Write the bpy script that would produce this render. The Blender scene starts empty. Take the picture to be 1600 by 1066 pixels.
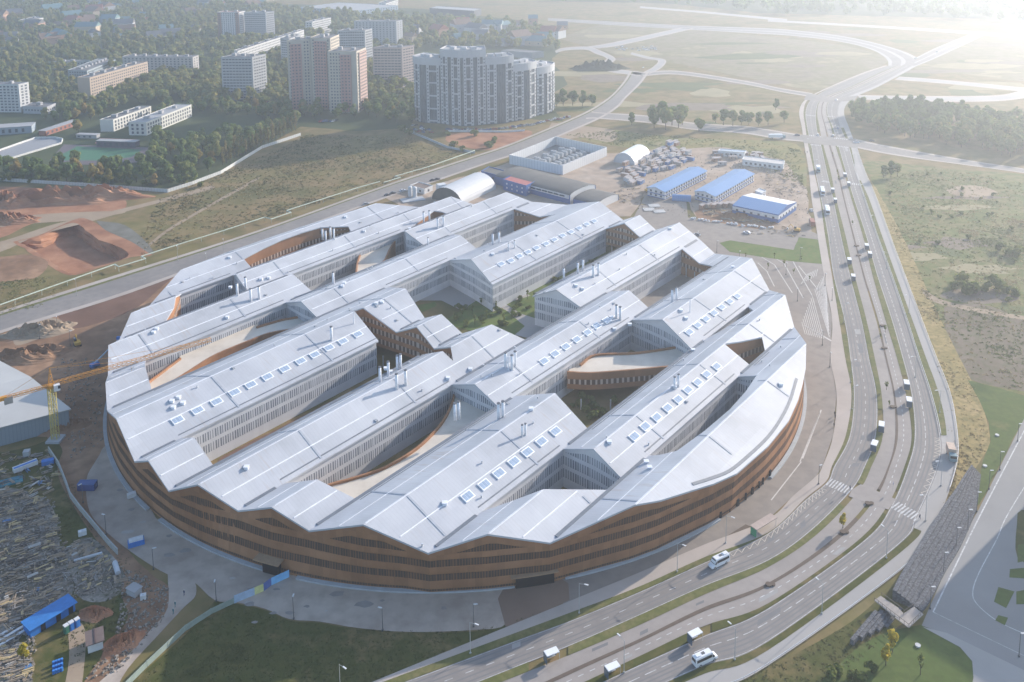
import bpy, bmesh, math, random
from mathutils import Vector, Matrix
from mathutils.geometry import delaunay_2d_cdt
R=math.radians
rnd=random.Random(7)
scn=bpy.context.scene
# ---------------------------------------------------------------- camera
FPX,CY,PIT,ROLL,CAMH=1435.435,50.7603,0.14245338,-0.00935919,189.98934
cd=bpy.data.cameras.new('camera'); cam=bpy.data.objects.new('camera',cd)
scn.collection.objects.link(cam); scn.camera=cam
cam.location=(0,0,CAMH)
cam.rotation_euler=(Matrix.Rotation(math.pi/2-PIT,3,'X')@Matrix.Rotation(ROLL,3,'Z')).to_euler()
cd.sensor_fit='HORIZONTAL'; cd.sensor_width=36.0; cd.lens=36.0*FPX/1600
cd.clip_start=1.0; cd.clip_end=20000
# principal point sits high on the picture (shifted lens), rotated with the roll
dx=0.0; dy=CY-533.0
cd.shift_x=-(dx)/1600; cd.shift_y=dy/1600
c_,s_=math.cos(ROLL),math.sin(ROLL)
# principal point in image is (800,CY); shift is measured in the rolled frame as well
# ---------------------------------------------------------------- world, sun, exposure
SUN_AZ,SUN_EL=R(39.3),R(19.0)
w=bpy.data.worlds.new("World"); scn.world=w; w.use_nodes=True
nt=w.node_tree; bg=nt.nodes['Background']
sky=nt.nodes.new('ShaderNodeTexSky'); sky.sky_type='NISHITA'; sky.sun_disc=False
sky.sun_elevation=SUN_EL; sky.sun_rotation=math.pi/2-SUN_AZ
sky.dust_density=1.0; sky.ozone_density=1.6
nt.links.new(sky.outputs[0],bg.inputs['Color']); bg.inputs['Strength'].default_value=0.15
ld=bpy.data.lights.new('sun','SUN'); ld.energy=4.0; ld.angle=R(0.6); ld.color=(1.0,0.89,0.77)
sun=bpy.data.objects.new('sun',ld); scn.collection.objects.link(sun)
sv=Vector((math.cos(SUN_EL)*math.cos(SUN_AZ),math.cos(SUN_EL)*math.sin(SUN_AZ),math.sin(SUN_EL)))
sun.rotation_euler=sv.to_track_quat('Z','Y').to_euler(); sun.location=(300,300,500)
vs=scn.view_settings; vs.view_transform='Standard'; vs.look='None'; vs.exposure=1.08; vs.gamma=1; vs.use_curve_mapping=False
# ---------------------------------------------------------------- pixel of the photograph -> place in the world
def un(px,py,z=0.0):
    x0=px-800;y0=py-CY
    x=c_*x0+s_*y0;y=-s_*x0+c_*y0
    Y=FPX*math.cos(PIT)-y*math.sin(PIT); Z=-FPX*math.sin(PIT)-y*math.cos(PIT)
    t=(z-CAMH)/Z
    return Vector((x*t,Y*t,z))
def pj(X,Y,Z):
    Z-=CAMH
    zc=Y*math.cos(PIT)-Z*math.sin(PIT);yc=Y*math.sin(PIT)+Z*math.cos(PIT)
    x=FPX*X/zc;y=-FPX*yc/zc
    return 800+c_*x-s_*y, CY+s_*x+c_*y
def hsolve(rx,ry,by):
    """height of a roof corner seen at (rx,ry) that stands above ground seen at row by"""
    lo,hi=0.5,150.0
    for _ in range(40):
        m=(lo+hi)/2; p=un(rx,ry,m)
        if pj(p.x,p.y,0)[1]<by: lo=m
        else: hi=m
    return (lo+hi)/2
# ---------------------------------------------------------------- helpers
def link(o): scn.collection.objects.link(o); return o
def tag(o,label=None,cat=None,group=None,kind=None):
    if label: o['label']=label
    if cat: o['category']=cat
    if group: o['group']=group
    if kind: o['kind']=kind
    return o
def empty(name,loc=(0,0,0),rz=0.0,label=None,cat=None,group=None,parent=None):
    o=bpy.data.objects.new(name,None); link(o); o.location=loc; o.rotation_euler=(0,0,rz)
    o.empty_display_size=1
    if parent: o.parent=parent
    return tag(o,label,cat,group)
def place(me,name,parent=None,loc=(0,0,0),rz=0.0,sc=None):
    o=bpy.data.objects.new(name,me); link(o); o.location=loc; o.rotation_euler=(0,0,rz)
    if sc: o.scale=sc
    if parent: o.parent=parent
    return o
def copy_tree(o,parent=None):
    c=o.copy(); link(c); c.parent=parent
    for ch in list(o.children): copy_tree(ch,c)
    return c
class MB:
    def __init__(s): s.v=[];s.f=[];s.uv=[];s.mi=[];s.m=0
    def face(s,pts,uv=None):
        n=len(s.v); s.v+=[tuple(p) for p in pts]; s.f.append(tuple(range(n,n+len(pts))))
        s.uv.append(uv or [(p[0],p[1]) for p in pts]); s.mi.append(s.m)
    def box(s,c,d,rz=0.0,taper=1.0):
        x,y,z=c; a,b,h=d[0]/2,d[1]/2,d[2]
        co,si=math.cos(rz),math.sin(rz)
        def P(u,v,zz,k=1.0): return (x+(u*co-v*si)*k,y+(u*si+v*co)*k,zz)
        lo=[P(-a,-b,z),P(a,-b,z),P(a,b,z),P(-a,b,z)]
        k=taper; hi=[P(-a,-b,z+h,k),P(a,-b,z+h,k),P(a,b,z+h,k),P(-a,b,z+h,k)]
        L=[d[0],d[1],d[0],d[1]]
        s.face(lo[::-1]); s.face(hi)
        for i in range(4):
            j=(i+1)%4; s.face([lo[i],lo[j],hi[j],hi[i]],[(0,z),(L[i],z),(L[i],z+h),(0,z+h)])
        return s
    def prism(s,poly,z0,z1,cap=True):
        n=len(poly); d=0; area=sum(poly[i][0]*poly[(i+1)%n][1]-poly[(i+1)%n][0]*poly[i][1] for i in range(n))
        if area<0: poly=poly[::-1]
        for i in range(n):
            a=poly[i];b=poly[(i+1)%n]; L=math.hypot(b[0]-a[0],b[1]-a[1])
            s.face([(a[0],a[1],z0),(b[0],b[1],z0),(b[0],b[1],z1),(a[0],a[1],z1)],[(d,z0),(d+L,z0),(d+L,z1),(d,z1)]); d+=L
        if cap:
            s.face([(p[0],p[1],z1) for p in poly]); s.face([(p[0],p[1],z0) for p in poly[::-1]])
        return s
    def bar(s,p,q,r,n=6,r2=None):
        p=Vector(p);q=Vector(q);d=(q-p)
        if d.length<1e-6: return s
        d.normalize(); a=d.orthogonal().normalized(); b=d.cross(a); r2=r if r2 is None else r2
        P=[p+(a*math.cos(t)+b*math.sin(t))*r for t in [2*math.pi*i/n for i in range(n)]]
        Q=[q+(a*math.cos(t)+b*math.sin(t))*r2 for t in [2*math.pi*i/n for i in range(n)]]
        for i in range(n): s.face([P[i],P[(i+1)%n],Q[(i+1)%n],Q[i]])
        s.face(P[::-1]); s.face(Q); return s
    def path(s,pts,wd,z0,z1):
        """a wall / kerb of width wd along plan points"""
        for a,b in zip(pts[:-1],pts[1:]):
            a=Vector(a[:2]);b=Vector(b[:2]);d=(b-a)
            if d.length<1e-4: continue
            d.normalize(); n=Vector((-d.y,d.x))*wd/2
            s.prism([a-n,b-n,b+n,a+n],z0,z1)
        return s
    def strip(s,L,Rr,z):
        for i in range(len(L)-1):
            s.face([(Rr[i][0],Rr[i][1],z),(Rr[i+1][0],Rr[i+1][1],z),(L[i+1][0],L[i+1][1],z),(L[i][0],L[i][1],z)])
        return s
    def mesh(s,name,mats,smooth=False):
        me=bpy.data.meshes.new(name)
        me.from_pydata(s.v,[],s.f)
        if not isinstance(mats,(list,tuple)): mats=[mats]
        for m in mats: me.materials.append(m)
        if len(mats)>1: me.polygons.foreach_set('material_index',s.mi)
        ul=me.uv_layers.new(name='UVMap'); fl=[]
        for u in s.uv:
            for p in u: fl+= [p[0],p[1]]
        ul.data.foreach_set('uv',fl)
        if smooth:
            bm=bmesh.new(); bm.from_mesh(me); bmesh.ops.remove_doubles(bm,verts=bm.verts,dist=0.0005)
            for f in bm.faces: f.smooth=True
            bm.to_mesh(me); bm.free()
        me.update(); return me
    def build(s,name,mats,parent=None,loc=(0,0,0),rz=0.0,smooth=False):
        return place(s.mesh(name,mats,smooth),name,parent,loc,rz)
# ---------------------------------------------------------------- materials
def newmat(name,rough=0.8,spec=0.3,metal=0.0):
    m=bpy.data.materials.new(name); m.use_nodes=True; b=m.node_tree.nodes['Principled BSDF']
    b.inputs['Roughness'].default_value=rough; b.inputs['Metallic'].default_value=metal
    b.inputs['Specular IOR Level'].default_value=spec
    return m,m.node_tree,b
def c4(c): return (c[0],c[1],c[2],1.0)
def noise_mat(name,cols,scale=0.1,rough=0.9,spec=0.2,detail=6,coord='Object',bump=0.0,scale2=None,col2=None,amt2=0.5,metal=0.0,stretch=None):
    """colours blended by fractal noise, with an optional second finer pattern"""
    m,t,b=newmat(name,rough,spec,metal); N=t.nodes; L=t.links
    tc=N.new('ShaderNodeTexCoord'); src=tc.outputs[coord]
    if stretch:
        mp=N.new('ShaderNodeMapping'); mp.inputs['Scale'].default_value=stretch[:3]
        if len(stretch)>3: mp.inputs['Rotation'].default_value=(0,0,stretch[3])
        L.new(src,mp.inputs[0]); src=mp.outputs[0]
    n=N.new('ShaderNodeTexNoise'); n.inputs['Scale'].default_value=scale; n.inputs['Detail'].default_value=detail; n.inputs['Roughness'].default_value=0.62
    L.new(src,n.inputs['Vector'])
    r=N.new('ShaderNodeValToRGB'); e=r.color_ramp.elements
    k=len(cols); lo,hi=0.32,0.68
    while len(e)<k: e.new(0.5)
    for i,cc in enumerate(cols): e[i].position=lo+(hi-lo)*i/max(1,k-1); e[i].color=c4(cc)
    L.new(n.outputs['Fac'],r.inputs[0]); out=r.outputs[0]
    if scale2:
        n2=N.new('ShaderNodeTexNoise'); n2.inputs['Scale'].default_value=scale2; n2.inputs['Detail'].default_value=4
        L.new(src,n2.inputs['Vector'])
        r2=N.new('ShaderNodeValToRGB'); r2.color_ramp.elements[0].position=0.42; r2.color_ramp.elements[1].position=0.66
        L.new(n2.outputs['Fac'],r2.inputs[0])
        mu=N.new('ShaderNodeMath'); mu.operation='MULTIPLY'; mu.inputs[1].default_value=amt2; L.new(r2.outputs[0],mu.inputs[0])
        mx=N.new('ShaderNodeMixRGB'); L.new(mu.outputs[0],mx.inputs[0]); L.new(out,mx.inputs[1]); mx.inputs[2].default_value=c4(col2); out=mx.outputs[0]
    L.new(out,b.inputs['Base Color'])
    if bump:
        bp=N.new('ShaderNodeBump'); bp.inputs['Strength'].default_value=bump; bp.inputs['Distance'].default_value=1.0
        L.new(n.outputs['Fac'],bp.inputs['Height']); L.new(bp.outputs[0],b.inputs['Normal'])
    return m
def plain(name,col,rough=0.6,spec=0.3,metal=0.0,var=0.12,scale=0.6):
    a=tuple(c*(1-var) for c in col); d=tuple(min(1,c*(1+var)) for c in col)
    return noise_mat(name,[a,col,d],scale,rough,spec,4,metal=metal)
def bars_mat(name,light,dark,pitch,duty,jit=0.6,rough=0.6,spec=0.4,rows=None,groups=None):
    """vertical fins in front of glass, by UV (metres): light fins of random width over dark gaps"""
    m,t,b=newmat(name,rough,spec); N=t.nodes; L=t.links
    tc=N.new('ShaderNodeTexCoord'); sp=N.new('ShaderNodeSeparateXYZ'); L.new(tc.outputs['UV'],sp.inputs[0])
    dv=N.new('ShaderNodeMath'); dv.operation='DIVIDE'; L.new(sp.outputs['X'],dv.inputs[0]); dv.inputs[1].default_value=pitch
    fr=N.new('ShaderNodeMath'); fr.operation='FRACT'; L.new(dv.outputs[0],fr.inputs[0])
    fl=N.new('ShaderNodeMath'); fl.operation='FLOOR'; L.new(dv.outputs[0],fl.inputs[0])
    wn=N.new('ShaderNodeTexWhiteNoise'); wn.noise_dimensions='2D'
    cb=N.new('ShaderNodeCombineXYZ'); L.new(fl.outputs[0],cb.inputs[0])
    if rows:
        d2=N.new('ShaderNodeMath'); d2.operation='DIVIDE'; L.new(sp.outputs['Y'],d2.inputs[0]); d2.inputs[1].default_value=rows
        f2=N.new('ShaderNodeMath'); f2.operation='FLOOR'; L.new(d2.outputs[0],f2.inputs[0]); L.new(f2.outputs[0],cb.inputs[1])
    L.new(cb.outputs[0],wn.inputs['Vector'])
    ma=N.new('ShaderNodeMath'); ma.operation='MULTIPLY_ADD'; L.new(wn.outputs['Value'],ma.inputs[0]); ma.inputs[1].default_value=jit; ma.inputs[2].default_value=duty-jit/2
    lt=N.new('ShaderNodeMath'); lt.operation='LESS_THAN'; L.new(fr.outputs[0],lt.inputs[0]); L.new(ma.outputs[0],lt.inputs[1])
    mx=N.new('ShaderNodeMixRGB'); L.new(lt.outputs[0],mx.inputs[0]); mx.inputs[1].default_value=c4(dark); mx.inputs[2].default_value=c4(light)
    L.new(mx.outputs[0],b.inputs['Base Color']); return m
def corrug_mat(name,cols,pitch,rough=0.5,spec=0.3,metal=0.0,depth=0.25,axis='X'):
    """ribbed sheet: fine darker lines along UV plus stains"""
    m=noise_mat(name,cols,0.05,rough,spec,7,metal=metal); t=m.node_tree; N=t.nodes; L=t.links; b=N['Principled BSDF']
    src=b.inputs['Base Color'].links[0].from_socket
    tc=N.new('ShaderNodeTexCoord'); sp=N.new('ShaderNodeSeparateXYZ'); L.new(tc.outputs['UV'],sp.inputs[0])
    dv=N.new('ShaderNodeMath'); dv.operation='DIVIDE'; L.new(sp.outputs[axis],dv.inputs[0]); dv.inputs[1].default_value=pitch
    fr=N.new('ShaderNodeMath'); fr.operation='FRACT'; L.new(dv.outputs[0],fr.inputs[0])
    lt=N.new('ShaderNodeMath'); lt.operation='LESS_THAN'; L.new(fr.outputs[0],lt.inputs[0]); lt.inputs[1].default_value=0.18
    mu=N.new('ShaderNodeMath'); mu.operation='MULTIPLY'; L.new(lt.outputs[0],mu.inputs[0]); mu.inputs[1].default_value=depth
    mx=N.new('ShaderNodeMixRGB'); mx.blend_type='MULTIPLY'; L.new(mu.outputs[0],mx.inputs[0]); L.new(src,mx.inputs[1]); mx.inputs[2].default_value=(0.45,0.45,0.47,1)
    L.new(mx.outputs[0],b.inputs['Base Color']); return m
def catmull(pts,k=6):
    P=[Vector(p[:2]) for p in pts]; P=[2*P[0]-P[1]]+P+[2*P[-1]-P[-2]]; out=[]
    for i in range(1,len(P)-2):
        for j in range(k):
            t=j/k; a,b,c,d=P[i-1],P[i],P[i+1],P[i+2]
            out.append(0.5*((2*b)+(c-a)*t+(2*a-5*b+4*c-d)*t*t+(3*b-a-3*c+d)*t**3))
    out.append(P[-2]); return out

def split(mb,name,mat,parent=None):
    """one object per connected piece of what was drawn into mb"""
    key={};par_=list(range(len(mb.f)))
    def find(i):
        while par_[i]!=i: par_[i]=par_[par_[i]]; i=par_[i]
        return i
    for i,f in enumerate(mb.f):
        for j in f:
            p=mb.v[j]; k=(round(p[0],2),round(p[1],2),round(p[2],2))
            if k in key: par_[find(i)]=find(key[k])
            else: key[k]=i
    g={}
    for i in range(len(mb.f)): g.setdefault(find(i),[]).append(i)
    out=[]
    for l in g.values():
        m=MB()
        for i in l: m.m=mb.mi[i]; m.face([mb.v[j] for j in mb.f[i]],mb.uv[i])
        o=m.build(name,mat,parent); out.append(o)
    return out
# ================================================================ the great round building
TH=0.87571236; CX,CYW=-22.7425,370.953
DV=Vector((math.cos(TH),math.sin(TH))); NV=Vector((math.sin(TH),-math.cos(TH)))
def uvw(u,v,z=0.0): return Vector((CX+NV.x*u+DV.x*v, CYW+NV.y*u+DV.y*v, z))
def touv(p): d=Vector((p[0]-CX,p[1]-CYW)); return d.dot(NV),d.dot(DV)
VAL=[-116.4,-95.2,-71.4,-47.9,-12.0,10.2,34.6,57.8,90.4,113.8]
RID=[(-130.5,19.0),(-105.0,19.0),(-83.3,19.7),(-58.5,18.6),(-29.95,20.2),(-0.9,19.4),(22.4,19.9),(46.5,18.6),(74.1,20.0),(102.2,18.7),(127.0,19.0)]
KN=sorted([(u,14.0) for u in VAL]+RID); KN=[(-160.0,9.3)]+KN+[(160.0,6.5)]
VR=108.0
KN2=[k for k in KN if k[0] not in (-71.4,-58.5,-47.9,34.6,46.5,57.8)]+[(-71.4,14.0),(-59.6,9.5),(-47.9,14.0),(34.6,14.0),(45.4,9.5),(57.8,14.0)]; KN2.sort()
def zig(u,v=0.0):
    K=KN2 if v>VR else KN
    for (a,za),(b,zb) in zip(K[:-1],K[1:]):
        if a<=u<=b: return za+(zb-za)*(u-a)/(b-a)
    return 8.0
def rp(s):
    """roof point: ('v'|'r'|'g',px,py) valley / ridge / ring gutter, or (px,py) anywhere on a slope, or ('c',u,v)"""
    if s[0]=='c': return (s[1],s[2])
    if s[0]=='v':
        u,v=touv(un(s[1],s[2],14.0)); k=min(VAL,key=lambda a:abs(a-u)); return (k,v)
    if s[0]=='g':
        u,v=touv(un(s[1],s[2],9.5)); k=min((-59.6,45.4),key=lambda a:abs(a-u)); return (k,v)
    if s[0]=='r':
        best=None
        for ur,zr in RID:
            u,v=touv(un(s[1],s[2],zr))
            if best is None or abs(u-ur)<best[0]: best=(abs(u-ur),ur,v)
        return (best[1],best[2])
    z=23.0
    while z>6:
        u,v=touv(un(s[0],s[1],z))
        if zig(u,v)>=z: return (u,v)
        z-=0.05
    return (u,v)
def arc(u0,u1,sgn,n=6,r=141.0):
    return [('c',u0+(u1-u0)*i/n, sgn*math.sqrt(max(0,r*r-(u0+(u1-u0)*i/n)**2))) for i in range(n+1)]
OUT=[('r',1258,536),(1259,575),(1254,600),(1247,625),(1232,658),(1200,697),(1151,740),(1115,756),(1082,766),(1032,782),('r',992.6,789.4),
 ('v',865,851),('r',763,835),('v',672,866),('r',573,823),('v',487,832),('r',425,793),('v',375,800),('r',309,757),('v',265,768),
 ('r',232,720),('v',209,720),('r',182,654.5),('v',169.5,643),('r',162,596),('c',-71.4,-119.0),('r',167,538),('v',187.5,532.6),
 ('r',204.8,489),('v',235.6,478),('r',282,422),('c',-139,-24),('c',-141,0),('c',-140,30),('r',590,318),('v',657,324),('r',705,307),('v',738.6,319),
 ('r',792.7,300.5),('v',829.5,315),('g',891,321.5),('r',937,315),('v',968.4,342.5),('r',998.5,335.8),('v',1019.5,358),('r',1057.9,346.7),
 ('v',1087.7,372),('g',1115,395.8),('v',1140,399),('r',1172.8,402.8),('v',1200,452.8),('r',1223.7,459.8),('v',1240.8,511)]
# courtyards: outline, which edges carry timber instead of white cladding
HOLES=[
 ([('v',1012,711),(1030,711),(1057,705),(1100,674),(1140,640),(1165,612),(1182,587),('v',1154,589)],()),
 ([('v',1107,529),(1125,518),(1145,505),(1177,485),('v',1168,479)],()),
 ([('v',755,800),(800,783),('r',848,764),(900,765),('v',950,764),('v',971,748),('r',926,701),('v',884,703)],()),
 ([('v',805,619),('r',867,614),('v',919,671),('v',1080,546),('r',1034,499),('v',988,500)],()),
 ([('v',443,756),('r',497,750),('v',560,782),('v',779,636),('r',741,600),('v',708,602)],()),
 ([('v',608,449),('r',634,451),('v',661,496),('r',690,491),('v',722,521),('r',768,507),('v',820,531),('v',905,480),('r',867,452),('v',833,463),
   ('v',998,371),('r',973.6,348),('v',948,357),('v',773,446),('r',736,405),('v',704,407)],(10,11)),
 ([('v',283,685),('r',304,684),('v',333,728),('v',664,555),('r',690,548),(708,564),('r',702,541),('v',679,545),('r',650,510),('v',617,518),('r',568,481),
   (549,487),('r',554,486.5),('v',592,533)],(5,6,7,8,9,10,11)),
 ([('v',230,564),('r',228,573),('v',238,611),('v',496,497),('r',470,471),('v',447,473)],(0,)),
 ([('v',283,459),(272,480),('v',258,505),('v',386,455),('r',368,429),('v',362,430)],(0,1)),
 ([('v',393,419),(381,404.6),(410,389),(440,375),(470,364),(500,355.5),('c',-121,40.2),('v',546,362)],(0,1,2,3,4,5)),
 ([('v',461,431),('r',459,429),('v',486,455),('v',663,384),('r',635,362),('v',628,362)],()),
 ([('v',639,358),(659,343),(678,329.5),(690,331),('v',701,335)],(0,1,2,3)),
 ([('v',714,368),('r',717,367),('v',744,388),('v',865,336),('g',840,338),('v',808,327.5)],(3,4)),
 ([('v',950,455),('r',981,453),('v',1014,482),('v',1111,415),('g',1091,411),('v',1068,389.5)],(3,4)),
 ([('r',1131,537),(1158,533.7),(1190.5,527),('v',1191.7,549.5),('v',1168.5,570)],(0,1,2)),
]
M_ROOF=corrug_mat('roof sheet',[(0.40,0.42,0.455),(0.47,0.49,0.53),(0.53,0.55,0.585)],1.2,0.5,0.3,0.0,0.10)
def stain(m,col_,amt,scale,stretch):
    t=m.node_tree; N=t.nodes; L=t.links; b=N['Principled BSDF']; src=b.inputs['Base Color'].links[0].from_socket
    tc=N.new('ShaderNodeTexCoord'); mp=N.new('ShaderNodeMapping'); mp.inputs['Scale'].default_value=stretch; L.new(tc.outputs['UV'],mp.inputs[0])
    n=N.new('ShaderNodeTexNoise'); n.inputs['Scale'].default_value=scale; n.inputs['Detail'].default_value=5; L.new(mp.outputs[0],n.inputs['Vector'])
    n3=N.new('ShaderNodeTexNoise'); n3.inputs['Scale'].default_value=0.03; L.new(tc.outputs['UV'],n3.inputs['Vector'])
    r=N.new('ShaderNodeValToRGB'); r.color_ramp.elements[0].position=0.55; r.color_ramp.elements[1].position=0.75; L.new(n.outputs['Fac'],r.inputs[0])
    r3=N.new('ShaderNodeValToRGB'); r3.color_ramp.elements[0].position=0.48; r3.color_ramp.elements[1].position=0.62; L.new(n3.outputs['Fac'],r3.inputs[0])
    mu=N.new('ShaderNodeMath'); mu.operation='MULTIPLY'; L.new(r.outputs[0],mu.inputs[0]); L.new(r3.outputs[0],mu.inputs[1])
    m2=N.new('ShaderNodeMath'); m2.operation='MULTIPLY'; L.new(mu.outputs[0],m2.inputs[0]); m2.inputs[1].default_value=amt
    mx=N.new('ShaderNodeMixRGB'); L.new(m2.outputs[0],mx.inputs[0]); L.new(src,mx.inputs[1]); mx.inputs[2].default_value=c4(col_); L.new(mx.outputs[0],b.inputs['Base Color'])
def panel_tone(m,pw,ph,amt):
    t=m.node_tree; N=t.nodes; L=t.links; b=N['Principled BSDF']; src=b.inputs['Base Color'].links[0].from_socket
    tc=N.new('ShaderNodeTexCoord'); mp=N.new('ShaderNodeMapping'); mp.inputs['Scale'].default_value=(1/pw,1/ph,1); L.new(tc.outputs['UV'],mp.inputs[0])
    fl=N.new('ShaderNodeVectorMath'); fl.operation='FLOOR'; L.new(mp.outputs[0],fl.inputs[0])
    wn=N.new('ShaderNodeTexWhiteNoise'); wn.noise_dimensions='2D'; L.new(fl.outputs[0],wn.inputs['Vector'])
    ma=N.new('ShaderNodeMath'); ma.operation='MULTIPLY_ADD'; L.new(wn.outputs['Value'],ma.inputs[0]); ma.inputs[1].default_value=amt; ma.inputs[2].default_value=1-amt
    mx=N.new('ShaderNodeMixRGB'); mx.blend_type='MULTIPLY'; mx.inputs[0].default_value=1; L.new(src,mx.inputs[1]); L.new(ma.outputs[0],mx.inputs[2]); L.new(mx.outputs[0],b.inputs['Base Color'])
panel_tone(M_ROOF,4.8,5.7,0.07); panel_tone(M_ROOF,31.0,17.0,0.08)
stain(M_ROOF,(0.38,0.33,0.30),0.85,1.0,(1.1,0.10,1))
M_TRIM=plain('roof trim',(0.74,0.76,0.80),0.45)
M_GUT=plain('gutter grate',(0.16,0.18,0.21),0.6)
M_WHITE=corrug_mat('white cladding',[(0.56,0.57,0.60),(0.64,0.645,0.665),(0.68,0.685,0.70)],0.42,0.6,0.3,0.0,0.35)
M_TIMB=corrug_mat('larch slat cladding',[(0.29,0.14,0.07),(0.37,0.185,0.095),(0.44,0.23,0.125)],0.35,0.75,0.2,0.0,0.5)
M_WIN=bars_mat('fins over glass',(0.56,0.57,0.60),(0.15,0.17,0.205),0.95,0.55,0.35,0.5,0.2)
M_TWIN=bars_mat('timber fins over glass',(0.19,0.10,0.058),(0.075,0.055,0.045),0.8,0.42,0.45,0.7,0.1)
M_TWIN2=bars_mat('pale fins over timber',(0.50,0.40,0.34),(0.10,0.05,0.035),2.1,0.38,0.15,0.5)
M_CREAM=noise_mat('terrace screed',[(0.50,0.44,0.37),(0.60,0.54,0.46),(0.66,0.60,0.52)],0.08,0.85,0.2,6)
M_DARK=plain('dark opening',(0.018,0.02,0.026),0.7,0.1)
M_STEEL=plain('galvanised steel',(0.55,0.57,0.60),0.4,0.5,0.3)
M_CONC=noise_mat('plinth concrete',[(0.36,0.38,0.40),(0.44,0.46,0.48)],0.4,0.85)
bld=empty('university_building',(CX,CYW,0),0,'huge round timber-clad building under a folded white roof cut by long courtyards','building')
def par(o,p=bld):
    o.parent=p; o.matrix_parent_inverse=Matrix.Translation((-CX,-CYW,0)); return o
outl=[rp(s) for s in OUT]; holes=[[rp(s) for s in h[0]] for h in HOLES]
def inpoly(p,P):
    x,y=p; r=False; j=len(P)-1
    for i in range(len(P)):
        if (P[i][1]>y)!=(P[j][1]>y) and x<(P[j][0]-P[i][0])*(y-P[i][1])/(P[j][1]-P[i][1])+P[i][0]: r=not r
        j=i
    return r
def roof_surface():
    V=[];E=[]
    def loop(P):
        n=len(V); V.extend(Vector(p) for p in P)
        E.extend((n+i,n+(i+1)%len(P)) for i in range(len(P)))
    loop(outl)
    for h in holes: loop(h)
    for u in sorted(set([k[0] for k in KN+KN2])):
        if abs(u)<155:
            n=len(V); V.append(Vector((u,-165))); V.append(Vector((u,165))); E.append((n,n+1))
    vo,eo,fo,_,_,_=delaunay_2d_cdt(V,E,[],0,1e-4)
    keep=[]
    for f in fo:
        c=sum((vo[i] for i in f),Vector((0,0)))/len(f)
        if inpoly(c,outl) and not any(inpoly(c,h) for h in holes): keep.append((f,c))
    return vo,keep
vo,keep=roof_surface()
TH_R=0.55
vs3=[];fs=[];uvs=[]
vid={}
def gv(i,c,low):
    z=zig(vo[i][0],c[1])-(TH_R if low else 0); k=(i,round(z,2),low)
    if k not in vid: vid[k]=len(vs3); vs3.append(uvw(vo[i][0],vo[i][1],z))
    return vid[k]
edge={}
for f,c in keep:
    fs.append([gv(i,c,0) for i in f]); uvs.append([(vo[i][1],vo[i][0]) for i in f])
    fs.append([gv(i,c,1) for i in f][::-1]); uvs.append([(vo[i][1],vo[i][0]) for i in f][::-1])
    for a,b in zip(f,f[1:]+f[:1] if isinstance(f,list) else tuple(f[1:])+(f[0],)):
        edge.setdefault((min(a,b),max(a,b)),[]).append((a,b,c))
for k,l in edge.items():
    if len(l)==1:
        a,b,c=l[0]; fs.append([gv(a,c,1),gv(b,c,1),gv(b,c,0),gv(a,c,0)]); uvs.append([(0.3,0)]*4)
me=bpy.data.meshes.new('roof'); me.from_pydata([tuple(p) for p in vs3],[],fs); me.materials.append(M_ROOF)
ul=me.uv_layers.new(name='UVMap'); fl=[]
for u in uvs:
    for p in u: fl+=[p[0],p[1]]
ul.data.foreach_set('uv',fl); me.update()
bm=bmesh.new(); bm.from_mesh(me); bmesh.ops.recalc_face_normals(bm,faces=bm.faces); bm.to_mesh(me); bm.free()
roof=par(place(me,'roof'))
def ropar(o): o.parent=roof; return o
# ---- strips lying on the roof: snow guards at mid slope, ridge caps, gutters
def onroof(u,v): return inpoly((u,v),outl) and not any(inpoly((u,v),h) for h in holes)
def runs(u,step=1.0):
    out=[];st=None; v=-150.0
    while v<=150:
        on=onroof(u,v)
        if on and st is None: st=v
        if not on and st is not None:
            if v-st>4: out.append((st+0.3,v-step-0.1))
            st=None
        v+=step
    return out
KU=[k for k in KN if abs(k[0])<142]
sg=MB(); rc=MB(); gt=MB()
def ribbon(mb,u,v0,v1,wd,h,lift=0.0):
    n=max(1,int((v1-v0)/12))
    for i in range(n):
        a=v0+(v1-v0)*i/n; b=v0+(v1-v0)*(i+1)/n
        zl=zig(u-wd/2,(a+b)/2)+lift; zr=zig(u+wd/2,(a+b)/2)+lift
        P=[uvw(u-wd/2,a,zl+h),uvw(u+wd/2,a,zr+h),uvw(u+wd/2,b,zr+h),uvw(u-wd/2,b,zl+h)]
        Q=[Vector((p.x,p.y,p.z-h-0.1)) for p in P]
        mb.face(P); mb.face([Q[0],Q[1],P[1],P[0]]); mb.face([Q[3],P[3],P[2],Q[2]][::-1]); mb.face([Q[1],Q[2],P[2],P[1]]); mb.face([Q[0],P[0],P[3],Q[3]])
for (a,za),(b,zb) in zip(KU[:-1],KU[1:]):
    u=(a+b)/2+0.4
    for v0,v1 in runs(u): ribbon(sg,u,v0,v1,0.28,0.14)
for u,z in RID:
    for v0,v1 in runs(u+0.05): ribbon(rc,u+0.05,v0,v1,0.5,0.06)
for u in VAL:
    for v0,v1 in runs(u+0.02):
        ribbon(gt,u,v0+2.0,v1-2.0,1.1,0.10) if v1-v0>8 else None
for nm,mb,mt in (('snow_guard',sg,M_TRIM),('ridge_cap',rc,M_TRIM),('gutter',gt,M_GUT)):
    for o in split(mb,nm,mt): o.parent=roof
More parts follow.
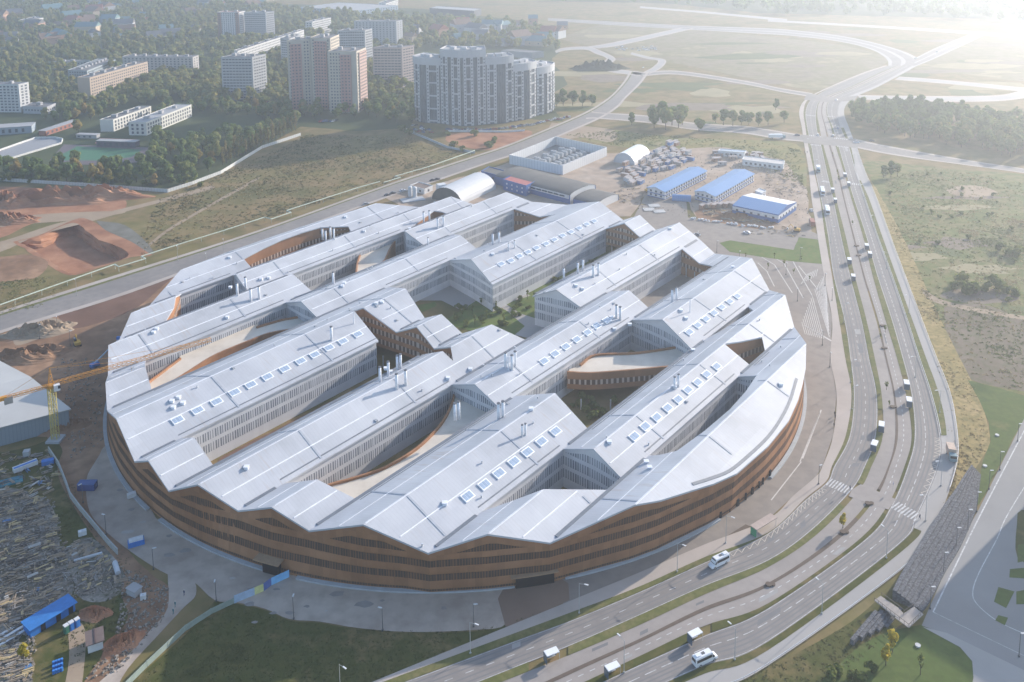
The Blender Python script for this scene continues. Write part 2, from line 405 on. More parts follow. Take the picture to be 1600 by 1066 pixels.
# eave trim and grey eave grate beside the courtyards (left side of each deep court)
eg=MB()
for h in holes:
    n=len(h)
    for i in range(n):
        a=h[i];b=h[(i+1)%n]
        if abs(a[0]-b[0])<0.01 and abs(a[1]-b[1])>12:
            s=-1 if inpoly((a[0]+0.5,(a[1]+b[1])/2),h) else 1
            v0,v1=sorted((a[1],b[1]))
            if onroof(a[0]+s*1.5,(v0+v1)/2): ribbon(eg,a[0]+s*1.5,v0,v1,0.36,0.1)
for o in split(eg,'eave_grate',M_GUT): o.parent=roof
# ---- walls
BANDS=[(3.6,6.7),(8.1,11.1),(12.5,15.0)]
def offset(P,d):
    """push a plan loop outwards (away from its inside) by d"""
    n=len(P); A=sum(P[i][0]*P[(i+1)%n][1]-P[(i+1)%n][0]*P[i][1] for i in range(n)); sg_=1 if A>0 else -1
    out=[]
    for i in range(n):
        a=Vector(P[i-1]);b=Vector(P[i]);c=Vector(P[(i+1)%n])
        d1=(b-a).normalized();d2=(c-b).normalized()
        n1=Vector((d1.y,-d1.x))*sg_; n2=Vector((d2.y,-d2.x))*sg_
        m=(n1+n2); k=m.length_squared
        if k<0.3: m=n1; k=1; out.append(b+m*d)
        else: out.append(b+m*(2*d/k))
    return out
def wall_run(wall,band,samples,z0,top_fn,bot=None,uoff=0.0,bands=BANDS,out=0.08,skirt=1.5):
    """samples: plan points in (u,v); faces look to the left of travel"""
    d=uoff
    for a,b in zip(samples[:-1],samples[1:]):
        L=(Vector(b)-Vector(a)).length
        if L<1e-3: continue
        ta,tb=top_fn(a,b,0),top_fn(a,b,1)
        ba=bot(a) if bot else a; bb=bot(b) if bot else b
        A0=uvw(ba[0],ba[1],z0);B0=uvw(bb[0],bb[1],z0);A1=uvw(a[0],a[1],ta);B1=uvw(b[0],b[1],tb)
        wall.face([A0,B0,B1,A1],[(d,z0),(d+L,z0),(d+L,tb),(d,ta)])
        if band is not None:
            nrm=Vector((-(b[1]-a[1]),(b[0]-a[0])))/L*out
            def P(t,z):
                top=ta+(tb-ta)*t; k=(z-z0)/max(0.1,top-z0)
                lo=A0.lerp(B0,t);hi=A1.lerp(B1,t); q=lo.lerp(hi,k); return Vector((q.x,q.y,z))+(NV*nrm.x+DV*nrm.y).to_3d()
            for zl,zh in bands:
                ha=min(zh,ta-skirt);hb=min(zh,tb-skirt)
                if max(ha,hb)<zl+0.2: continue
                ha=max(ha,zl);hb=max(hb,zl)
                band.face([P(0,zl),P(1,zl),P(1,hb),P(0,ha)],[(d,zl),(d+L,zl),(d+L,hb),(d,ha)])
        d+=L
    return d
def sample(a,b,step):
    a=Vector(a);b=Vector(b); n=max(1,int((b-a).length/step)); return [tuple(a.lerp(b,i/n)) for i in range(n+1)]
def clean(P,knots=True):
    out=[]
    for a,b in zip(P,P[1:]+P[:1]):
        ts=[0.0]; a=Vector(a);b=Vector(b)
        if abs(b.x-a.x)>0.5:
            for k in KN:
                t=(k[0]-a.x)/(b.x-a.x)
                if 0.02<t<0.98: ts.append(t)
        out+= [tuple(a.lerp(b,t)) for t in sorted(ts)]
    return out
# outer wall
oi=offset([tuple(p) for p in outl],-0.5)
oi=clean([tuple(p) for p in oi]); oi.append(oi[0])
A=sum(oi[i][0]*oi[i+1][1]-oi[i+1][0]*oi[i][1] for i in range(len(oi)-1))
fine=[]
for a,b in zip(oi[:-1],oi[1:]): fine+=sample(a,b,2.0)[:-1]
fine.append(fine[0])
if A>0: fine=fine[::-1]      # clockwise: the outside lies to the left of travel
def rootop(a,b,k):
    q=a if k==0 else b
    m=((a[0]+b[0])/2,(a[1]+b[1])/2); return zig(q[0],m[1])-0.45
def base_of(q):
    r=math.hypot(q[0],q[1]); rb=max(139.7,min(r-1.5,144.0)); return (q[0]/r*rb,q[1]/r*rb)
ow=MB(); ob=MB()
wall_run(ow,ob,fine,0.0,rootop,base_of,bands=[(0.8,1.5),(4.3,6.4),(8.8,11.0),(13.0,15.2)],out=0.10,skirt=2.7)
outer=par(ow.build('outer_wall',M_TIMB))
for o in split(ob,'window_band',M_TWIN): o.parent=outer
# plinth kerb round the base, with gaps at the passages
pl=MB()
for i in range(240):
    a0=2*math.pi*i/240; a1=2*math.pi*(i+1)/240
    P=[(CX+r*math.cos(a),CYW+r*math.sin(a)) for r,a in ((139.75,a0),(141.0,a0),(141.0,a1),(139.75,a1))]
    px,py=pj(P[1][0],P[1][1],0)
    if (418<px<448 or 802<px<866 or 225<px<245 or 663<px<678 or 977<px<990 or 1118<px<1205) and py>640: continue
    pl.prism(P,0.0,0.55)

for o in split(pl,'plinth',M_CONC): par(o)
# passages and doors in the outer wall
def outer_door(px0,px1,py,h,depth=0.35,mat=M_DARK,name='passage_opening'):
    mb=MB(); n=6
    A=un(px0,py);B=un(px1,py)
    a0=math.atan2(A.y-CYW,A.x-CX);a1=math.atan2(B.y-CYW,B.x-CX)
    for i in range(n):
        s=a0+(a1-a0)*i/n;e=a0+(a1-a0)*(i+1)/n; r=141.3 if name!='door' else 140.25
        p=[(CX+r*math.cos(s),CYW+r*math.sin(s)),(CX+r*math.cos(e),CYW+r*math.sin(e))]
        q=[(CX+(r-2)*math.cos(s),CYW+(r-2)*math.sin(s)),(CX+(r-2)*math.cos(e),CYW+(r-2)*math.sin(e))]
        mb.prism([p[0],p[1],q[1],q[0]],0.05,h)
    o=mb.build(name,mat); par(o)
outer_door(419,447,885,3.6); outer_door(803,864,906,3.8)
outer_door(664,677,917,2.2,name='door'); outer_door(978,989,879,2.4,name='door')
for a,b,y in ((1119,1126,808),(1134,1138,798),(1147,1155,790),(1161,1165,780),(1171,1178,772),(1183,1186,762),(1189,1192,756),(1199,1206,745)):
    outer_door(a,b,y,2.4,name='door')
cn=MB()
for px0,px1,py in ((405,452,885),(795,870,906)):
    A=un(px0,py);B=un(px1,py); a0=math.atan2(A.y-CYW,A.x-CX);a1=math.atan2(B.y-CYW,B.x-CX)
    for i in range(6):
        s=a0+(a1-a0)*i/6;e=a0+(a1-a0)*(i+1)/6
        cn.prism([(CX+r*math.cos(t),CYW+r*math.sin(t)) for r,t in ((139.3,s),(142.3,s),(142.3,e),(139.3,e))],3.9,4.15)
for o in split(cn,'canopy',plain('canopy',(0.36,0.24,0.15))): par(o)
# courtyard walls
for (spec,brown),h in zip(HOLES,holes):
    cw=MB(); cb=MB(); tw=MB(); tb=MB()
    n=len(h); A=sum(h[i][0]*h[(i+1)%n][1]-h[(i+1)%n][0]*h[i][1] for i in range(n))
    P=[tuple(p) for p in h]; br=[i in brown for i in range(n)]
    Pi=[tuple(p) for p in offset(P,0.7)]
    for i in range(n):
        a=Pi[i];b=Pi[(i+1)%n]
        if (Vector(b)-Vector(a)).length<1.0: continue
        seg=[a]
        ts=[(k[0]-a[0])/(b[0]-a[0]) for k in KN if abs(b[0]-a[0])>0.5]
        for t in sorted(t for t in ts if 0.02<t<0.98): seg.append(tuple(Vector(a).lerp(Vector(b),t)))
        seg.append(b); fn=[]
        for s,e in zip(seg[:-1],seg[1:]): fn+=sample(s,e,3.0)[:-1]
        fn.append(b)
        if A<0: fn=fn[::-1]
        z0=4.5 if br[i] and abs(a[0]-b[0])>3 and ((Vector(a)-Vector(b)).length<26) and spec[0][0]=='v' and len(h) not in (6,) or (br[i] and len(h)==14) else 0.0
        if br[i]: wall_run(tw,tb,fn,z0,rootop,bands=[(6.0,8.2),(10.0,12.2),(13.9,15.8)] if z0 else [(4.4,6.4),(9.6,11.8)],out=0.12)
        else: wall_run(cw,cb,fn,0.0,rootop,out=0.10)
    for a_,b_,nm,m1,m2 in ((cw,cb,'courtyard_wall',M_WHITE,M_WIN),(tw,tb,'timber_wall',M_TIMB,M_TWIN2)):
        if not a_.f: continue
        o=par(a_.build(nm,m1))
        for q in split(b_,'window_band',m2): q.parent=o
# columns under the timber bridges
def column(px,py,z1,name='column'):
    p=un(px,py); mb=MB(); mb.bar((p.x,p.y,0),(p.x,p.y,z1),0.28,8); par(mb.build(name,M_STEEL))
for px,py in ((599,574),(621,575),(646,580),(556,555),(956,395),(968,402),(1072,433),(1085,440)): column(px,py,5.0)
# ---- terraces: low flat roofs with curved timber rims
def terrace(edge,close,z=9.3,zb=0.0,rim=0.9,win=False):
    """edge: open rim in pixels at height z; close: points tucked under the roofs (u,v) or pixels"""
    E=[touv(un(x,y,z)) for x,y in edge]; E=[tuple(p) for p in catmull(E,5)]
    Cc=[(p[1],p[2]) if p[0]=='c' else touv(un(p[0],p[1],z)) for p in close]
    return E,Cc
def terr_build(rims,order,z=9.3,zb=0.0,win=False,label=None):
    loop=[]; rimset=[]
    for kind,pts in order:
        P=[touv(un(x,y,z)) for x,y in pts] if kind!='c' else pts
        if kind=='rim': P=[tuple(p) for p in catmull(P,5)]; rimset.append(P)
        loop+=P
    A=sum(loop[i][0]*loop[(i+1)%len(loop)][1]-loop[(i+1)%len(loop)][0]*loop[i][1] for i in range(len(loop)))
    pts=[Vector(p) for p in loop]
    vo,eo,fo,_,_,_=delaunay_2d_cdt(pts,[(i,(i+1)%len(pts)) for i in range(len(pts))],[],0,1e-4)
    fl=MB()
    for f in fo:
        c=sum((vo[i] for i in f),Vector((0,0)))/len(f)
        if inpoly(c,loop): fl.face([uvw(vo[i][0],vo[i][1],z) for i in f])
    t=fl.build('terrace',M_CREAM); par(t)
    rm=MB(); bnd=MB()
    for P in rimset:
        Q=P if A<0 else P[::-1]   # outside to the left of travel
        wall_run(rm,bnd if win else None,Q,zb,lambda a,b,k: z+0.75,bands=[(6.1,8.1)],out=0.1)
        inner=[]
        for i,p in enumerate(Q):
            a=Vector(Q[max(0,i-1)]);b=Vector(Q[min(len(Q)-1,i+1)]); d=(b-a).normalized(); nrm=Vector((d.y,-d.x))*0.75
            inner.append(Vector(p)+nrm)
        for i in range(len(Q)-1):
            a=uvw(*Q[i],z+0.75);b=uvw(*Q[i+1],z+0.75);c=uvw(*inner[i+1],z+0.75);d=uvw(*inner[i],z+0.75)
            rm.face([a,b,c,d]); rm.face([uvw(*inner[i],z),d,c,uvw(*inner[i+1],z)][::-1])
        if zb>0:
            for i in range(len(Q)-1): pass
    for r in split(rm,'terrace_rim',M_TIMB): r.parent=t
    if win:
        for q in split(bnd,'window_band',M_TWIN2): q.parent=t
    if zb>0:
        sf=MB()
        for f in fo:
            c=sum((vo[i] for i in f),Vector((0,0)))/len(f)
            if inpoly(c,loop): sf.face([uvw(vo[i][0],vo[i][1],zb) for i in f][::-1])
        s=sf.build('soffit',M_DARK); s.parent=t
def U(u,v): return (u,v)
_v=lambda px,py,z=14.0: touv(un(px,py,z))[1]
terr_build(None,[('rim',[(498,765),(520,757),(550,749),(600,732),(650,702),(687,665),(704,634),(709,612)]),('c',[(34.0,_v(708,602)+1),(58.4,_v(779,636)+1),(58.4,_v(560,782)-6)])])
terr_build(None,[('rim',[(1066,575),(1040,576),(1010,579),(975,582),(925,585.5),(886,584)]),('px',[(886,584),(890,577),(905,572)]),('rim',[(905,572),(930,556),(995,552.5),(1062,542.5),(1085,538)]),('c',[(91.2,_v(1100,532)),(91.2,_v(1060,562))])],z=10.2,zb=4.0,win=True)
terr_build(None,[('rim',[(230,600),(237,594.5),(281,561.5)]),('c',[(-72.2,_v(281,540)),(-72.2,_v(407,490))]),('rim',[(400,513),(407,510.5),(440,501),(462,497),(492,490)]),('c',[(-47.2,_v(496,497)+3)]),('rim',[(480,513),(455,517),(420,523.5),(390,535),(360,547),(330,561),(297,582),(262,604),(240,617)])])
terr_build(None,[('rim',[(577,384),(566,391.5),(558.6,408),(555.6,427),(556,440)]),('c',[(-70.6,_v(560,430)),(-70.6,_v(603,407))]),('rim',[(598,412),(603,407),(609.5,392),(617.8,379),(622,372)]),('c',[(-96.0,_v(620,366)),(-96.0,_v(578,382))])])
for px,py in ((908,640),(954,641),(992,628),(1030,612)): column(px,py,4.2)
# ---- skylights: white upstand frame, blue panes
M_PANE=plain('skylight glass',(0.34,0.42,0.53),0.12,1.0)
for _m,_a in ((M_TIMB,0.2),(M_WHITE,0.07)): panel_tone(_m,2.1,4.2,_a)
M_FRAME=plain('skylight frame',(0.80,0.81,0.83),0.4)
def slope_at(u,v):
    e=0.2; return (zig(u+e,v)-zig(u-e,v))/(2*e)
fm=MB(); fm.box((0,0,0),(2.9,4.0,0.45)); FR=fm.mesh('skylight',M_FRAME)
pm=MB()
for i in (-1,0,1): pm.box((0,i*1.13,0.45),(2.1,1.0,0.04))
PN=pm.mesh('pane',M_PANE)
def on_roof(o,u,v,dz=0.0):
    s=slope_at(u,v); p=uvw(u,v,zig(u,v)+dz)
    rot=Matrix.Rotation(-(math.pi/2-TH),3,'Z')@Matrix.Rotation(-math.atan(s),3,'Y')
    o.rotation_euler=rot.to_euler(); o.location=p
def skylight(px,py):
    u,v=rp((px,py)); f=place(FR,'skylight'); on_roof(f,u,v,-0.12)
    f.parent=roof
    g=place(PN,'pane'); g.parent=f
SKY=[(277.5,657),(309,642),(338.5,628.5),(366.5,614),(392,602),(418,589.5),(445,577),(470,565),(492,555),(514,544),(536,534),(559,523),
 (730.5,776),(757,758),(779.5,740),(803,722),(824,707),(846,690.5),(868,674.5),
 (991,682.5),(1008,667),(1026,652.5),(1043,638),(1059.5,624.5),(1074.5,610),(1090,598),(1104,585.5),(1119.5,573),
 (850,565),(867,553.5),(884,542),(901,531),(918,520),(932,510),(948,501),
 (1077,519.5),(1090,509),(1103,499),(1115.5,489.5),(1127.5,480.5),(1140,471.5),(1152,463.5),
 (783,413),(798,408),(811.5,401),(825,394.5),(838,388),(853,381.5),(866,375),(879,368.5),(892,363),(905,357),(916.5,351),(928,346)]
for s in SKY: skylight(*s)
# ---- chimneys: round white flues, two or three together
chm=MB(); chm.bar((0,0,-0.6),(0,0,5.6),0.52,14,0.5)
CH=chm.mesh('chimney',M_TRIM,True)
cap=MB(); cap.bar((0,0,5.6),(0,0,5.9),0.58,14); CAP=cap.mesh('cap',plain('flue cap',(0.10,0.11,0.13)))
ths=MB(); ths.bar((0,0,-0.3),(0,0,5.2),0.2,8); THN=ths.mesh('vent_pipe',M_TRIM)
def chimney(px,py,s=1.0):
    u,v=rp((px,py)); p=uvw(u,v,zig(u,v)); c=place(CH,'chimney',None,p,0,(s,s,s)); c.parent=roof
    k=place(CAP,'cap',c)
for c in [(594,597),(607,588),(621,578),(626,576),(620,608),(634,602),(518,532),(790,574),(800,578),(805,572),(711,655),(717,652),(779,655),(786,652),
 (881,437),(903,428),(911,423),(927,433),(935,430),(963,497),(969,500),(816,682,.7),(821,680,.7),(1050,472),(1057,469),(1054,608,.8),(1060,604,.8),
 (504,374),(509,377),(516.5,371),(522,374),(371,462),(384,452),(392,471),(405,467),(521,444),(662,347),(671,345),(684,357),(693,354),(669,383,.7),(770,382),(780,379),(795,392,.7),(804,388,.7)]:
    chimney(*c)
for px,py in ((553,506),(1078,488),(794,578)):
    u,v=rp((px,py)); c=place(THN,'vent_pipe',roof,uvw(u,v,zig(u,v)))
# small roof hoods and boxes
hb=MB(); hb.box((0,0,-0.2),(1.3,1.3,0.8)); hb.box((0,0,0.6),(1.6,1.5,0.12)); HB=hb.mesh('roof_hood',M_TRIM)
for px,py in ((385,732),(269,628),(279,622),(271,638),(286,631),(610,582),(603,577),(695,788),(535,448),(538,443),(569,362),(408,437),(420,435),(360,450),(355,497),(245,515),(240,520),(588,475),(597,473),(735,578),(770,398),(955,497),(960,515),(1064,486),(1072,498),(1010,723),(1015,732),(1083,548),(1220,602),(1145,418),(1047,358),(900,447),(910,452),(640,358),(540,340),(359,403),(1054,606),(952,692),(984,508),(830,640),(700,592)):
    u,v=rp((px,py)); k=place(HB,'roof_hood',roof,uvw(u,v,zig(u,v)))
vb=MB(); vb.bar((0,0,-.2),(0,0,.7),.22,8); vb.bar((0,0,.7),(0,0,.85),.34,8); VB=vb.mesh('roof_vent',M_STEEL)
vb=MB(); vb.box((0,0,-.2),(1.2,.9,.55)); VB2=vb.mesh('roof_box',plain('grey roof box',(0.36,0.38,0.41)))
q_=random.Random(12); k_=0
while k_<84:
    u,v=q_.uniform(-125,128),q_.uniform(-115,115)
    if not (onroof(u,v) and onroof(u+2,v) and onroof(u-2,v)): continue
    k_+=1; place(VB if k_%3 else VB2,'roof_vent' if k_%3 else 'roof_box',roof,uvw(u,v,zig(u,v)),-(math.pi/2-TH))
# raised joints crossing the slopes
jt=MB()
def joint(u,v,du,wd=0.7,h=0.12):
    n=4
    for i in range(n):
        a=u+du*i/n; b=u+du*(i+1)/n
        if not (onroof(a,v) and onroof(b,v)): continue
        P=[uvw(a,v-wd/2,zig(a,v)+h),uvw(b,v-wd/2,zig(b,v)+h),uvw(b,v+wd/2,zig(b,v)+h),uvw(a,v+wd/2,zig(a,v)+h)]
        jt.face(P); Q=[Vector((p.x,p.y,p.z-h)) for p in P]
        for i2 in range(4): j=(i2+1)%4; jt.face([Q[i2],Q[j],P[j],P[i2]])
for k,(ua,za) in enumerate(RID):
    for v in (-104,-62,-20,24,66,104):
        nxt=[x for x in KN if x[0]>ua][0][0]; prv=[x for x in KN if x[0]<ua][-1][0]
        joint(ua+0.4,v+((k*13)%9)-4,(nxt-ua)-1.2); joint(ua-0.4,v+((k*13)%9)-4,(prv-ua)+1.2)
for o in split(jt,'roof_joint',plain('joint cover',(0.34,0.37,0.42),0.6)): o.parent=roof
# curved gutter on the right-hand edge
cg=MB()
pts=[rp(p) for p in ((1082,757),(1110,748),(1140,736),(1170,712),(1200,683),(1220,655),(1235,625),(1245,592))]
pts=[tuple(p) for p in catmull(pts,4)]
for a,b in zip(pts[:-1],pts[1:]):
    d=(Vector(b)-Vector(a)).normalized(); nn=Vector((-d.y,d.x))*0.45
    P=[(a[0]-nn.x,a[1]-nn.y),(b[0]-nn.x,b[1]-nn.y),(b[0]+nn.x,b[1]+nn.y),(a[0]+nn.x,a[1]+nn.y)]
    P=[uvw(x,y,zig(x,y)+0.14) for x,y in P]; Q=[Vector((p.x,p.y,p.z-0.3)) for p in P]
    cg.face(P)
    for i in range(4): j=(i+1)%4; cg.face([Q[i],Q[j],P[j],P[i]])
par(cg.build('curved_gutter',M_GUT))
# ================================================================ ground, paving, roads
G_MEADOW=noise_mat('meadow ground',[(0.107,0.099,0.040),(0.161,0.138,0.060),(0.244,0.173,0.089),(0.181,0.154,0.062),(0.283,0.215,0.116)],0.014,0.95,0.1,12,scale2=0.09,col2=(0.098,0.101,0.034),amt2=0.6)
G_DRY=noise_mat('dry grass verge',[(0.234,0.189,0.078),(0.338,0.254,0.111),(0.390,0.286,0.143)],0.12,0.95,0.1,8,scale2=0.5,col2=(0.130,0.130,0.052),amt2=0.6)
G_LAWN=noise_mat('mown lawn',[(0.06,0.095,0.03),(0.105,0.14,0.042),(0.085,0.125,0.035),(0.16,0.16,0.062)],0.07,0.95,0.1,12,scale2=0.5,col2=(0.075,0.10,0.032),amt2=0.6)
G_LAWN2=noise_mat('yard lawn',[(0.078,0.130,0.036),(0.130,0.182,0.052)],0.08,0.95,0.1,8,scale2=0.4,col2=(0.169,0.156,0.065),amt2=0.5)
G_STRIP=noise_mat('verge grass',[(0.10,0.115,0.04),(0.155,0.155,0.06),(0.20,0.17,0.085)],0.16,0.95,0.1,12,scale2=0.7,col2=(0.085,0.10,0.035),amt2=0.6)
G_FOREST=noise_mat('woodland floor',[(0.047,0.066,0.031),(0.078,0.094,0.043)],0.03,0.95,0.1,8)
G_ASPH=noise_mat('asphalt',[(0.207,0.192,0.184),(0.246,0.227,0.214),(0.279,0.253,0.233)],0.035,0.85,0.25,8,scale2=0.3,col2=(0.181,0.170,0.164),amt2=0.5)
G_TRAM=noise_mat('pinkish asphalt lane',[(0.264,0.239,0.221),(0.304,0.274,0.253),(0.339,0.304,0.281)],0.04,0.85,0.25,8,scale2=0.4,col2=(0.238,0.217,0.204),amt2=0.35)
G_WALK=noise_mat('pavement',[(0.356,0.306,0.275),(0.409,0.359,0.319),(0.449,0.392,0.357)],0.05,0.85,0.25,8)
G_WALK2=noise_mat('grey pavement',[(0.317,0.306,0.293),(0.370,0.352,0.338)],0.05,0.85,0.25,8)
G_PLAZA=noise_mat('plaza asphalt',[(0.226,0.200,0.182),(0.265,0.233,0.207),(0.297,0.262,0.233)],0.02,0.85,0.25,9,scale2=0.25,col2=(0.194,0.173,0.159),amt2=0.55)
G_CONC=noise_mat('worn concrete apron',[(0.342,0.278,0.229),(0.428,0.359,0.303),(0.513,0.438,0.367)],0.05,0.9,0.2,9,scale2=0.22,col2=(0.214,0.164,0.130),amt2=0.35)
G_DIRT=noise_mat('bare brown earth',[(0.193,0.112,0.068),(0.286,0.172,0.108),(0.418,0.261,0.165)],0.035,0.95,0.1,10,bump=0.5,scale2=0.2,col2=(0.134,0.082,0.055),amt2=0.5)
G_RED=noise_mat('reddish dug soil',[(0.220,0.098,0.058),(0.335,0.167,0.100),(0.438,0.241,0.148)],0.05,0.95,0.1,10,bump=0.6)
G_SAND=noise_mat('sandy yard',[(0.310,0.236,0.178),(0.391,0.305,0.236),(0.460,0.380,0.310)],0.05,0.95,0.1,10,scale2=0.15,col2=(0.253,0.207,0.172),amt2=0.5)
G_TRACK=noise_mat('pale dirt track',[(0.299,0.224,0.161),(0.368,0.287,0.207)],0.08,0.95,0.1,8)
G_DKGRASS=noise_mat('rough grass',[(0.052,0.059,0.020),(0.109,0.102,0.037),(0.081,0.090,0.029),(0.178,0.138,0.063),(0.092,0.092,0.036)],0.045,0.95,0.1,12,scale2=0.35,col2=(0.057,0.069,0.021),amt2=0.7)
G_LITTER=noise_mat('littered yard ground',[(0.115,0.098,0.075),(0.230,0.201,0.172),(0.391,0.356,0.322)],0.12,0.95,0.1,10,scale2=0.9,col2=(0.069,0.081,0.040),amt2=0.5)
G_PALE=noise_mat('pale bleached grass',[(0.171,0.141,0.101),(0.241,0.197,0.139),(0.201,0.178,0.101),(0.332,0.272,0.168)],0.02,0.95,0.1,8,scale2=0.1,col2=(0.150,0.140,0.058),amt2=0.6)
G_CHIP=plain('wood chip strip',(0.13,0.10,0.08),0.95)
G_PAINT=noise_mat('road paint',[(0.30,0.30,0.30),(0.50,0.50,0.50),(0.62,0.62,0.62)],0.9,0.7)
G_KERB=plain('kerb stone',(0.36,0.345,0.33),0.85)
PITPX=[(28,377),(60,370),(100,352),(122,350),(150,372),(190,388),(199,402),(150,417),(107,427),(70,402)]
def gp(L,z=0.0): return [un(x,y,z) for x,y in L]
LAY=[0]
def flat(poly,z,mat,name,kind='structure',holes=None):
    if z>0: LAY[0]+=1; z+=LAY[0]*0.00007
    pts=[Vector((p[0],p[1])) for p in poly]; E=[(i,(i+1)%len(pts)) for i in range(len(pts))]; n0=len(pts)
    for h in holes or []:
        n=len(pts); pts+= [Vector((p[0],p[1])) for p in h]; E+=[(n+i,n+(i+1)%len(h)) for i in range(len(h))]
    vo,eo,fo,_,_,_=delaunay_2d_cdt(pts,E,[],0,1e-4)
    pl_=[(p[0],p[1]) for p in poly]; hl=[[(p[0],p[1]) for p in h] for h in holes or []]; m=MB()
    for f in fo:
        c=sum((vo[i] for i in f),Vector((0,0)))/len(f)
        if inpoly(c,pl_) and not any(inpoly(c,h) for h in hl): m.face([(vo[i].x,vo[i].y,z) for i in f])
    o=m.build(name,mat); 
    if kind: o['kind']=kind
    return o
def rough(P,amp,step=6.0):
    out=[]
    for a,b in zip(P,P[1:]+P[:1]):
        a=Vector(a[:2]);b=Vector(b[:2]); n=max(1,int((b-a).length/step)); d=(b-a).normalized() if (b-a).length>0 else Vector((1,0)); nn=Vector((-d.y,d.x))
        for i in range(n): out.append(a.lerp(b,i/n)+nn*(rnd.uniform(-amp,amp) if i else 0))
    return out
def patch(name,L,z,mat,amp=0.0,curve=True,step=6.0):
    P=gp(L)
    if curve:
        Q=catmull(P+P[:1],4)[:-1]
    else: Q=P
    if amp: Q=rough(Q,amp,step)
    return flat(Q,z,mat,name)
pitp=rough(catmull(gp(PITPX)+gp(PITPX[:1]),3)[:-1],0.8,4)
flat([(-7000,-1500),(7000,-1500),(7000,9000),(-7000,9000)],0.0,G_MEADOW,'ground',holes=[pitp])
pm_=MB(); cen=sum((Vector(p) for p in pitp),Vector((0,0)))/len(pitp); ring=[]
for p in pitp:
    q=cen+(Vector(p)-cen)*0.86; ring.append(q+Vector((rnd.uniform(-.8,.8),rnd.uniform(-.8,.8))))
n=len(pitp)
lv=[[Vector((p[0],p[1],0)) for p in pitp]]
for k_ in range(1,6):
    f_=k_/6; lv.append([Vector((p[0],p[1],0)).lerp(Vector((q.x,q.y,-5.5)),f_**.8)+Vector((rnd.uniform(-.7,.7),rnd.uniform(-.7,.7),rnd.uniform(-.5,.5))) for p,q in zip(pitp,ring)])
lv.append([Vector((q.x,q.y,-5.5)) for q in ring])
for A_,B_ in zip(lv[:-1],lv[1:]):
    for i in range(n): j=(i+1)%n; pm_.face([A_[i],A_[j],B_[j],B_[i]])
pm_.face([(p.x,p.y,-5.5) for p in ring])
tag(pm_.build('excavation_pit',G_RED),kind='structure')
# --- far and wide patches
patch('woodland_floor',[(-500,120),(-300,300),(0,285),(255,296),(330,275),(420,225),(470,198),(560,205),(640,200),(650,180),(880,190),(870,60),(800,30),(660,14),(300,2),(-400,2)],0.03,G_FOREST,8,False,40)
patch('far_woodland_floor',[(860,2),(1050,6),(1180,20),(1400,26),(1600,32),(1900,25),(1800,-40),(900,-40)],0.03,G_FOREST,8,False,60)
patch('heath_ground',[(870,60),(960,36),(1100,48),(1280,66),(1370,84),(1385,98),(1300,140),(1180,124),(1060,100),(980,90),(930,75)],0.03,G_PALE,6,True,30)
patch('heath_ground',[(1440,84),(1530,56),(1650,60),(1650,125),(1500,115),(1430,108)],0.03,G_PALE,6,True,30)
patch('heath_ground',[(870,190),(940,200),(1050,215),(1200,220),(1252,232),(1258,300),(1225,265),(1130,235),(1040,235),(960,228),(900,215)],0.03,noise_mat('olive heath',[(0.13,0.14,0.055),(0.24,0.20,0.08),(0.17,0.18,0.07),(0.28,0.22,0.13)],0.03,0.95,0.1,9),3,True,20)
patch('heath_ground',[(1350,250),(1460,262),(1700,300),(1750,620),(1600,615),(1520,590),(1450,470),(1400,370)],0.03,noise_mat('tufted heath',[(0.085,0.110,0.034),(0.155,0.165,0.055),(0.200,0.170,0.081),(0.120,0.145,0.043),(0.250,0.210,0.102)],0.035,0.95,0.1,12,scale2=0.2,col2=(0.090,0.120,0.034),amt2=0.8),3,True,20)
patch('dirt_patch',[(1475,480),(1530,475),(1600,500),(1720,560),(1700,625),(1600,612),(1510,590),(1480,545)],0.05,noise_mat('bare heath',[(0.15,0.12,0.09),(0.22,0.175,0.135)],0.06,0.95,0.1,9,scale2=0.3,col2=(0.10,0.11,0.05),amt2=0.6),2,True,12)
patch('sand_patch',[(1478,297),(1500,290),(1535,292),(1560,303),(1520,308),(1490,305)],0.05,G_TRACK,1,True,8)
patch('footpath',[(1440,450),(1470,468),(1520,480),(1600,494),(1700,505),(1700,512),(1600,500),(1520,487),(1465,474),(1445,462)],0.07,G_TRACK,0.5)
patch('dry_verge',[(1350,268),(1372,300),(1400,350),(1425,400),(1445,445),(1470,500),(1500,560),(1525,610),(1540,650),(1547,690),(1537,712),(1512,750),(1487,783),(1470,812),(1455,835),(1490,770),(1494,720),(1492,660),(1484,616),(1462,559),(1439,499),(1413,429),(1389,366),(1369,310)],0.05,G_DRY,0.5,True,5)
patch('lawn',[(1512,594),(1600,618),(1680,640),(1660,560+90),(1600,655),(1529,790),(1524,785),(1536,720),(1548,690),(1545,660),(1530,625)],0.07,G_LAWN,0.3,False,8)
patch('lawn',[(1443,976),(1470,992),(1500,1012),(1518,1032),(1521,1052),(1510,1090),(1360,1110),(1240,1110),(1290,1060),(1350,1005),(1400,985)],0.07,G_LAWN,0.3,True,8)
patch('rough_bank',[(1462,820),(1440,866),(1412,902),(1375,934),(1330,972),(1262,1012),(1200,1043),(1110,1085),(1150,1140),(1330,1110),(1380,1000),(1420,960),(1480,850)],0.06,G_DKGRASS,0.4,True,6)
hb_=random.Random(17); HBM=[noise_mat('brown scrub',[(0.15,0.12,0.095),(0.22,0.175,0.14),(0.17,0.14,0.09)],0.06,0.95,0.1,10),noise_mat('green scrub',[(0.085,0.105,0.045),(0.13,0.145,0.06)],0.06,0.95,0.1,10),noise_mat('straw scrub',[(0.26,0.23,0.13),(0.33,0.28,0.17)],0.06,0.95,0.1,10)]
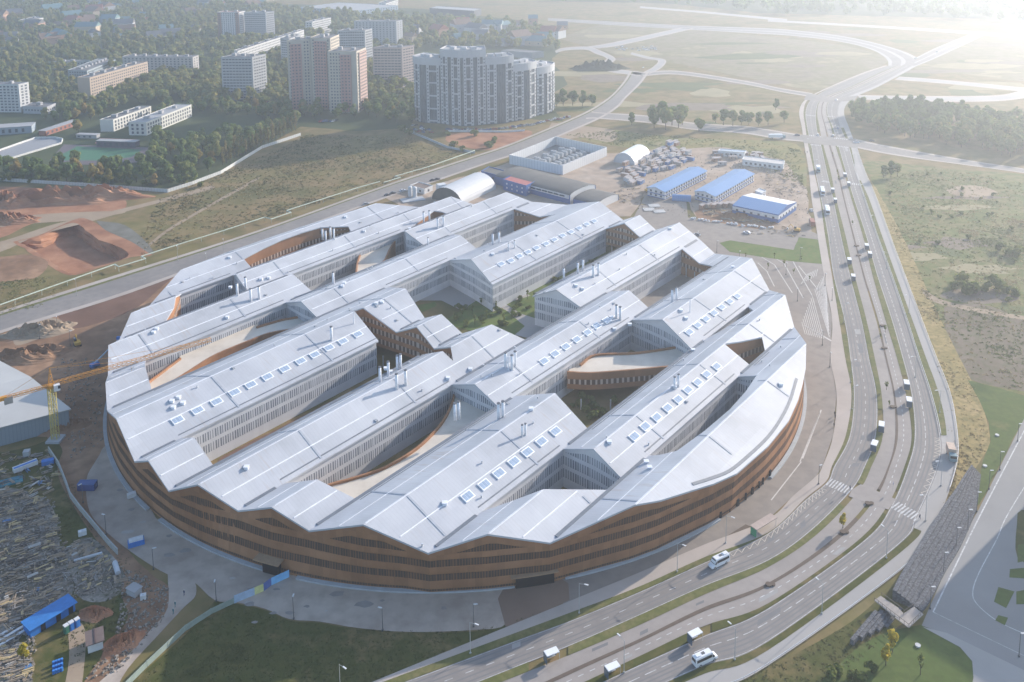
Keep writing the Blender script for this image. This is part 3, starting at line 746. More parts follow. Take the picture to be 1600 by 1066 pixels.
for i in range(64):
    if i<40: px,py=hb_.uniform(880,1370),hb_.uniform(40,200)
    elif i<52: px,py=hb_.uniform(1400,1640),hb_.uniform(62,150)
    else: px,py=hb_.uniform(1380,1600),hb_.uniform(270,560)
    if 1230<px<1345 and py>130: continue
    p=un(px,py); k=1 if i<52 else .45; rx,ry=hb_.uniform(14,60)*k,hb_.uniform(6,22)*k
    P=[(p.x+rx*math.cos(a*.45)*hb_.uniform(.6,1.2),p.y+ry*math.sin(a*.45)*hb_.uniform(.6,1.2)) for a in range(14)]
    flat([tuple(q) for q in catmull(P+P[:1],2)[:-1]],0.045,HBM[i%3],'heath_ground')
# --- left: dug soil, tracks, earth beside the building
patch('dug_soil',[(-80,300),(0,292),(90,296),(160,300),(195,312),(188,330),(120,338),(50,350),(0,372),(-80,380)],0.03,G_RED,1.5,True,8)
patch('dirt_track',[(-60,385),(0,378),(80,352),(140,338),(225,318),(300,298),(330,290),(330,296),(270,312),(200,330),(140,347),(60,368),(0,394),(-60,402)],0.05,G_TRACK,0.6)
patch('dirt_track',[(-60,352),(20,340),(80,334),(180,330),(190,334),(110,345),(20,352),(-60,366)],0.05,G_TRACK,0.6)
flat(rough(catmull(gp([(20,378),(60,368),(112,345),(135,342),(170,360),(215,378),(238,398),(205,402),(150,420),(107,430),(66,408)])+gp([(20,378)]),4)[:-1],1.0,5),0.05,G_RED,'pit_margin',holes=[pitp])
patch('footpath',[(225,388),(262,358),(330,318),(380,290),(402,278),(404,280),(382,293),(332,321),(264,361),(228,390)],0.05,G_TRACK,0.1)
patch('bare_patch',[(0,402),(45,398),(75,410),(60,432),(20,440),(-20,435)],0.05,G_DIRT,1.5,True,6)
patch('bare_patch',[(150,345),(195,352),(232,382),(238,398),(205,378),(165,360)],0.06,noise_mat('rubble ground',[(0.12,0.115,0.09),(0.2,0.19,0.165)],0.1),1,True,6)
patch('building_earth',[(-60,545),(0,522),(90,494),(180,466),(272,428),(330,470),(360,600),(200,700),(170,720),(140,770),(165,830),(245,905),(262,930),(215,960),(150,900),(80,700),(40,600),(0,575),(-60,600)],0.03,G_DIRT,1.5,True,8)
patch('red_bank',[(90,494),(180,466),(272,428),(245,455),(215,480),(170,500),(110,514)],0.05,noise_mat('bank soil',[(0.13,0.075,0.055),(0.20,0.12,0.09)],0.06,0.95,0.1,9),1,True,6)
patch('sand_patch',[(20,520),(60,498),(95,500),(100,516),(60,530),(25,540)],0.05,G_TRACK,1,True,6)
patch('yard_ground',[(-60,720),(40,700),(90,690),(110,760),(150,830),(200,880),(250,915),(262,935),(235,965),(190,1010),(120,1100),(-80,1100)],0.05,G_DKGRASS,1.0,True,6)
patch('littered_ground',[(-60,775),(10,762),(60,775),(85,800),(95,860),(110,900),(110,935),(60,975),(30,1000),(50,1060),(40,1100),(-80,1100)],0.07,G_LITTER,1.5,True,5)
patch('littered_ground',[(95,860),(140,840),(185,880),(195,915),(165,940),(120,930)],0.07,G_LITTER,1.5,True,5)
patch('dirt_track',[(105,975),(128,975),(134,1010),(122,1100),(98,1100),(108,1030)],0.09,G_TRACK,0.3)
patch('gravel_track',[(262,898),(300,905),(306,930),(285,952),(250,990),(200,1045),(165,1100),(120,1100),(185,1040),(235,985),(262,950)],0.09,G_CONC,0.8,True,3)
patch('soil_bank',[(195,890),(230,900),(262,915),(270,950),(235,985),(185,1040),(150,1090),(125,1080),(170,1010),(200,965),(190,930)],0.07,G_DIRT,1.8,True,3)
patch('bare_patch',[(100,700),(150,700),(165,740),(150,790),(200,860),(235,905),(215,925),(170,870),(120,800),(90,740)],0.06,G_DIRT,1.5,True,4)
patch('concrete_apron',[(150,720),(175,700),(260,820),(600,900),(795,905),(800,925),(782,936),(790,976),(740,985),(640,988),(560,982),(500,972),(452,968),(415,952),(370,942),(335,938),(300,908),(262,898),(215,870),(170,835),(140,800),(135,750)],0.09,G_CONC,0.8,True,5)
patch('rough_slope',[(335,940),(370,944),(415,954),(452,970),(500,974),(560,984),(640,990),(740,987),(790,978),(860,952),(760,1005),(640,1055),(560,1100),(170,1120),(215,1060),(290,992)],0.07,G_DKGRASS,0.6,True,5)
patch('earth_lot',[(795,905),(870,900),(888,912),(890,938),(820,972),(790,980),(778,936)],0.10,noise_mat('brown lot',[(0.19,0.13,0.10),(0.24,0.17,0.13)],0.06),0.3,False)
st_=random.Random(31); SM=[noise_mat('damp stain',[(0.25,0.225,0.205),(0.31,0.285,0.265)],0.3),noise_mat('old patch',[(0.40,0.37,0.34),(0.46,0.43,0.40)],0.3)]
for i in range(26):
    px,py=st_.uniform(180,780),0; py=(905+ (px-480)**2*-0.00045)+st_.uniform(-6,68) if px>400 else 760+(px-170)*0.62+st_.uniform(-15,75)
    p=un(px,py)
    if (Vector(p[:2])-Vector((CX,CYW))).length<142.5: continue
    r=st_.uniform(.3,1.5); P=[(p.x+r*math.cos(a*.7)*st_.uniform(.6,1.3)*1.6,p.y+r*math.sin(a*.7)*st_.uniform(.6,1.2)) for a in range(9)]
    flat(P,0.10,SM[0 if st_.random()<.75 else 1],'ground_stain')
# --- plaza and streets round the building
patch('plaza',[(860,905),(885,955),(900,936),(1000,895),(1100,852),(1200,812),(1240,775),(1275,745),(1285,729),(1301.8,681),(1307,616),(1297.6,559),(1300,499),(1287,429),(1277,366),(1268,362),(1180,358),(1075,340),(1072,312),(1008,305),(990,340),(1000,600)],0.08,G_PLAZA,0,False)
patch('lawn',[(1124,380),(1140,376),(1180,382),(1240,391),(1248,371),(1279,375),(1286,413),(1240,409),(1190,402),(1140,394)],0.12,G_LAWN2,0.2,False,6)
patch('site_ground',[(600,308),(700,283),(795,254),(870,238),(960,240),(1020,234),(1130,230),(1225,250),(1262,300),(1268,362),(1180,358),(1090,342),(1072,312),(1008,305),(985,338),(900,345),(640,330)],0.05,G_SAND,1.0,False,8)
patch('earth_bank',[(1085,330),(1110,326),(1200,340),(1215,350),(1180,358),(1120,350),(1092,343)],0.07,G_DIRT,1,True,5)
patch('sand_patch',[(862,192),(900,196),(960,204),(955,222),(905,215),(850,228),(850,215)],0.06,G_TRACK,1.5,True,8)
patch('red_lot',[(700,208),(780,206),(830,205),(815,222),(760,235),(700,222)],0.06,G_RED,1.5,True,8)
# --- the long street on the left
def road(L,Rr,z,mat,name,k=6):
    a=catmull(gp(L),k); b=catmull(gp(Rr),k); m=MB(); m.strip(a,b,z); o=m.build(name,mat); o['kind']='structure'; return a,b
LU=[(-120,534),(0,494),(182,437),(400,366),(590,298),(640,281),(740,248),(800,228),(870,199),(918,178),(945,162),(962,148),(980,128),(990,112)]
LL=[(-120,562),(0,517),(196,456),(400,381),(606,306),(655,290),(760,254),(815,236),(885,206),(935,184),(962,167),(976,152),(998,130),(1010,113)]
road(LU,LL,0.10,G_ASPH,'street')
def shift(L,Rr,t0,t1): return [(a[0]+(b[0]-a[0])*t0,a[1]+(b[1]-a[1])*t0) for a,b in zip(L,Rr)],[(a[0]+(b[0]-a[0])*t1,a[1]+(b[1]-a[1])*t1) for a,b in zip(L,Rr)]
A_,B_=shift(LU,LL,-0.30,-0.12); road(A_,B_,0.12,G_WALK,'pavement')
A_,B_=shift(LU,LL,-0.12,0.0); road(A_,B_,0.11,G_STRIP,'verge')
A_,B_=shift(LU,LL,1.0,1.2); road(A_,B_,0.12,G_WALK,'pavement')
# --- cross streets and far roads
def band(U_,L_,z,mat,name,ed=0.16):
    road(U_,L_,z,mat,name)
    for t0,t1 in ((0.0,ed),(1-ed,1.0)):
        A_,B_=shift(U_,L_,t0,t1); road(A_,B_,z+0.03,G_WALK,'pavement')
band([(925,174),(937,176),(1012,181),(1082,192),(1162,197),(1216,205),(1251,211)],[(915,186),(937,186),(1012,192.5),(1082,203),(1162,209),(1216,218),(1256,222)],0.11,G_ASPH,'cross_street')
band([(1335,217),(1375,226),(1457,241),(1527,253),(1600,264),(1700,282)],[(1341,232),(1375,239),(1424,247),(1506,258),(1600,271),(1700,289)],0.11,G_ASPH,'cross_street')
band([(1005,113),(1060,111),(1162,126),(1220,138),(1270,146)],[(1005,119),(1060,117),(1162,132),(1220,144),(1262,151)],0.11,G_ASPH,'far_road',0.25)
band([(1340,149),(1420,150),(1486,150.5),(1558,149),(1589,143.5),(1612,138),(1700,128)],[(1345,156),(1420,158),(1486,159.5),(1558,158.5),(1600,154),(1640,147),(1710,138)],0.11,G_WALK2,'far_road',0.2)
band([(1405,120),(1450,123),(1506,128),(1589,136),(1612,138)],[(1398,125),(1450,129),(1506,134),(1589,142.5),(1620,144)],0.12,G_WALK2,'far_road',0.2)
band([(1200,31),(1374,40.5),(1519,49),(1600,56),(1750,66)],[(1200,34),(1374,44),(1519,54),(1600,61),(1750,72)],0.11,G_WALK2,'far_road',0.2)
band([(1000,10),(1100,18),(1230,30)],[(1000,13),(1100,21),(1230,34)],0.11,G_WALK2,'far_road',0.2)
band([(918,73),(960,66),(1063,43.5)],[(935,76),(975,70),(1085,45)],0.11,G_WALK2,'far_road',0.2)
band([(867,80),(880,75),(918,73),(940,80),(962,92),(950,103),(965,108),(1005,113)],[(869,83),(885,79),(915,78),(930,84),(948,92),(935,101),(950,112),(1000,119)],0.10,G_WALK2,'far_road',0.2)
band([(1005,113),(1020,105),(1028,95),(1010,92),(985,85)],[(1015,116),(1034,106),(1040,94),(1015,89),(987,82)],0.10,G_WALK2,'far_road',0.2)
band([(1320,81),(1300,120),(1280,135)],[(1321,82),(1301,121),(1281,136)],0.05,G_TRACK,'far_track',0.2) if False else None
# --- the avenue: sections across it, from the near end to the far end
X=[800,900,1000,1100,1200]
SEC=dict(
 a=[(x,y) for x,y in zip(X,(977,936,895,852,812))]+[(1240,775),(1275,745),(1285,729.5),(1301.8,681),(1307,616),(1297.6,559),(1300,499),(1287,429),(1277,366),(1268,310),(1263.6,267),(1256.9,228),(1253,200),(1249,173),(1261,154),(1296,136),(1345.6,115),(1381.7,103)],
 b0=[(x,y) for x,y in zip(X,(992,955,917,872,833))]+[(1257,781),(1291,752.5),(1300,729),(1321.5,681),(1330.5,616),(1320.6,559),(1311,499),(1299.5,429),(1288.8,366),(1281,310),(1271.5,267),(1263,228),(1258.6,200),(1255.8,173),(1265,154),(1300,136),(1351,115),(1387,103)],
 b1=[(x,y) for x,y in zip(X,(1004,967,925,880,834))]+[(1258,782),(1292.5,753.5),(1303,729.5),(1327.4,681),(1334,616),(1328.4,559),(1319,499),(1302,429),(1293.3,366),(1282.5,310),(1273.8,267),(1267.6,228),(1261.4,200),(1259,173),(1270,154),(1301,136),(1351.8,115),(1388,103)],
 b2=[(x,y) for x,y in zip(X,(1046,1006,962,917,877))]+[(1270,828),(1331,766),(1352,729.5),(1368.8,681),(1370,616),(1358,559),(1346,499),(1328,429),(1313.6,366),(1301.8,310),(1291.8,267),(1283.3,228),(1276,200),(1275.4,173),(1285.7,154),(1329,136),(1372,115),(1401.3,103)],
 b3=[(x,y) for x,y in zip(X,(1060,1020,977,930,887))]+[(1276,836),(1340,770),(1361.6,729.5),(1379.3,681),(1377.3,616),(1366.5,559),(1353.4,499),(1335,429),(1320.4,366),(1306.3,310),(1297.4,267),(1286.7,228),(1280.5,200),(1277,173),(1287,154),(1331,136),(1374.5,115),(1403,103)],
 b4=[(x,y) for x,y in zip(X,(1091,1044,999,950,912))]+[(1300,844),(1362,778),(1387.8,729.5),(1399,681),(1395.7,616),(1383,559),(1368.5,499),(1348,429),(1331.6,366),(1317.5,310),(1307,267),(1295.2,228),(1289,200),(1283.3,173),(1292,154),(1335,136),(1380,115),(1407,103)],
 b5=[(x,y) for x,y in zip(X,(1097,1050,1004,956,917))]+[(1306,847),(1367,781),(1390.5,729.5),(1403,681),(1398.4,616),(1385.6,559),(1371.8,499),(1350.4,429),(1333.9,366),(1319.6,310),(1309.8,267),(1298,228),(1290.7,200),(1284.5,173),(1294,154),(1337,136),(1381,115),(1408,103)],
 b6=[(x,y) for x,y in zip(X,(1120,1073,1026,979,944))]+[(1340,846),(1388,788),(1413.3,729.5),(1424.6,681),(1415.4,616),(1401.3,559),(1383,499),(1363,429),(1347.4,366),(1330,310),(1317.7,267),(1305.3,228),(1298.5,200),(1291,173),(1300,154),(1341,136),(1386,115),(1411,103)],
 b7=[(x,y) for x,y in zip(X,(1134,1086,1039,994,951))]+[(1350,845),(1392,792),(1418,729.5),(1429,681),(1424,616),(1409.9,559),(1392.8,499),(1370,429),(1352.4,366),(1333.9,310),(1321,267),(1309.8,228),(1301.4,200),(1292,173),(1301,154),(1342,136),(1387,115),(1412,103)],
 b8=[(x,y) for x,y in zip(X,(1185,1135,1087,1042,1004))]+[(1405,852),(1434,806),(1466.6,729.5),(1470,681),(1455,616),(1436,559),(1417,499),(1393,429),(1370,366),(1351.5,310),(1337,267),(1326,228),(1314,200),(1310,173),(1321,154),(1365,136),(1405,115),(1426,103)],
 b9=[(x,y) for x,y in zip(X,(1198,1148,1099,1054,1017))]+[(1418,855),(1442,812),(1468,729.5),(1479,681),(1467,616),(1446.6,559),(1425,499),(1399.7,429),(1377.2,366),(1357.5,310),(1338.5,267),(1329,228),(1318.8,200),(1311,173),(1322,154),(1366,136),(1406,115),(1427,103)],
 b10=[(x,y) for x,y in zip(X,(1222,1172,1123,1081,1041))]+[(1440,865),(1470,803),(1494.4,729.5),(1496,681),(1484.4,616),(1462.4,559),(1439.4,499),(1413,429),(1389.6,366),(1369.3,310),(1350.9,267),(1337.4,228),(1326.7,200),(1318.8,173),(1333,154),(1372,136),(1411.6,115),(1433,103)])
LN={}
for k,L in SEC.items():
    P=gp(L); P=[P[0]+(P[0]-P[1])*2.2,P[0]+(P[0]-P[1])*1.1]+P; LN[k]=catmull(P,8)
NS=len(LN['a'])
def lane(k0,k1,z,mat,name,i0=0,i1=None):
    m=MB(); i1=NS if i1 is None else i1; m.strip(LN[k0][i0:i1],LN[k1][i0:i1],z); o=m.build(name,mat); o['kind']='structure'; return o
def st(i): return (i+2)*8   # sample index of section i
lane('a','b0',0.16,G_WALK,'pavement')
lane('b1','b2',0.10,G_ASPH,'carriageway'); lane('b7','b8',0.10,G_ASPH,'carriageway')
lane('b3','b4',0.13,G_TRAM,'tram_lane'); lane('b5','b6',0.13,G_TRAM,'tram_lane')
lane('b9','b10',0.16,G_WALK2,'pavement'); lane('b8','b9',0.13,G_KERB,'kerb_strip')
ZB=st(6)
for i0,i1 in ((0,st(4)+4),(st(7),st(10)+5),(st(10)+7,st(11)+7),(st(12)+3,st(14)),(st(15),st(18))): lane('b0','b1',0.19,G_STRIP,'grass_strip',i0,i1+1)
for i0,i1 in ((0,st(2)-14),(st(2)-9,ZB-3),(ZB+2,st(8)+2),(st(8)+5,st(12)),(st(12)+1,st(14)+2),(st(14)+3,st(16)+3),(st(16)+6,st(23-1))): lane('b2','b3',0.20,G_STRIP,'grass_strip',i0,min(NS,i1+1))
for i0,i1 in ((0,st(3)-1),(st(3)+1,ZB-2),(ZB+3,st(9)-1),(st(9)+4,st(12)+4),(st(12)+6,st(14)+4),(st(15),st(16)),(st(16)+5,st(22))): lane('b6','b7',0.20,G_DKGRASS if i1<st(9) else G_STRIP,'grass_strip',i0,min(NS,i1+1))
for i0,i1 in ((0,ZB-4),(ZB+2,st(11)-4),(st(11)+5,st(14)+5),(st(15),st(16)+2),(st(16)+6,st(22))): lane('b4','b5',0.20,G_CHIP,'median_strip',i0,min(NS,i1+1))
for i0,i1 in ((0,ZB-4),(st(8),st(14)+5),(st(15)+2,st(17))): lane('b8','b9',0.20,G_DKGRASS if i1<st(6) else G_STRIP,'grass_strip',i0,i1+1)
m=MB(); 
P=gp([(1331,766),(1345,757),(1361,764),(1400,781),(1388,797),(1352,786),(1326,776)]); flat(P,0.15,G_TRAM,'crossing_island')
# curve off to the left and straight on at the far end
def curve(L,Rr,mat,name,z=0.10): road(L,Rr,z,mat,name)
inn=[(1388,103),(1387,95),(1379,87),(1362,78),(1333,69.5),(1290,62),(1230,55.5),(1171,52),(1071,46),(974,40.5),(856,32.5)]
ou=[(1433,103),(1436,93),(1418,83),(1395,75),(1362,66),(1312,56),(1230,46.5),(1171,43.5),(1071,40),(974,35),(856,28.5)]
curve(inn,ou,G_WALK2,'far_avenue',0.09)
for t0,t1 in ((0.12,0.42),(0.56,0.86)):
    A_,B_=shift(inn,ou,t0,t1); curve(A_,B_,G_ASPH,'far_carriageway',0.12)
U_=[(1405,103),(1440,86),(1465,74),(1522,51)]; L_=[(1433,103),(1458,93),(1490,78),(1545,52)]
curve(U_,L_,G_WALK2,'far_avenue',0.10)
for t0,t1 in ((0.12,0.45),(0.55,0.88)):
    A_,B_=shift(U_,L_,t0,t1); curve(A_,B_,G_ASPH,'far_carriageway',0.125)
# crossings of the avenue by the cross streets
for U_,L_ in (([(1251,211),(1290,214),(1337,218)],[(1256,224),(1290,227),(1341,232)]),([(1262,146),(1300,152),(1340,150)],[(1256,156),(1290,160),(1335,158)])):
    curve(U_,L_,G_ASPH,'junction',0.22)
# --- road markings: dashed centre lines, zebra crossings
def lerpline(k0,k1,t): return [a.lerp(b,t) for a,b in zip(LN[k0],LN[k1])]
def dashes(line,z,wd,on,off,s0=0,s1=1e9,mb=None):
    mb=mb or MB(); s=0; pos=0
    for a,b in zip(line[:-1],line[1:]):
        L=(b-a).length; d=(b-a)/max(L,1e-6); n=Vector((-d.y,d.x))*wd/2; t=0
        while t<L:
            ph=(s+t)%(on+off)
            if ph<on:
                e=min(L,t+on-ph)
                if s0<=s+t<s1: p=a+d*t;q=a+d*e; mb.face([(p.x-n.x,p.y-n.y,z),(q.x-n.x,q.y-n.y,z),(q.x+n.x,q.y+n.y,z),(p.x+n.x,p.y+n.y,z)])
                t=e+1e-4
            else: t+= on+off-ph+1e-4
        s+=L
    return mb
for k0,k1,t,z,on,off in (('b1','b2',0.5,0.112,2.2,3.4),('b7','b8',0.42,0.112,3.4,1.6),('b5','b6',0.42,0.142,1.6,1.8)):
    o=dashes(lerpline(k0,k1,t),z,0.22 if off<3 else 0.2,on,off).build('lane_marking',G_PAINT); o['kind']='structure'
for k0,k1,t,z in (('b1','b2',0.03,0.112),('b1','b2',0.97,0.112),('b7','b8',0.03,0.112),('b7','b8',0.955,0.112)):
    o=dashes(lerpline(k0,k1,t),z,0.16,1e6,0.1).build('edge_line',G_PAINT); o['kind']='structure'
def zebra(A,B,width_px,n,z=0.115):
    a=un(*A);b=un(*B); d=(b-a); L=d.length; d/=L; mb=MB()
    nn=Vector((-d.y,d.x,0))
    for i in range(n):
        p=a+d*(L*(i+0.2)/n); q=a+d*(L*(i+0.65)/n)
        mb.face([tuple(v)[:2]+(z,) for v in (p-nn*width_px,q-nn*width_px,q+nn*width_px,p+nn*width_px)])
    o=mb.build('zebra_crossing',G_PAINT); o['kind']='structure'
zebra((1294,753),(1330,769),2.3,8); zebra((1397,789),(1437,811),2.3,8)
zebra((1285,283),(1298,285.5),2.0,6,0.115); zebra((1325,287),(1346,289),2.0,7,0.115)
for A,B in (((1264,212),(1284,214)),((1303,216),(1325,218.5)),((1266,226.5),(1283,228)),((1308,229),(1326,231)),((1259,180),(1275,182)),((1292,182),(1310,184))): zebra(A,B,1.6,7,0.235)
WT=noise_mat('tyre-darkened asphalt',[(0.172,0.168,0.170),(0.200,0.195,0.195)],0.05,0.8,0.3,8)
for k0,k1,ts in (('b1','b2',(0.16,0.34,0.66,0.84)),('b7','b8',(0.12,0.26,0.56,0.70,0.86))):
    for t_ in ts:
        a=lerpline(k0,k1,t_-0.028);b=lerpline(k0,k1,t_+0.028); m=MB(); m.strip(a,b,0.106); o=m.build('wheel_track',WT); o['kind']='structure'
rp_=random.Random(9); PM=[noise_mat('asphalt repair',[(0.17,0.17,0.175),(0.20,0.20,0.205)],0.3,0.85),noise_mat('pale asphalt repair',[(0.30,0.295,0.29),(0.34,0.33,0.325)],0.3,0.85)]
for k in range(26):
    k0,k1,z=rp_.choice((('b1','b2',0.108),('b7','b8',0.108),('b3','b4',0.138),('b5','b6',0.138))); i=rp_.randrange(4,st(16)); t0=rp_.uniform(0.05,0.6); t1=t0+rp_.uniform(.15,.35); j=min(NS-1,i+rp_.choice((1,1,2)))
    a,b=lerpline(k0,k1,t0),lerpline(k0,k1,t1); m=MB(); m.strip(a[i:j+1],b[i:j+1],z+k*0.00015); o=m.build('asphalt_repair',PM[rp_.randrange(2)]); o['kind']='structure'
def zigzag(k0,k1,t,i0,i1,amp):
    L=lerpline(k0,k1,t); M2=lerpline(k0,k1,t+amp); pts=[]; s=0
    for i in range(i0,i1): pts.append(L[i].lerp(L[i+1],0.0)); pts.append(M2[i].lerp(M2[i+1],0.5))
    m=MB()
    for a,b in zip(pts[:-1],pts[1:]):
        d=(b-a).normalized(); n=Vector((-d.y,d.x))*0.09; m.face([(a.x-n.x,a.y-n.y,0.114),(b.x-n.x,b.y-n.y,0.114),(b.x+n.x,b.y+n.y,0.114),(a.x+n.x,a.y+n.y,0.114)])
    o=m.build('zigzag_marking',plain('worn yellow paint',(0.52,0.47,0.40))); o['kind']='structure'
zigzag('b7','b8',0.96,st(6)+3,st(8),-0.2); zigzag('b1','b2',0.04,st(3)+2,st(5)+6,0.2)
# plaza: pale stripes
ps=MB()
def stripe(L,wd,z=0.106):
    P=gp(L)
    for a,b in zip(P[:-1],P[1:]):
        d=(b-a).normalized(); n=Vector((-d.y,d.x,0))*wd/2; ps.face([tuple(v)[:2]+(z,) for v in (a-n,b-n,b+n,a+n)])
for i in range(10): stripe([(1269-i*1.8,462+i*4.6),(1287-i*3.2,530-i*0.8)],0.28)
for i in range(9): stripe([(1273+i*1.9,452-i*2.8),(1296-i*0.3,527-i*5)],0.28)
for i in range(7): stripe([(1262+i*2.6,428-i*1.2),(1252+i*3.8,444-i*2)],0.25)
for k in range(7): stripe([(1134-k*0-(0),398)],0) if False else None
for (x0,y0,x1,y1) in ((1146,415,1162,430),(1161,430,1172,452),(1152,406,1172,418),(1172,418,1200,462),(1168,405,1187,416),(1187,416,1217,470),(1180,402,1200,411),(1200,411,1232,468),(1210,420,1249,468)): stripe([(x0+26,y0-6),(x1+26,y1-6)] if False else [(x0+38,y0-4),(x1+38,y1-4)],0.45)
stripe([(1256,508),(1304,536)],0.9)
stripe([(1283,641),(1254,717)],0.5); stripe([(1281,644),(1250,722)],0.3); stripe([(1252,722),(1205,782)],0.35)
stripe([(1095,862),(1115,850)],0.1)
o=ps.build('plaza_stripe',plain('plaza stripe',(0.532,0.504,0.476))); o['kind']='structure'
patch('planting_strip',[(1067,872),(1120,848),(1165,820),(1172,823),(1160,834),(1110,858)],0.14,G_CHIP,0,False)
# lower-right square: dark asphalt with painted lines
patch('parking_square',[(1600,655),(1529,797),(1495,857),(1475,897),(1440,978),(1480,992),(1600,1050),(1760,1130),(1900,700),(1700,500)],0.09,noise_mat('square asphalt',[(0.238,0.231,0.224),(0.294,0.287,0.280)],0.03,0.85,0.25,8),0,False)
sq=MB()
def line2(L,wd,z=0.11,mb=sq):
    P=catmull(gp(L),5) if len(L)>2 else [Vector(p[:2]) for p in gp(L)]
    for a,b in zip(P[:-1],P[1:]):
        d=(b-a).normalized(); n=Vector((-d.y,d.x))*wd/2; mb.face([(a.x-n.x,a.y-n.y,z),(b.x-n.x,b.y-n.y,z),(b.x+n.x,b.y+n.y,z),(a.x+n.x,a.y+n.y,z)])
line2([(1610,655),(1536,797),(1500,870),(1458,957)],0.35); line2([(1640,700),(1577,800),(1558,842),(1530,895),(1520,925),(1527,945),(1560,972),(1610,995)],0.25)
line2([(1458,957),(1610,1030)],0.15)
o=sq.build('square_marking',G_PAINT); o['kind']='structure'
patch('path',[(1441,980),(1500,1012),(1519,1034),(1521,1060),(1512,1100),(1760,1140),(1700,1095),(1600,1048),(1480,990)],0.12,G_WALK2,0,False)
patch('planting_bed',[(1590,802),(1604,800),(1640,850),(1640,880),(1590,872)],0.13,G_DKGRASS,0,True)
for L in ([(1590,852),(1602,850),(1625,872),(1590,880)],[(1578,890),(1600,888),(1604,905),(1577,903)],[(1560,918),(1585,925),(1572,951),(1553,941)],[(1560,962),(1575,966),(1570,978),(1555,970)],[(1588,925),(1604,922),(1606,945),(1588,945)]):
    patch('planting_bed',L,0.13,G_LAWN,0,False)
# ================================================================ trees
def leaf_mat(name,cols,tr=0.0):
    m,t,b=newmat(name,0.85,0.1); N=t.nodes; L=t.links
    g=N.new('ShaderNodeNewGeometry'); oi=N.new('ShaderNodeObjectInfo')
    ad=N.new('ShaderNodeMath'); ad.operation='MULTIPLY_ADD'; L.new(oi.outputs['Random'],ad.inputs[0]); ad.inputs[1].default_value=0.62
    mu=N.new('ShaderNodeMath'); mu.operation='MULTIPLY'; L.new(g.outputs['Random Per Island'],mu.inputs[0]); mu.inputs[1].default_value=0.38; L.new(mu.outputs[0],ad.inputs[2])
    n=N.new('ShaderNodeTexNoise'); n.inputs['Scale'].default_value=0.035; L.new(g.outputs['Position'],n.inputs['Vector'])
    a2=N.new('ShaderNodeMath'); a2.operation='MULTIPLY_ADD'; L.new(n.outputs['Fac'],a2.inputs[0]); a2.inputs[1].default_value=0.7; a2.inputs[2].default_value=-0.35
    a3=N.new('ShaderNodeMath'); a3.operation='ADD'; L.new(ad.outputs[0],a3.inputs[0]); L.new(a2.outputs[0],a3.inputs[1])
    r=N.new('ShaderNodeValToRGB'); e=r.color_ramp.elements
    while len(e)<len(cols): e.new(0.5)
    for i,c in enumerate(cols): e[i].position=i/(len(cols)-1); e[i].color=c4(c)
    L.new(a3.outputs[0],r.inputs[0]); L.new(r.outputs[0],b.inputs['Base Color'])
    tl=N.new('ShaderNodeBsdfTranslucent'); L.new(r.outputs[0],tl.inputs['Color']); ms=N.new('ShaderNodeMixShader'); ms.inputs[0].default_value=0.5
    L.new(b.outputs[0],ms.inputs[1]); L.new(tl.outputs[0],ms.inputs[2]); L.new(ms.outputs[0],N['Material Output'].inputs['Surface']); return m
M_LEAF=leaf_mat('leaves',[(0.085,0.135,0.045),(0.135,0.20,0.065),(0.20,0.25,0.085),(0.33,0.30,0.11)])
M_LEAFY=leaf_mat('yellowing leaves',[(0.30,0.27,0.04),(0.46,0.38,0.06),(0.58,0.46,0.08)])
M_BUSH=leaf_mat('scrub leaves',[(0.10,0.14,0.045),(0.16,0.20,0.065),(0.24,0.25,0.09)])
M_BARK=plain('bark',(0.10,0.08,0.06),0.95)
def crown_pts(rs,h0,h1,rad,n,size,lobes,quad=True,mb=None,cx=0,cy=0,shape=1.0):
    mb=mb or MB(); L=[]
    for i in range(lobes):
        t=rs.random(); a=rs.uniform(0,6.28); k=math.sin(math.pi*(0.12+0.83*t))**shape
        r=rad*0.55*k*rs.uniform(0.3,1.0)
        L.append((math.cos(a)*r,math.sin(a)*r,h0+(h1-h0)*(0.15+0.75*t),rad*rs.uniform(0.38,0.62)*(0.55+0.45*k),(h1-h0)*rs.uniform(0.16,0.26)))
    for i in range(n):
        l=L[rs.randrange(lobes)]; 
        while True:
            d=Vector((rs.gauss(0,1),rs.gauss(0,1),rs.gauss(0,1)))
            if d.length>0.1: break
        d.normalize(); q=rs.uniform(0.72,1.06)
        p=Vector((cx+l[0]+d.x*l[3]*q,cy+l[1]+d.y*l[3]*q,max(h0*0.8,l[2]+d.z*l[4]*q)))
        nrm=(d+Vector((rs.gauss(0,.28),rs.gauss(0,.28),rs.gauss(0,.28)+0.15))).normalized()
        a=nrm.orthogonal().normalized(); b=nrm.cross(a); s=size*rs.uniform(0.6,1.3); th=rs.uniform(0,6.28)
        c1=a*math.cos(th)+b*math.sin(th); c2=b*math.cos(th)-a*math.sin(th)
        if quad: mb.face([p-c1*s-c2*s*.7,p+c1*s*.8-c2*s*.9,p+c1*s*1.05+c2*s*.7,p-c1*s*.6+c2*s])
        else: mb.face([p-c1*s-c2*s*.7,p+c1*s-c2*s*.7,p+c2*s])
    return mb
TREES={}
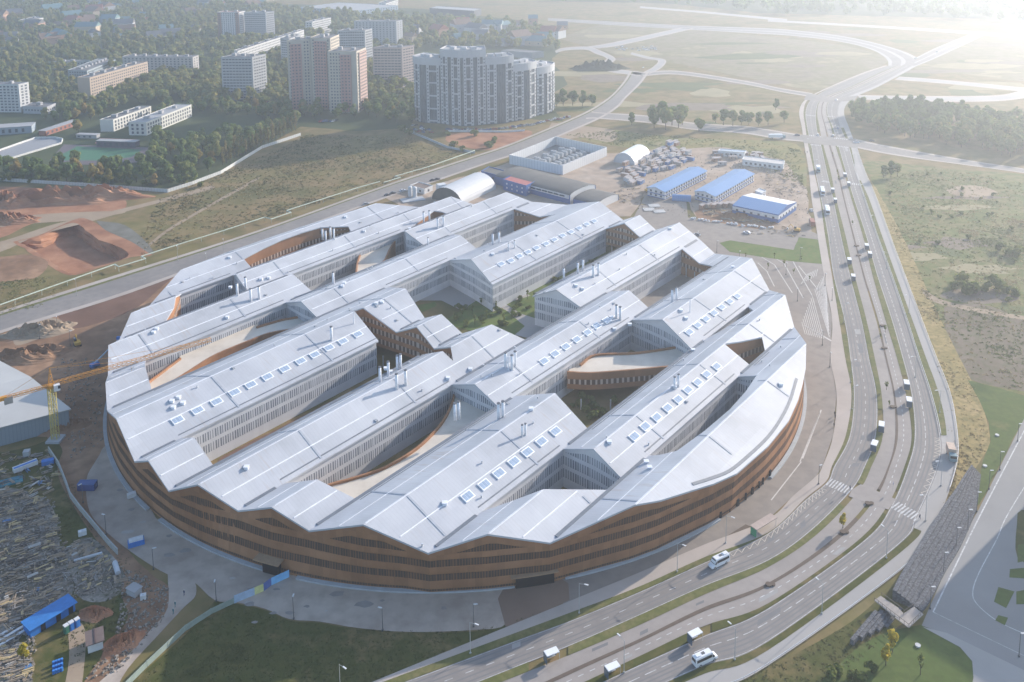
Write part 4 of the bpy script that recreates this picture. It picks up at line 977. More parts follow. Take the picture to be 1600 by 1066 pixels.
def tree_proto(key,h,rad,n,size,lobes,mat=None,h0=0.25,trunk=True,shape=1.0,nv=3):
    L=[]
    for k in range(nv):
        rs=random.Random(hash(key)%1000+k*17 if False else len(key)*31+k*17+int(h*7)); hh=h*rs.uniform(0.88,1.1)
        cm=crown_pts(rs,hh*h0,hh,rad,n,size,lobes,shape=shape).mesh('crown',mat or M_LEAF)
        tm=MB(); tm.bar((0,0,-0.2),(0.1,0.05,hh*0.55),max(0.1,h*0.022),6,max(0.05,h*0.012))
        for j in range(4):
            a=rs.uniform(0,6.28); z=hh*rs.uniform(0.3,0.5); tm.bar((0,0,z),(math.cos(a)*rad*.5,math.sin(a)*rad*.5,z+hh*.25),h*0.009,4,h*0.004)
        L.append((cm,tm.mesh('trunk',M_BARK)))
    TREES[key]=L
tree_proto('broad',12.5,5.0,460,0.72,8,nv=5)
tree_proto('tall',14.5,5.0,460,0.75,9,h0=0.2,nv=3)
tree_proto('poplar',15,1.9,300,0.45,9,h0=0.08,shape=0.6,nv=3,mat=leaf_mat('poplar leaves',[(0.11,0.13,0.05),(0.19,0.18,0.065),(0.30,0.24,0.10)]))
tree_proto('autumn',11,4.4,380,0.72,8,nv=3,mat=leaf_mat('turning leaves',[(0.20,0.19,0.06),(0.32,0.26,0.08),(0.40,0.27,0.10)]))
tree_proto('bush',3.2,2.4,170,0.42,6,mat=M_BUSH,h0=0.05,nv=3)
tree_proto('sapling',5.0,1.1,110,0.22,5,mat=M_BUSH,h0=0.4,nv=2)
tree_proto('yellow',6.6,2.0,260,0.30,7,mat=M_LEAFY,h0=0.3,nv=2)
TCNT=0
def tree(kind,x,y,label,group,s=1.0,cat='tree',name=None,z=0.0):
    global TCNT
    cm,tm=TREES[kind][TCNT%len(TREES[kind])]; TCNT+=1
    nm=name or {'broad':'broadleaf_tree','tall':'tall_tree','autumn':'yellowing_tree','poplar':'poplar_tree','bush':'shrub','sapling':'young_tree','yellow':'yellowing_tree'}[kind]
    t=empty(nm,(x,y,z),rnd.uniform(0,6.28),label,cat,group)
    t.scale=(s,s,s*rnd.uniform(0.9,1.12))
    place(cm,'crown',t); place(tm,'trunk',t); return t
FOOT=[]   # plan outlines to keep clear of trees
def clear_of(x,y,m=2.0):
    for P in FOOT:
        if inpoly((x,y),P): return False
    return True
def scatter(poly,step,jit=0.45,dens=1.0):
    P=[(p.x,p.y) for p in gp(poly)]; xs=[p[0] for p in P]; ys=[p[1] for p in P]; out=[]
    y=min(ys)
    while y<max(ys):
        x=min(xs)
        while x<max(xs):
            px,py=x+rnd.uniform(-jit,jit)*step,y+rnd.uniform(-jit,jit)*step
            if inpoly((px,py),P) and rnd.random()<dens and clear_of(px,py): out.append((px,py))
            x+=step
        y+=step
    return out
# ================================================================ buildings of the town
M_GLASS=plain('window glass',(0.07,0.085,0.11),0.25,0.6)
M_GLASS2=plain('blue window glass',(0.10,0.14,0.19),0.2,0.7)
M_ROOFG=noise_mat('flat roof felt',[(0.14,0.14,0.15),(0.19,0.19,0.20)],0.1,0.9)
M_ROOFL=noise_mat('pale flat roof',[(0.30,0.31,0.32),(0.38,0.38,0.39)],0.1,0.9)
def col(c,n='wall render'): return noise_mat(n,[tuple(x*0.9 for x in c),c],0.08,0.85,0.2,5)
_wm={}
def win_mesh(w,h,mat):
    k=(round(w,2),round(h,2),mat.name)
    if k not in _wm:
        m=MB(); m.box((0,0,-h/2),(w,0.12,h)); _wm[k]=m.mesh('window',mat)
    return _wm[k]
def add_windows(b,items,mat,name='window'):
    """items: (centre, angle, w, h) — the first hundred are parts of their own, the rest one part"""
    for c,a,w,h in items[:100]:
        place(win_mesh(w,h,mat),name,b,(c[0],c[1],c[2]),a)
    if len(items)>100:
        m=MB()
        for c,a,w,h in items[100:]: m.box((c[0],c[1],c[2]-h/2),(w,0.12,h),a)
        o=m.build(name,mat,b); o['kind']='stuff'
def face_windows(A,B,z0,z1,fl,pitch,w,h,inset=1.2,out=0.04,skip=None):
    """rows of windows on the wall from A to B (plan), outside on the right of A->B"""
    A=Vector(A[:2]);B=Vector(B[:2]); d=B-A; L=d.length; d/=L; n=Vector((d.y,-d.x)); k=max(1,int((L-2*inset)/pitch)); ang=math.atan2(d.y,d.x); R_=[]
    nf=max(1,int(round((z1-z0)/fl)))
    for f in range(nf):
        for i in range(k):
            if skip and skip(i/k,f): continue
            t=inset+(L-2*inset)*(i+0.5)/k; p=A+d*t+n*out
            R_.append(((p.x,p.y,z0+(f+0.55)*(z1-z0)/nf),ang,w,h))
    return R_
def footprint(c0,c1,c2,h):
    """plan corners from three roof corners seen in the photograph: left, near corner, right"""
    a,b,c=[un(x,y,h) for x,y in (c0,c1,c2)]
    return a,b,c,a+(c-b)
def block(name,label,c0,c1,c2,base,wall,fl=2.9,pitch=3.0,w=1.6,h=1.4,roofm=None,depth=None,group=None,glass=None,cat='apartment block',lfp=None,boxes=2,height=None,stripes=None,z0=0.0,wins=True,parapet=0.5,left_wins=True,right_wins=True,balc=None,endcol=None):
    H=height or hsolve(c1[0],c1[1],base)
    a,b,c,d=footprint(c0,c1,c2,H)
    if depth:
        e=(c-b).normalized(); c=b+e*depth; d=a+e*depth
    if height is None and False: pass
    org=b.copy(); org.z=0
    bl=empty(name,org,0,label,cat,group)
    P=[(p.x-org.x,p.y-org.y) for p in (a,b,c,d)]
    FOOT.append([(p[0]*1.0+org.x,p[1]+org.y) for p in offs(P,3.0)])
    wm=MB(); wm.prism(P,z0,H-0.02); wm.build('wall',wall,bl)
    rm=MB(); rm.prism(offs(P,-0.4),H-0.02,H+0.12); rf=rm.build('roof',roofm or M_ROOFG,bl)
    if parapet:
        Q=offs(P,0.05); pm=MB(); pm.path(Q+Q[:1],0.3,H-0.02,H+parapet); pm.build('parapet',wall,bl)
    rs=random.Random(int(c1[0]*7+c1[1]))
    va=Vector(P[0])-Vector(P[1]); vb=Vector(P[2])-Vector(P[1])
    for i in range(boxes):
        t=(i+0.5)/boxes; q=Vector(P[1])+va*(t*0.9+0.05)+vb*0.5 if va.length>vb.length else Vector(P[1])+vb*(t*0.9+0.05)+va*0.5
        m=MB(); ang=math.atan2(va.y,va.x); m.box((q.x,q.y,H+0.1),(rs.uniform(3,5),rs.uniform(2.5,4),rs.uniform(1.8,2.8)),ang); m.build('roof_hut',M_ROOFL,rf)
    items=[]
    if wins:
        if left_wins: items+=face_windows(P[0],P[1],z0+0.6,H-0.8,fl,pitch,w,h,skip=lfp)
        if right_wins: items+=face_windows(P[1],P[2],z0+0.6,H-0.8,fl,pitch,w,h)
        # nearest (lowest rows hide in the trees): highest rows first
        items.sort(key=lambda q:-q[0][2])
        add_windows(bl,items,glass or M_GLASS)
    if stripes:
        for (face,t0,t1,mt,zz0,zz1) in stripes:
            A,B=(Vector(P[0]),Vector(P[1])) if face==0 else (Vector(P[1]),Vector(P[2]))
            dd=(B-A).normalized(); nn=Vector((dd.y,-dd.x)); p=A.lerp(B,t0);q=A.lerp(B,t1)
            m=MB(); zt=H*zz1
            m.prism([p,q,q+nn*0.9,p+nn*0.9],H*zz0,zt); s=m.build('balcony_stack',mt,bl)
            it=face_windows(p+nn*0.9,q+nn*0.9,H*zz0,zt,fl,2.6,1.5,1.2,inset=0.4)
            mm=MB()
            for c_0,an,w_0,h_0 in it: mm.box((c_0[0],c_0[1],c_0[2]-h_0/2),(w_0,0.12,h_0),an)
            o=mm.build('balcony_window',M_GLASS if len(it)<400 else M_GLASS,s); o['kind']='stuff'
    return bl,H,P
def offs(P,d):
    n=len(P); P=[Vector(p[:2]) for p in P]; A=sum(P[i].x*P[(i+1)%n].y-P[(i+1)%n].x*P[i].y for i in range(n)); s=1 if A>0 else -1; out=[]
    for i in range(n):
        a,b,c=P[i-1],P[i],P[(i+1)%n]; d1=(b-a).normalized();d2=(c-b).normalized()
        n1=Vector((d1.y,-d1.x))*s;n2=Vector((d2.y,-d2.x))*s; m=n1+n2; out.append(b+m*(2*d/max(0.5,m.length_squared)))
    return out
BEIGE=col((0.50,0.45,0.38)); GREYW=col((0.42,0.43,0.45)); WHT=col((0.60,0.60,0.60)); PINKM=col((0.44,0.25,0.23),'pink balcony panels'); PINKL=col((0.50,0.36,0.32)); PINKG=col((0.46,0.38,0.36)); TAN=col((0.50,0.40,0.32)); BROWNP=col((0.28,0.15,0.12))
def bigb(*a,**k): return block(*a,**k)
# far towers first
bigb('apartment_block','wide pale blue-grey panel block, farthest of the cluster behind the pink towers',(553,33.5),(619,33.5),(626.5,32),73,GREYW,depth=14,pitch=4.2)
bigb('apartment_block','grey slab tower between the pink-striped tower and the wide pale block',(527,48.5),(570,48),(580,45.5),106,GREYW,depth=16,pitch=2.6,w=2.0)
bigb('apartment_block','grey-pink banded tower block beside the curved glass building',(582,75),(628,75),(638.5,73),137,PINKG,depth=18,pitch=3.4,w=2.9,h=1.1)
bigb('apartment_block','white tower with brown corner strips, far left of the towers',(339.6,19.5),(373,19.5),(380,18),62,WHT,depth=16,stripes=[(0,0.0,0.16,BROWNP,0.02,0.99),(0,0.84,1.0,BROWNP,0.02,0.99)],roofm=BROWNP)
bigb('apartment_block','pale grey slab tower just right of the white tower with brown strips',(381,20),(415,20),(426,18.4),61,GREYW,depth=16,pitch=2.6,w=2.2,h=1.0)
bigb('apartment_block','low slab with a sunlit end, behind the long white block',(477,34.5),(488,34.5),(517,28),56,WHT,pitch=3.2,w=2.2)
bigb('apartment_block','very long white panel block running away behind the near left tower',(366,79),(371,80.5),(475,47),107,WHT,pitch=3.6,w=1.9,boxes=6)
bigb('apartment_block','narrow banded block half hidden behind the pink-striped tower',(438,60),(452,61),(470,55),108,GREYW,pitch=2.6,w=2.1,h=1.1)
bigb('apartment_block','blue-grey banded tower with a sunlit white end, left of the pink-striped tower',(345,90),(394,90),(409,86.5),156,GREYW,depth=20,pitch=3.0,w=2.6,h=1.1,boxes=3)
bl,H1,P1=bigb('striped_tower','taller beige tower wing with a pink balcony strip, middle of the pink-striped group',(484.8,59.5),(516,60.5),(530,54.5),172,BEIGE,depth=24,stripes=[(0,0.18,0.80,PINKM,0.02,0.96)],pitch=2.6,w=1.3,lfp=lambda t,f:0.15<t<0.8)
bigb('striped_tower','left beige tower wing with a pink balcony strip, of the pink-striped group',(448,64.5),(484.4,62),(498,58),170,BEIGE,stripes=[(0,0.12,0.60,PINKM,0.02,0.95)],pitch=2.6,w=1.3,lfp=lambda t,f:0.1<t<0.6,right_wins=False)
bigb('striped_tower','lower right tower wing with pink stripes on its sunlit side, of the pink-striped group',(512,80.8),(556.8,81),(568,76.5),176.5,BEIGE,depth=22,stripes=[(0,0.42,0.80,PINKM,0.02,0.95),(1,0.2,0.95,PINKL,0.02,0.97)],pitch=2.6,w=1.3,lfp=lambda t,f:t>0.4)
bigb('apartment_block','tan brick block with white balconies and a shaded blank end, left of the school',(120.7,121.5),(140,122),(230.5,97),156,TAN,pitch=3.2,w=1.9,left_wins=False,boxes=5)
bigb('apartment_block','long grey panel block with a sunlit yellow end, behind the tan brick block',(191,89),(301,90),(313.5,85.5),119,col((0.44,0.42,0.41)),depth=14,pitch=4.4,w=2.0,boxes=6)
SCH=col((0.66,0.65,0.60))
bigb('school_building','left one of the two white school blocks, with the blank end wall',(156,187.6),(176.6,187.6),(236,166.5),206,SCH,fl=3.4,pitch=3.6,w=1.9,h=2.0,left_wins=False,cat='school',boxes=3)
bigb('school_building','right one of the two white school blocks, with windows in its end wall',(200.5,191.6),(228,192),(299,164),212,SCH,fl=3.4,pitch=3.6,w=1.9,h=2.0,cat='school',roofm=M_ROOFL,boxes=3)
bigb('office_building','white four-storey block with a sunlit end at the left edge',(-40,132),(29,132.5),(44.5,129),176,WHT,pitch=3.4,w=2.2,cat='office block')
bigb('shed','low dark-roofed annex beside the white block at the left edge',(36,166.5),(73,168),(87,162),179,GREYW,fl=5,pitch=3,cat='annex',boxes=1)
bigb('office_building','small white block with banded windows far off at the upper left',(28,32),(41,34),(67.5,28),45,WHT,pitch=3,cat='office block')
bigb('clinic_building','low pale green building among trees behind the tan brick block',(72,97.5),(104,98),(141,94.5),109,col((0.36,0.42,0.42)),fl=3.2,cat='clinic')
bigb('clinic_building','long low grey building with many roof vents behind the tan brick block',(106,110),(136,111),(182,93),121,col((0.34,0.39,0.42)),fl=3.2,boxes=8,cat='clinic')
bigb('long_hall','long pale blue hall at the top of the picture left of the dark warehouse',(467,12),(560,17),(622,9),24,col((0.42,0.50,0.58)),fl=4,pitch=6,w=3,cat='hall',boxes=0,roofm=M_ROOFL)
bigb('warehouse','flat dark warehouse with a pale roof, far field left of centre',(671,13),(741,17.5),(752,14),27,plain('dark cladding',(0.06,0.07,0.09)),fl=20,wins=False,cat='warehouse',boxes=0,roofm=M_ROOFL)
bigb('apartment_block','low slab block at the very top edge beside the long hall',(592,4),(603,6),(622,0),14,WHT,cat='apartment block')
bigb('garage_row','low grey building behind the curved glass building',(783,79),(831,83),(850,81),92,M_ROOFL,fl=6,pitch=5,cat='garage',boxes=0,wins=False)
# houses scattered in the trees
hr=random.Random(5)
def house(px,py,s,wall,roof,label,group,ang):
    p=un(px,py); b=empty('house',p,ang,label,'house',group)
    w_,d_,h_=s*hr.uniform(7,13),s*hr.uniform(7,10),s*hr.uniform(3.2,6)
    m=MB(); m.box((0,0,0),(w_,d_,h_)); m.build('wall',wall,b)
    r=MB(); k=d_*0.32; A=[(-w_/2-.4,-d_/2-.4,h_),(w_/2+.4,-d_/2-.4,h_),(w_/2+.4,d_/2+.4,h_),(-w_/2-.4,d_/2+.4,h_)]; T=[(-w_/2-.4,0,h_+k),(w_/2+.4,0,h_+k)]
    r.face([A[0],A[1],T[1],T[0]]); r.face([A[2],A[3],T[0],T[1]]); r.face([A[1],A[2],T[1]]); r.face([A[3],A[0],T[0]]); r.face(A[::-1]); r.build('roof',roof,b)
    for i in (-1,1): place(win_mesh(1.4,1.3,M_GLASS),'window',b,(i*w_*.25,-d_/2-.02,h_*.55),0)
    FOOT.append([(p.x-w_*.6,p.y-w_*.6),(p.x+w_*.6,p.y-w_*.6),(p.x+w_*.6,p.y+w_*.6),(p.x-w_*.6,p.y+w_*.6)])
HW=[WHT,col((0.55,0.45,0.33)),col((0.50,0.32,0.24)),GREYW]; HR=[plain('red roof',(0.30,0.11,0.08)),M_ROOFG,plain('brown roof',(0.22,0.14,0.10)),plain('blue-green roof',(0.13,0.22,0.24))]
for i in range(120):
    px=hr.uniform(-20,430) if i<95 else hr.uniform(640,880); py=hr.uniform(1,70)**1.0 if i<95 else hr.uniform(38,72)
    if i<95 and px>325 and py>16: continue
    house(px,py,hr.uniform(1.2,2.6),HW[hr.randrange(4)],HR[hr.randrange(4)],'small house among trees in the far suburb' if i<95 else 'small house in the trees behind the towers','far suburb houses' if i<95 else 'houses behind the towers',hr.uniform(-.8,.8))
# curved glass apartment building
arcb=[(648,187.5),(656,189),(668,191),(690,193.5),(707,195),(726,196),(745,195.5),(760,194.5),(775,192.5),(790,191),(803,189.5),(814,187),(826,184.5),(838,181.5),(848,178),(858,174.5),(866,170.5)]
AP=[Vector(p[:2]) for p in gp(arcb)]
cen_=Vector(un(752,150)[:2])
org=AP[5].copy()
cb_=empty('curved_building',(org.x,org.y,0),0,'grey curved glass-fronted apartment building with stepped roofline','apartment block')
FOOT.append([tuple(p) for p in AP]+[tuple(p+(cen_-p).normalized()*26) for p in AP[::-1]])
secs=[(0,3,88.5),(3,7,79.5),(7,10,90),(10,13,100.5),(13,16,99)]
GW=col((0.48,0.49,0.51),'pale cladding'); GCUR=bars_mat('curtain wall',(0.13,0.155,0.185),(0.05,0.07,0.09),1.5,0.6,0.6,0.25,0.7,rows=3.0)
for si,(i0,i1,ty) in enumerate(secs):
    q=AP[i0 if si==0 else i1 if si==4 else (i0+i1)//2]; lo,hi=10,120
    for _ in range(40):
        mth=(lo+hi)/2
        if pj(q.x,q.y,mth)[1]>ty: lo=mth
        else: hi=mth
    base_=catmull(AP[i0:i1+1],3) if i1-i0>1 else AP[i0:i1+1]; nb=len(base_)-1
    APs=[p+(p-cen_).normalized()*(3.2*math.sin(math.pi*i/nb)) for i,p in enumerate(base_)]
    H=lo; seg=[p-org for p in APs]; inn_=[p-org+(cen_-p).normalized()*17 for p in base_]
    wm=MB(); wm.prism(seg+inn_[::-1],0,H); wl=wm.build('wall',GCUR if True else GW,cb_)
    tb_=MB()
    for a,b in zip(seg[:-1],seg[1:]):
        d=(b-a).normalized(); n=Vector((d.y,-d.x))
        tb_.prism([a+n*0.02,b+n*0.02,b+n*0.6,a+n*0.6],H-5.5,H+1.0); 
    tb_.build('cornice_band',GW,cb_)
    rm=MB(); rm.path([p for p in inn_],0.5,H,H+1.2); rm.path([seg[0],inn_[0]],0.5,H,H+1.2); rm.path([seg[-1],inn_[-1]],0.5,H,H+1.2); rm.build('parapet',GW,cb_)
    rf=MB(); rf.prism(offs(seg+inn_[::-1],-0.5),H,H+0.2); rf.build('roof',M_ROOFL,cb_)
    # pale ladder-like frames: two piers with rungs, windows between
    tot=0; cum=[0]
    for a,b in zip(seg[:-1],seg[1:]): tot+=(b-a).length; cum.append(tot)
    def at(s):
        for k in range(len(cum)-1):
            if s<=cum[k+1]: t=(s-cum[k])/(cum[k+1]-cum[k]); a,b=seg[k],seg[k+1]; d=(b-a).normalized(); return a.lerp(b,t),d,Vector((d.y,-d.x))
        a,b=seg[-2],seg[-1]; d=(b-a).normalized(); return b,d,Vector((d.y,-d.x))
    spots={0:(0.12,0.32,0.62,0.92),1:(0.04,0.16,0.30,0.44,0.56,0.70,0.84,0.96),2:(0.08,0.30,0.70,0.94),3:(0.08,0.3,0.62,0.9),4:(0.05,0.22,0.42,0.6,0.8,0.96)}[si]
    for k,f in enumerate(spots):
        p,d,n=at(f*tot); w_=2.4; pr=MB(); a=p-d*w_/2;b=p+d*w_/2; pr.prism([a+n*0.02,b+n*0.02,b+n*0.5,a+n*0.5],0.5,H-5.5); pier=pr.build('pier',GW,cb_)
        it=[]; z=3.0
        while z<H-7: it.append(((p+n*0.52).x,(p+n*0.52).y,z)); z+=3.0
        wm_=MB()
        for q in it: wm_.box((q[0],q[1],q[2]-.6),(1.0,0.12,1.2),math.atan2(d.y,d.x))
        o=wm_.build('window',M_GLASS,pier); o['kind']='stuff'
    for k in range(0,len(spots)-1,2):
        for zf in (0.03,0.22,0.42,0.62,0.80):
            pa,d,n=at(spots[k]*tot);pb,d2,n2=at(spots[k+1]*tot); m=MB(); m.prism([pa+n*0.02,pb+n2*0.02,pb+n2*0.5,pa+n*0.5],H*zf,H*zf+1.3); m.build('rung_band',GW,cb_)
    for k in range(3):
        p,d,n=at((0.2+0.3*k)*tot); q=p-n*8; m=MB(); m.box((q.x,q.y,H+0.2),(5,4,2.4),math.atan2(d.y,d.x)); m.build('roof_hut',GW,cb_)
# ---------------------------------------------------------------- sports ground and sheds at the left
def slab(name,label,c0,c1,c2,base,wall,roofm,cat,**k): return block(name,label,c0,c1,c2,base,wall,roofm=roofm,cat=cat,boxes=0,**k)
patch('football_pitch',[(92,244),(120,229),(222,234),(205,246),(160,251),(98,251)],0.10,plain('pitch turf',(0.05,0.16,0.08)),0,False)
patch('running_track',[(78,250),(100,226),(240,231),(215,254),(150,258),(82,256)],0.08,plain('track surface',(0.13,0.10,0.11)),0,False)
patch('red_court',[(148,224),(156,216),(213,218),(213,226),(160,228)],0.10,plain('red court',(0.36,0.12,0.09)),0,False)
hk=empty('hockey_rink',un(50,230),0,'open skating rink with white boards at the left edge','rink')
rk=[un(x,y)-un(50,230) for x,y in ((-20,243),(40,222),(55,217),(85,216),(98,219),(96,225),(60,236),(20,248),(-15,252))]
m=MB(); m.path([tuple(p) for p in rk]+[tuple(rk[0])],0.5,0,1.5); m.build('board_wall',plain('rink boards',(0.6,0.6,0.58)),hk)
m=MB(); m.face([(p.x,p.y,0.12) for p in rk]); m.build('rink_floor',plain('rink floor',(0.30,0.30,0.31)),hk)
def gstand(label,px0,px1,depth,h,mat,cat,name):
    a=un(*px0);b=un(*px1); d=(b-a); L=d.length; ang=math.atan2(d.y,d.x); t=empty(name,a,ang,label,cat)
    m=MB(); m.box((L/2,depth/2,0),(L,depth,h)); m.build('wall',mat,t); r=MB(); r.box((L/2,depth/2,h),(L+.6,depth+.8,0.3)); r.build('roof',M_ROOFL,t); FOOT.append([tuple(Vector(q[:2])) for q in (a,b,b+(Vector((0,depth*1.3,0))),a+Vector((0,depth*1.3,0)))])
    for i in range(max(1,int(L/5))): place(win_mesh(2.0,h*.5,M_GLASS),'window',t,(2.5+i*5 if i*5+2.5<L else L-2,-0.04,h*.5),0)
gstand('dark spectator stand along the football pitch',(151,229),(212,231),6,4.5,plain('stand front',(0.09,0.08,0.12)),'stand','spectator_stand')
gstand('long stall row with a white and blue roof and red front',(72,212.5),(124,195),7,4,plain('stall front',(0.35,0.14,0.10)),'shed','stall_row')
gstand('small pale container shed beside the red court',(119,216),(151,217),5,3,M_ROOFL,'shed','container_shed')
gstand('low blue-grey hall with vaulted roof at the left edge above the rink',(-10,212),(50,208),14,6,col((0.30,0.36,0.42)),'hall','sports_hall')
# ================================================================ forest and single trees
wood=[]
for poly,step,dens in (([(-260,290),(0,284),(252,294),(330,268),(420,222),(466,196),(440,185),(330,185),(300,200),(240,235),(215,262),(0,262),(-260,240)],10,0.85),
    ([(240,235),(300,200),(330,185),(452,186),(560,185),(640,196),(652,190),(645,150),(640,100),(560,90),(330,80),(330,150),(310,165),(240,175)],10,0.85),
    ([(-220,165),(45,172),(110,200),(160,180),(120,155),(120,110),(330,120),(330,70),(330,4),(-220,4)],13,0.8),
    ([(330,4),(330,80),(640,100),(650,78),(880,78),(872,60),(820,40),(660,30),(520,22)],12,0.6),
    ([(60,200),(120,196),(158,184),(150,210),(100,214)],11,0.4)):
    for x,y in scatter(poly,step,0.45,dens): wood.append((x,y))
for x,y in scatter([(60,185),(100,178),(150,162),(235,128),(330,112),(350,160),(300,163),(240,164),(165,180),(110,200)],10.5,0.45,0.8): wood.append((x,y))
for x,y in scatter([(235,118),(330,118),(345,190),(300,210),(240,218),(235,212),(300,185),(305,160),(240,150)],10,0.45,0.8): wood.append((x,y))
wood=[p for p in wood if not any(inpoly(p,[(q.x,q.y) for q in gp(L)]) for L in ([(78,252),(100,226),(240,229),(215,256),(150,260)],[(-60,214),(98,214),(100,226),(20,252),(-60,262)],[(148,226),(156,214),(216,216),(214,228)],[(300,178),(420,188),(410,205),(330,215),(245,222),(235,208)],[(108,196),(160,190),(200,215),(150,215)]))]
wood.sort(key=lambda p:p[1]+abs(p[0])*0.1)
for x,y in wood[:290]: tree(rnd.choices(('broad','tall','autumn'),(72,16,12))[0],x,y,'broadleaf tree in the dense wood below and among the apartment blocks','trees of the near wood',rnd.uniform(0.7,1.15))
mb=MB(); tk=MB(); rs=random.Random(3)
for i,(x,y) in enumerate(wood[290:]):
    s=rs.uniform(0.75,1.2); far=y>1000
    crown_pts(rs,3*s,12.5*s,5.6*s,70 if far else 120,1.9 if far else 1.35,5,True,mb,x,y)
o=mb.build('woodland',leaf_mat('woodland leaves',[(0.085,0.13,0.05),(0.14,0.19,0.07),(0.20,0.24,0.085),(0.34,0.29,0.11)])); tag(o,'dense green woodland with a few yellow crowns spreading between the apartment blocks to the far left','woodland',None,'stuff')
# right-hand wood
rw=scatter([(1322,178),(1420,168),(1500,178),(1600,196),(1700,210),(1700,262),(1600,250),(1500,232),(1400,214),(1340,200)],9,0.4,0.85); rw.sort(key=lambda p:p[1])
for x,y in rw[:120]: tree('broad',x,y,'hazy tree in the wood right of the avenue','trees right of the avenue',rnd.uniform(0.9,1.35))
mb=MB()
for x,y in rw[120:]: s=rs.uniform(0.9,1.3); crown_pts(rs,3*s,12*s,4.8*s,100,1.2,6,True,mb,x,y)
if rw[120:]: tag(mb.build('far_wood',M_LEAF),'hazy wood behind the front row of trees right of the avenue','woodland',None,'stuff')
# horizon belt of trees
mb=MB()
for x,y in scatter([(860,3),(1060,8),(1200,22),(1400,30),(1600,36),(1900,40),(1900,-25),(860,-25)],22,0.5,0.55): s=rs.uniform(0.9,1.5); crown_pts(rs,3*s,13*s,7*s,46,2.6,5,True,mb,x,y)
tag(mb.build('horizon_woods',M_LEAF),'pale belt of trees dissolving in haze at the top right','woodland',None,'stuff')
# poplar rows
for i in range(20):
    t=i/19; px,py=348+(462-348)*t,258-(258-203)*t+rnd.uniform(-2,2)
    p=un(px,py); tree('poplar',p.x,p.y,'slender yellowish poplar in the row along the white fence','poplar row',rnd.uniform(0.8,1.15))
for px in range(5,320,11):
    p=un(px,284+6*px/320+rnd.uniform(-4,2)); tree('bush' if px%2 else 'broad',p.x,p.y,'shrubby tree in the hedge line behind the left fence','hedge behind the fence',rnd.uniform(0.6,0.95) if not px%2 else rnd.uniform(1.2,2))
G2=[(1040,203,1.1),(1022,200,1.0),(1050,196,1.2),(1035,192,1.2),(1060,200,1.0),(1066,195,1.1),(1020,190,.9),(1092,206,.8),(987,195,.7),(1130,196,.9),(1145,197,.8),(1158,196,.9),(1170,195,.8),(1185,197,.7),(1200,196,.7),(1225,192,.7),(1212,172,.7),(1118,192,.6),(880,165,1.0),(895,165,.9),(870,166,.8),(910,166,.9),(925,165,.8)]
for px,py,s in G2: p=un(px,py); tree('broad',p.x,p.y,'leafy tree of the clump on the heath beyond the site huts','heath trees',s*1.35)
for px,py,s in ((1392,277,.85),(1380,278,.7),(1402,276,.7)): p=un(px,py); tree('broad',p.x,p.y,'rounded tree alone on the heath right of the avenue','lone heath trees',s)
for px,py in ((1515,460),(1505,455),(1525,458),(1540,455),(1555,452),(1570,458),(1585,462),(1562,392),(1575,398),(1590,400),(1490,452),(1500,440)): p=un(px,py); tree('bush',p.x,p.y,'round green shrub in the scrub on the right heath','heath shrubs',rnd.uniform(1.2,2.4),'shrub')
sc=scatter([(1370,262),(1480,270),(1700,320),(1700,470),(1600,480),(1500,450),(1440,420),(1400,350)],11,0.5,0.35)
for x,y in sc[:60]: tree('bush',x,y,'low scrub bush scattered over the right heath','scattered scrub',rnd.uniform(0.4,0.9),'shrub','scrub_bush')
for px,py in ((708,230),(722,236),(765,231),(772,224),(640,212),(628,205),(700,212),(742,213)): p=un(px,py); tree('bush',p.x,p.y,'bush by the car park of the curved building','car park bushes',rnd.uniform(1.3,2.2),'shrub')
for px,py,s in ((1384,1040,1.0),(1394,1021,1.0)): p=un(px,py); tree('yellow',p.x,p.y,'left of the two bright yellow trees on the near lawn' if px<1390 else 'right of the two bright yellow trees on the near lawn',None,s)
p=un(1317,826); tree('yellow',p.x,p.y,'thin yellow street tree standing in the tram median below the zebra crossing',None,0.9)
p=un(1438,1055); tree('sapling',p.x,p.y,'slim green tree on the near lawn right of the yellow ones',None,1.1)
for px,py in ((1310,1052),(1330,1060),(1345,1062),(1298,1060),(1362,1050)): p=un(px,py); tree('bush',p.x,p.y,'bright green shrub at the bottom edge of the near lawn','near lawn shrubs',rnd.uniform(.7,1.0),'shrub')
p=un(38,1038); tree('yellow',p.x,p.y,'yellow-green bush beside the blue barrels in the yard',None,0.9,'shrub')
for px,py in ((1385,690-80),(1389,637),(1383,520),(1375,530),(1332,352),(1310,283),(1308,272),(1301,245)): p=un(px,py); tree('sapling',p.x,p.y,'thin bare young tree in the tram median','median saplings',rnd.uniform(.6,.8))
for px,py in ((1140,411),(1165,404),(1177,418),(1210,404),(1225,416),(1252,409),(1240,428),(1265,440),(1182,437),(1200,421)): p=un(px,py); tree('sapling',p.x,p.y,'young tree in a planting pit on the striped plaza','plaza saplings',rnd.uniform(.6,.85))
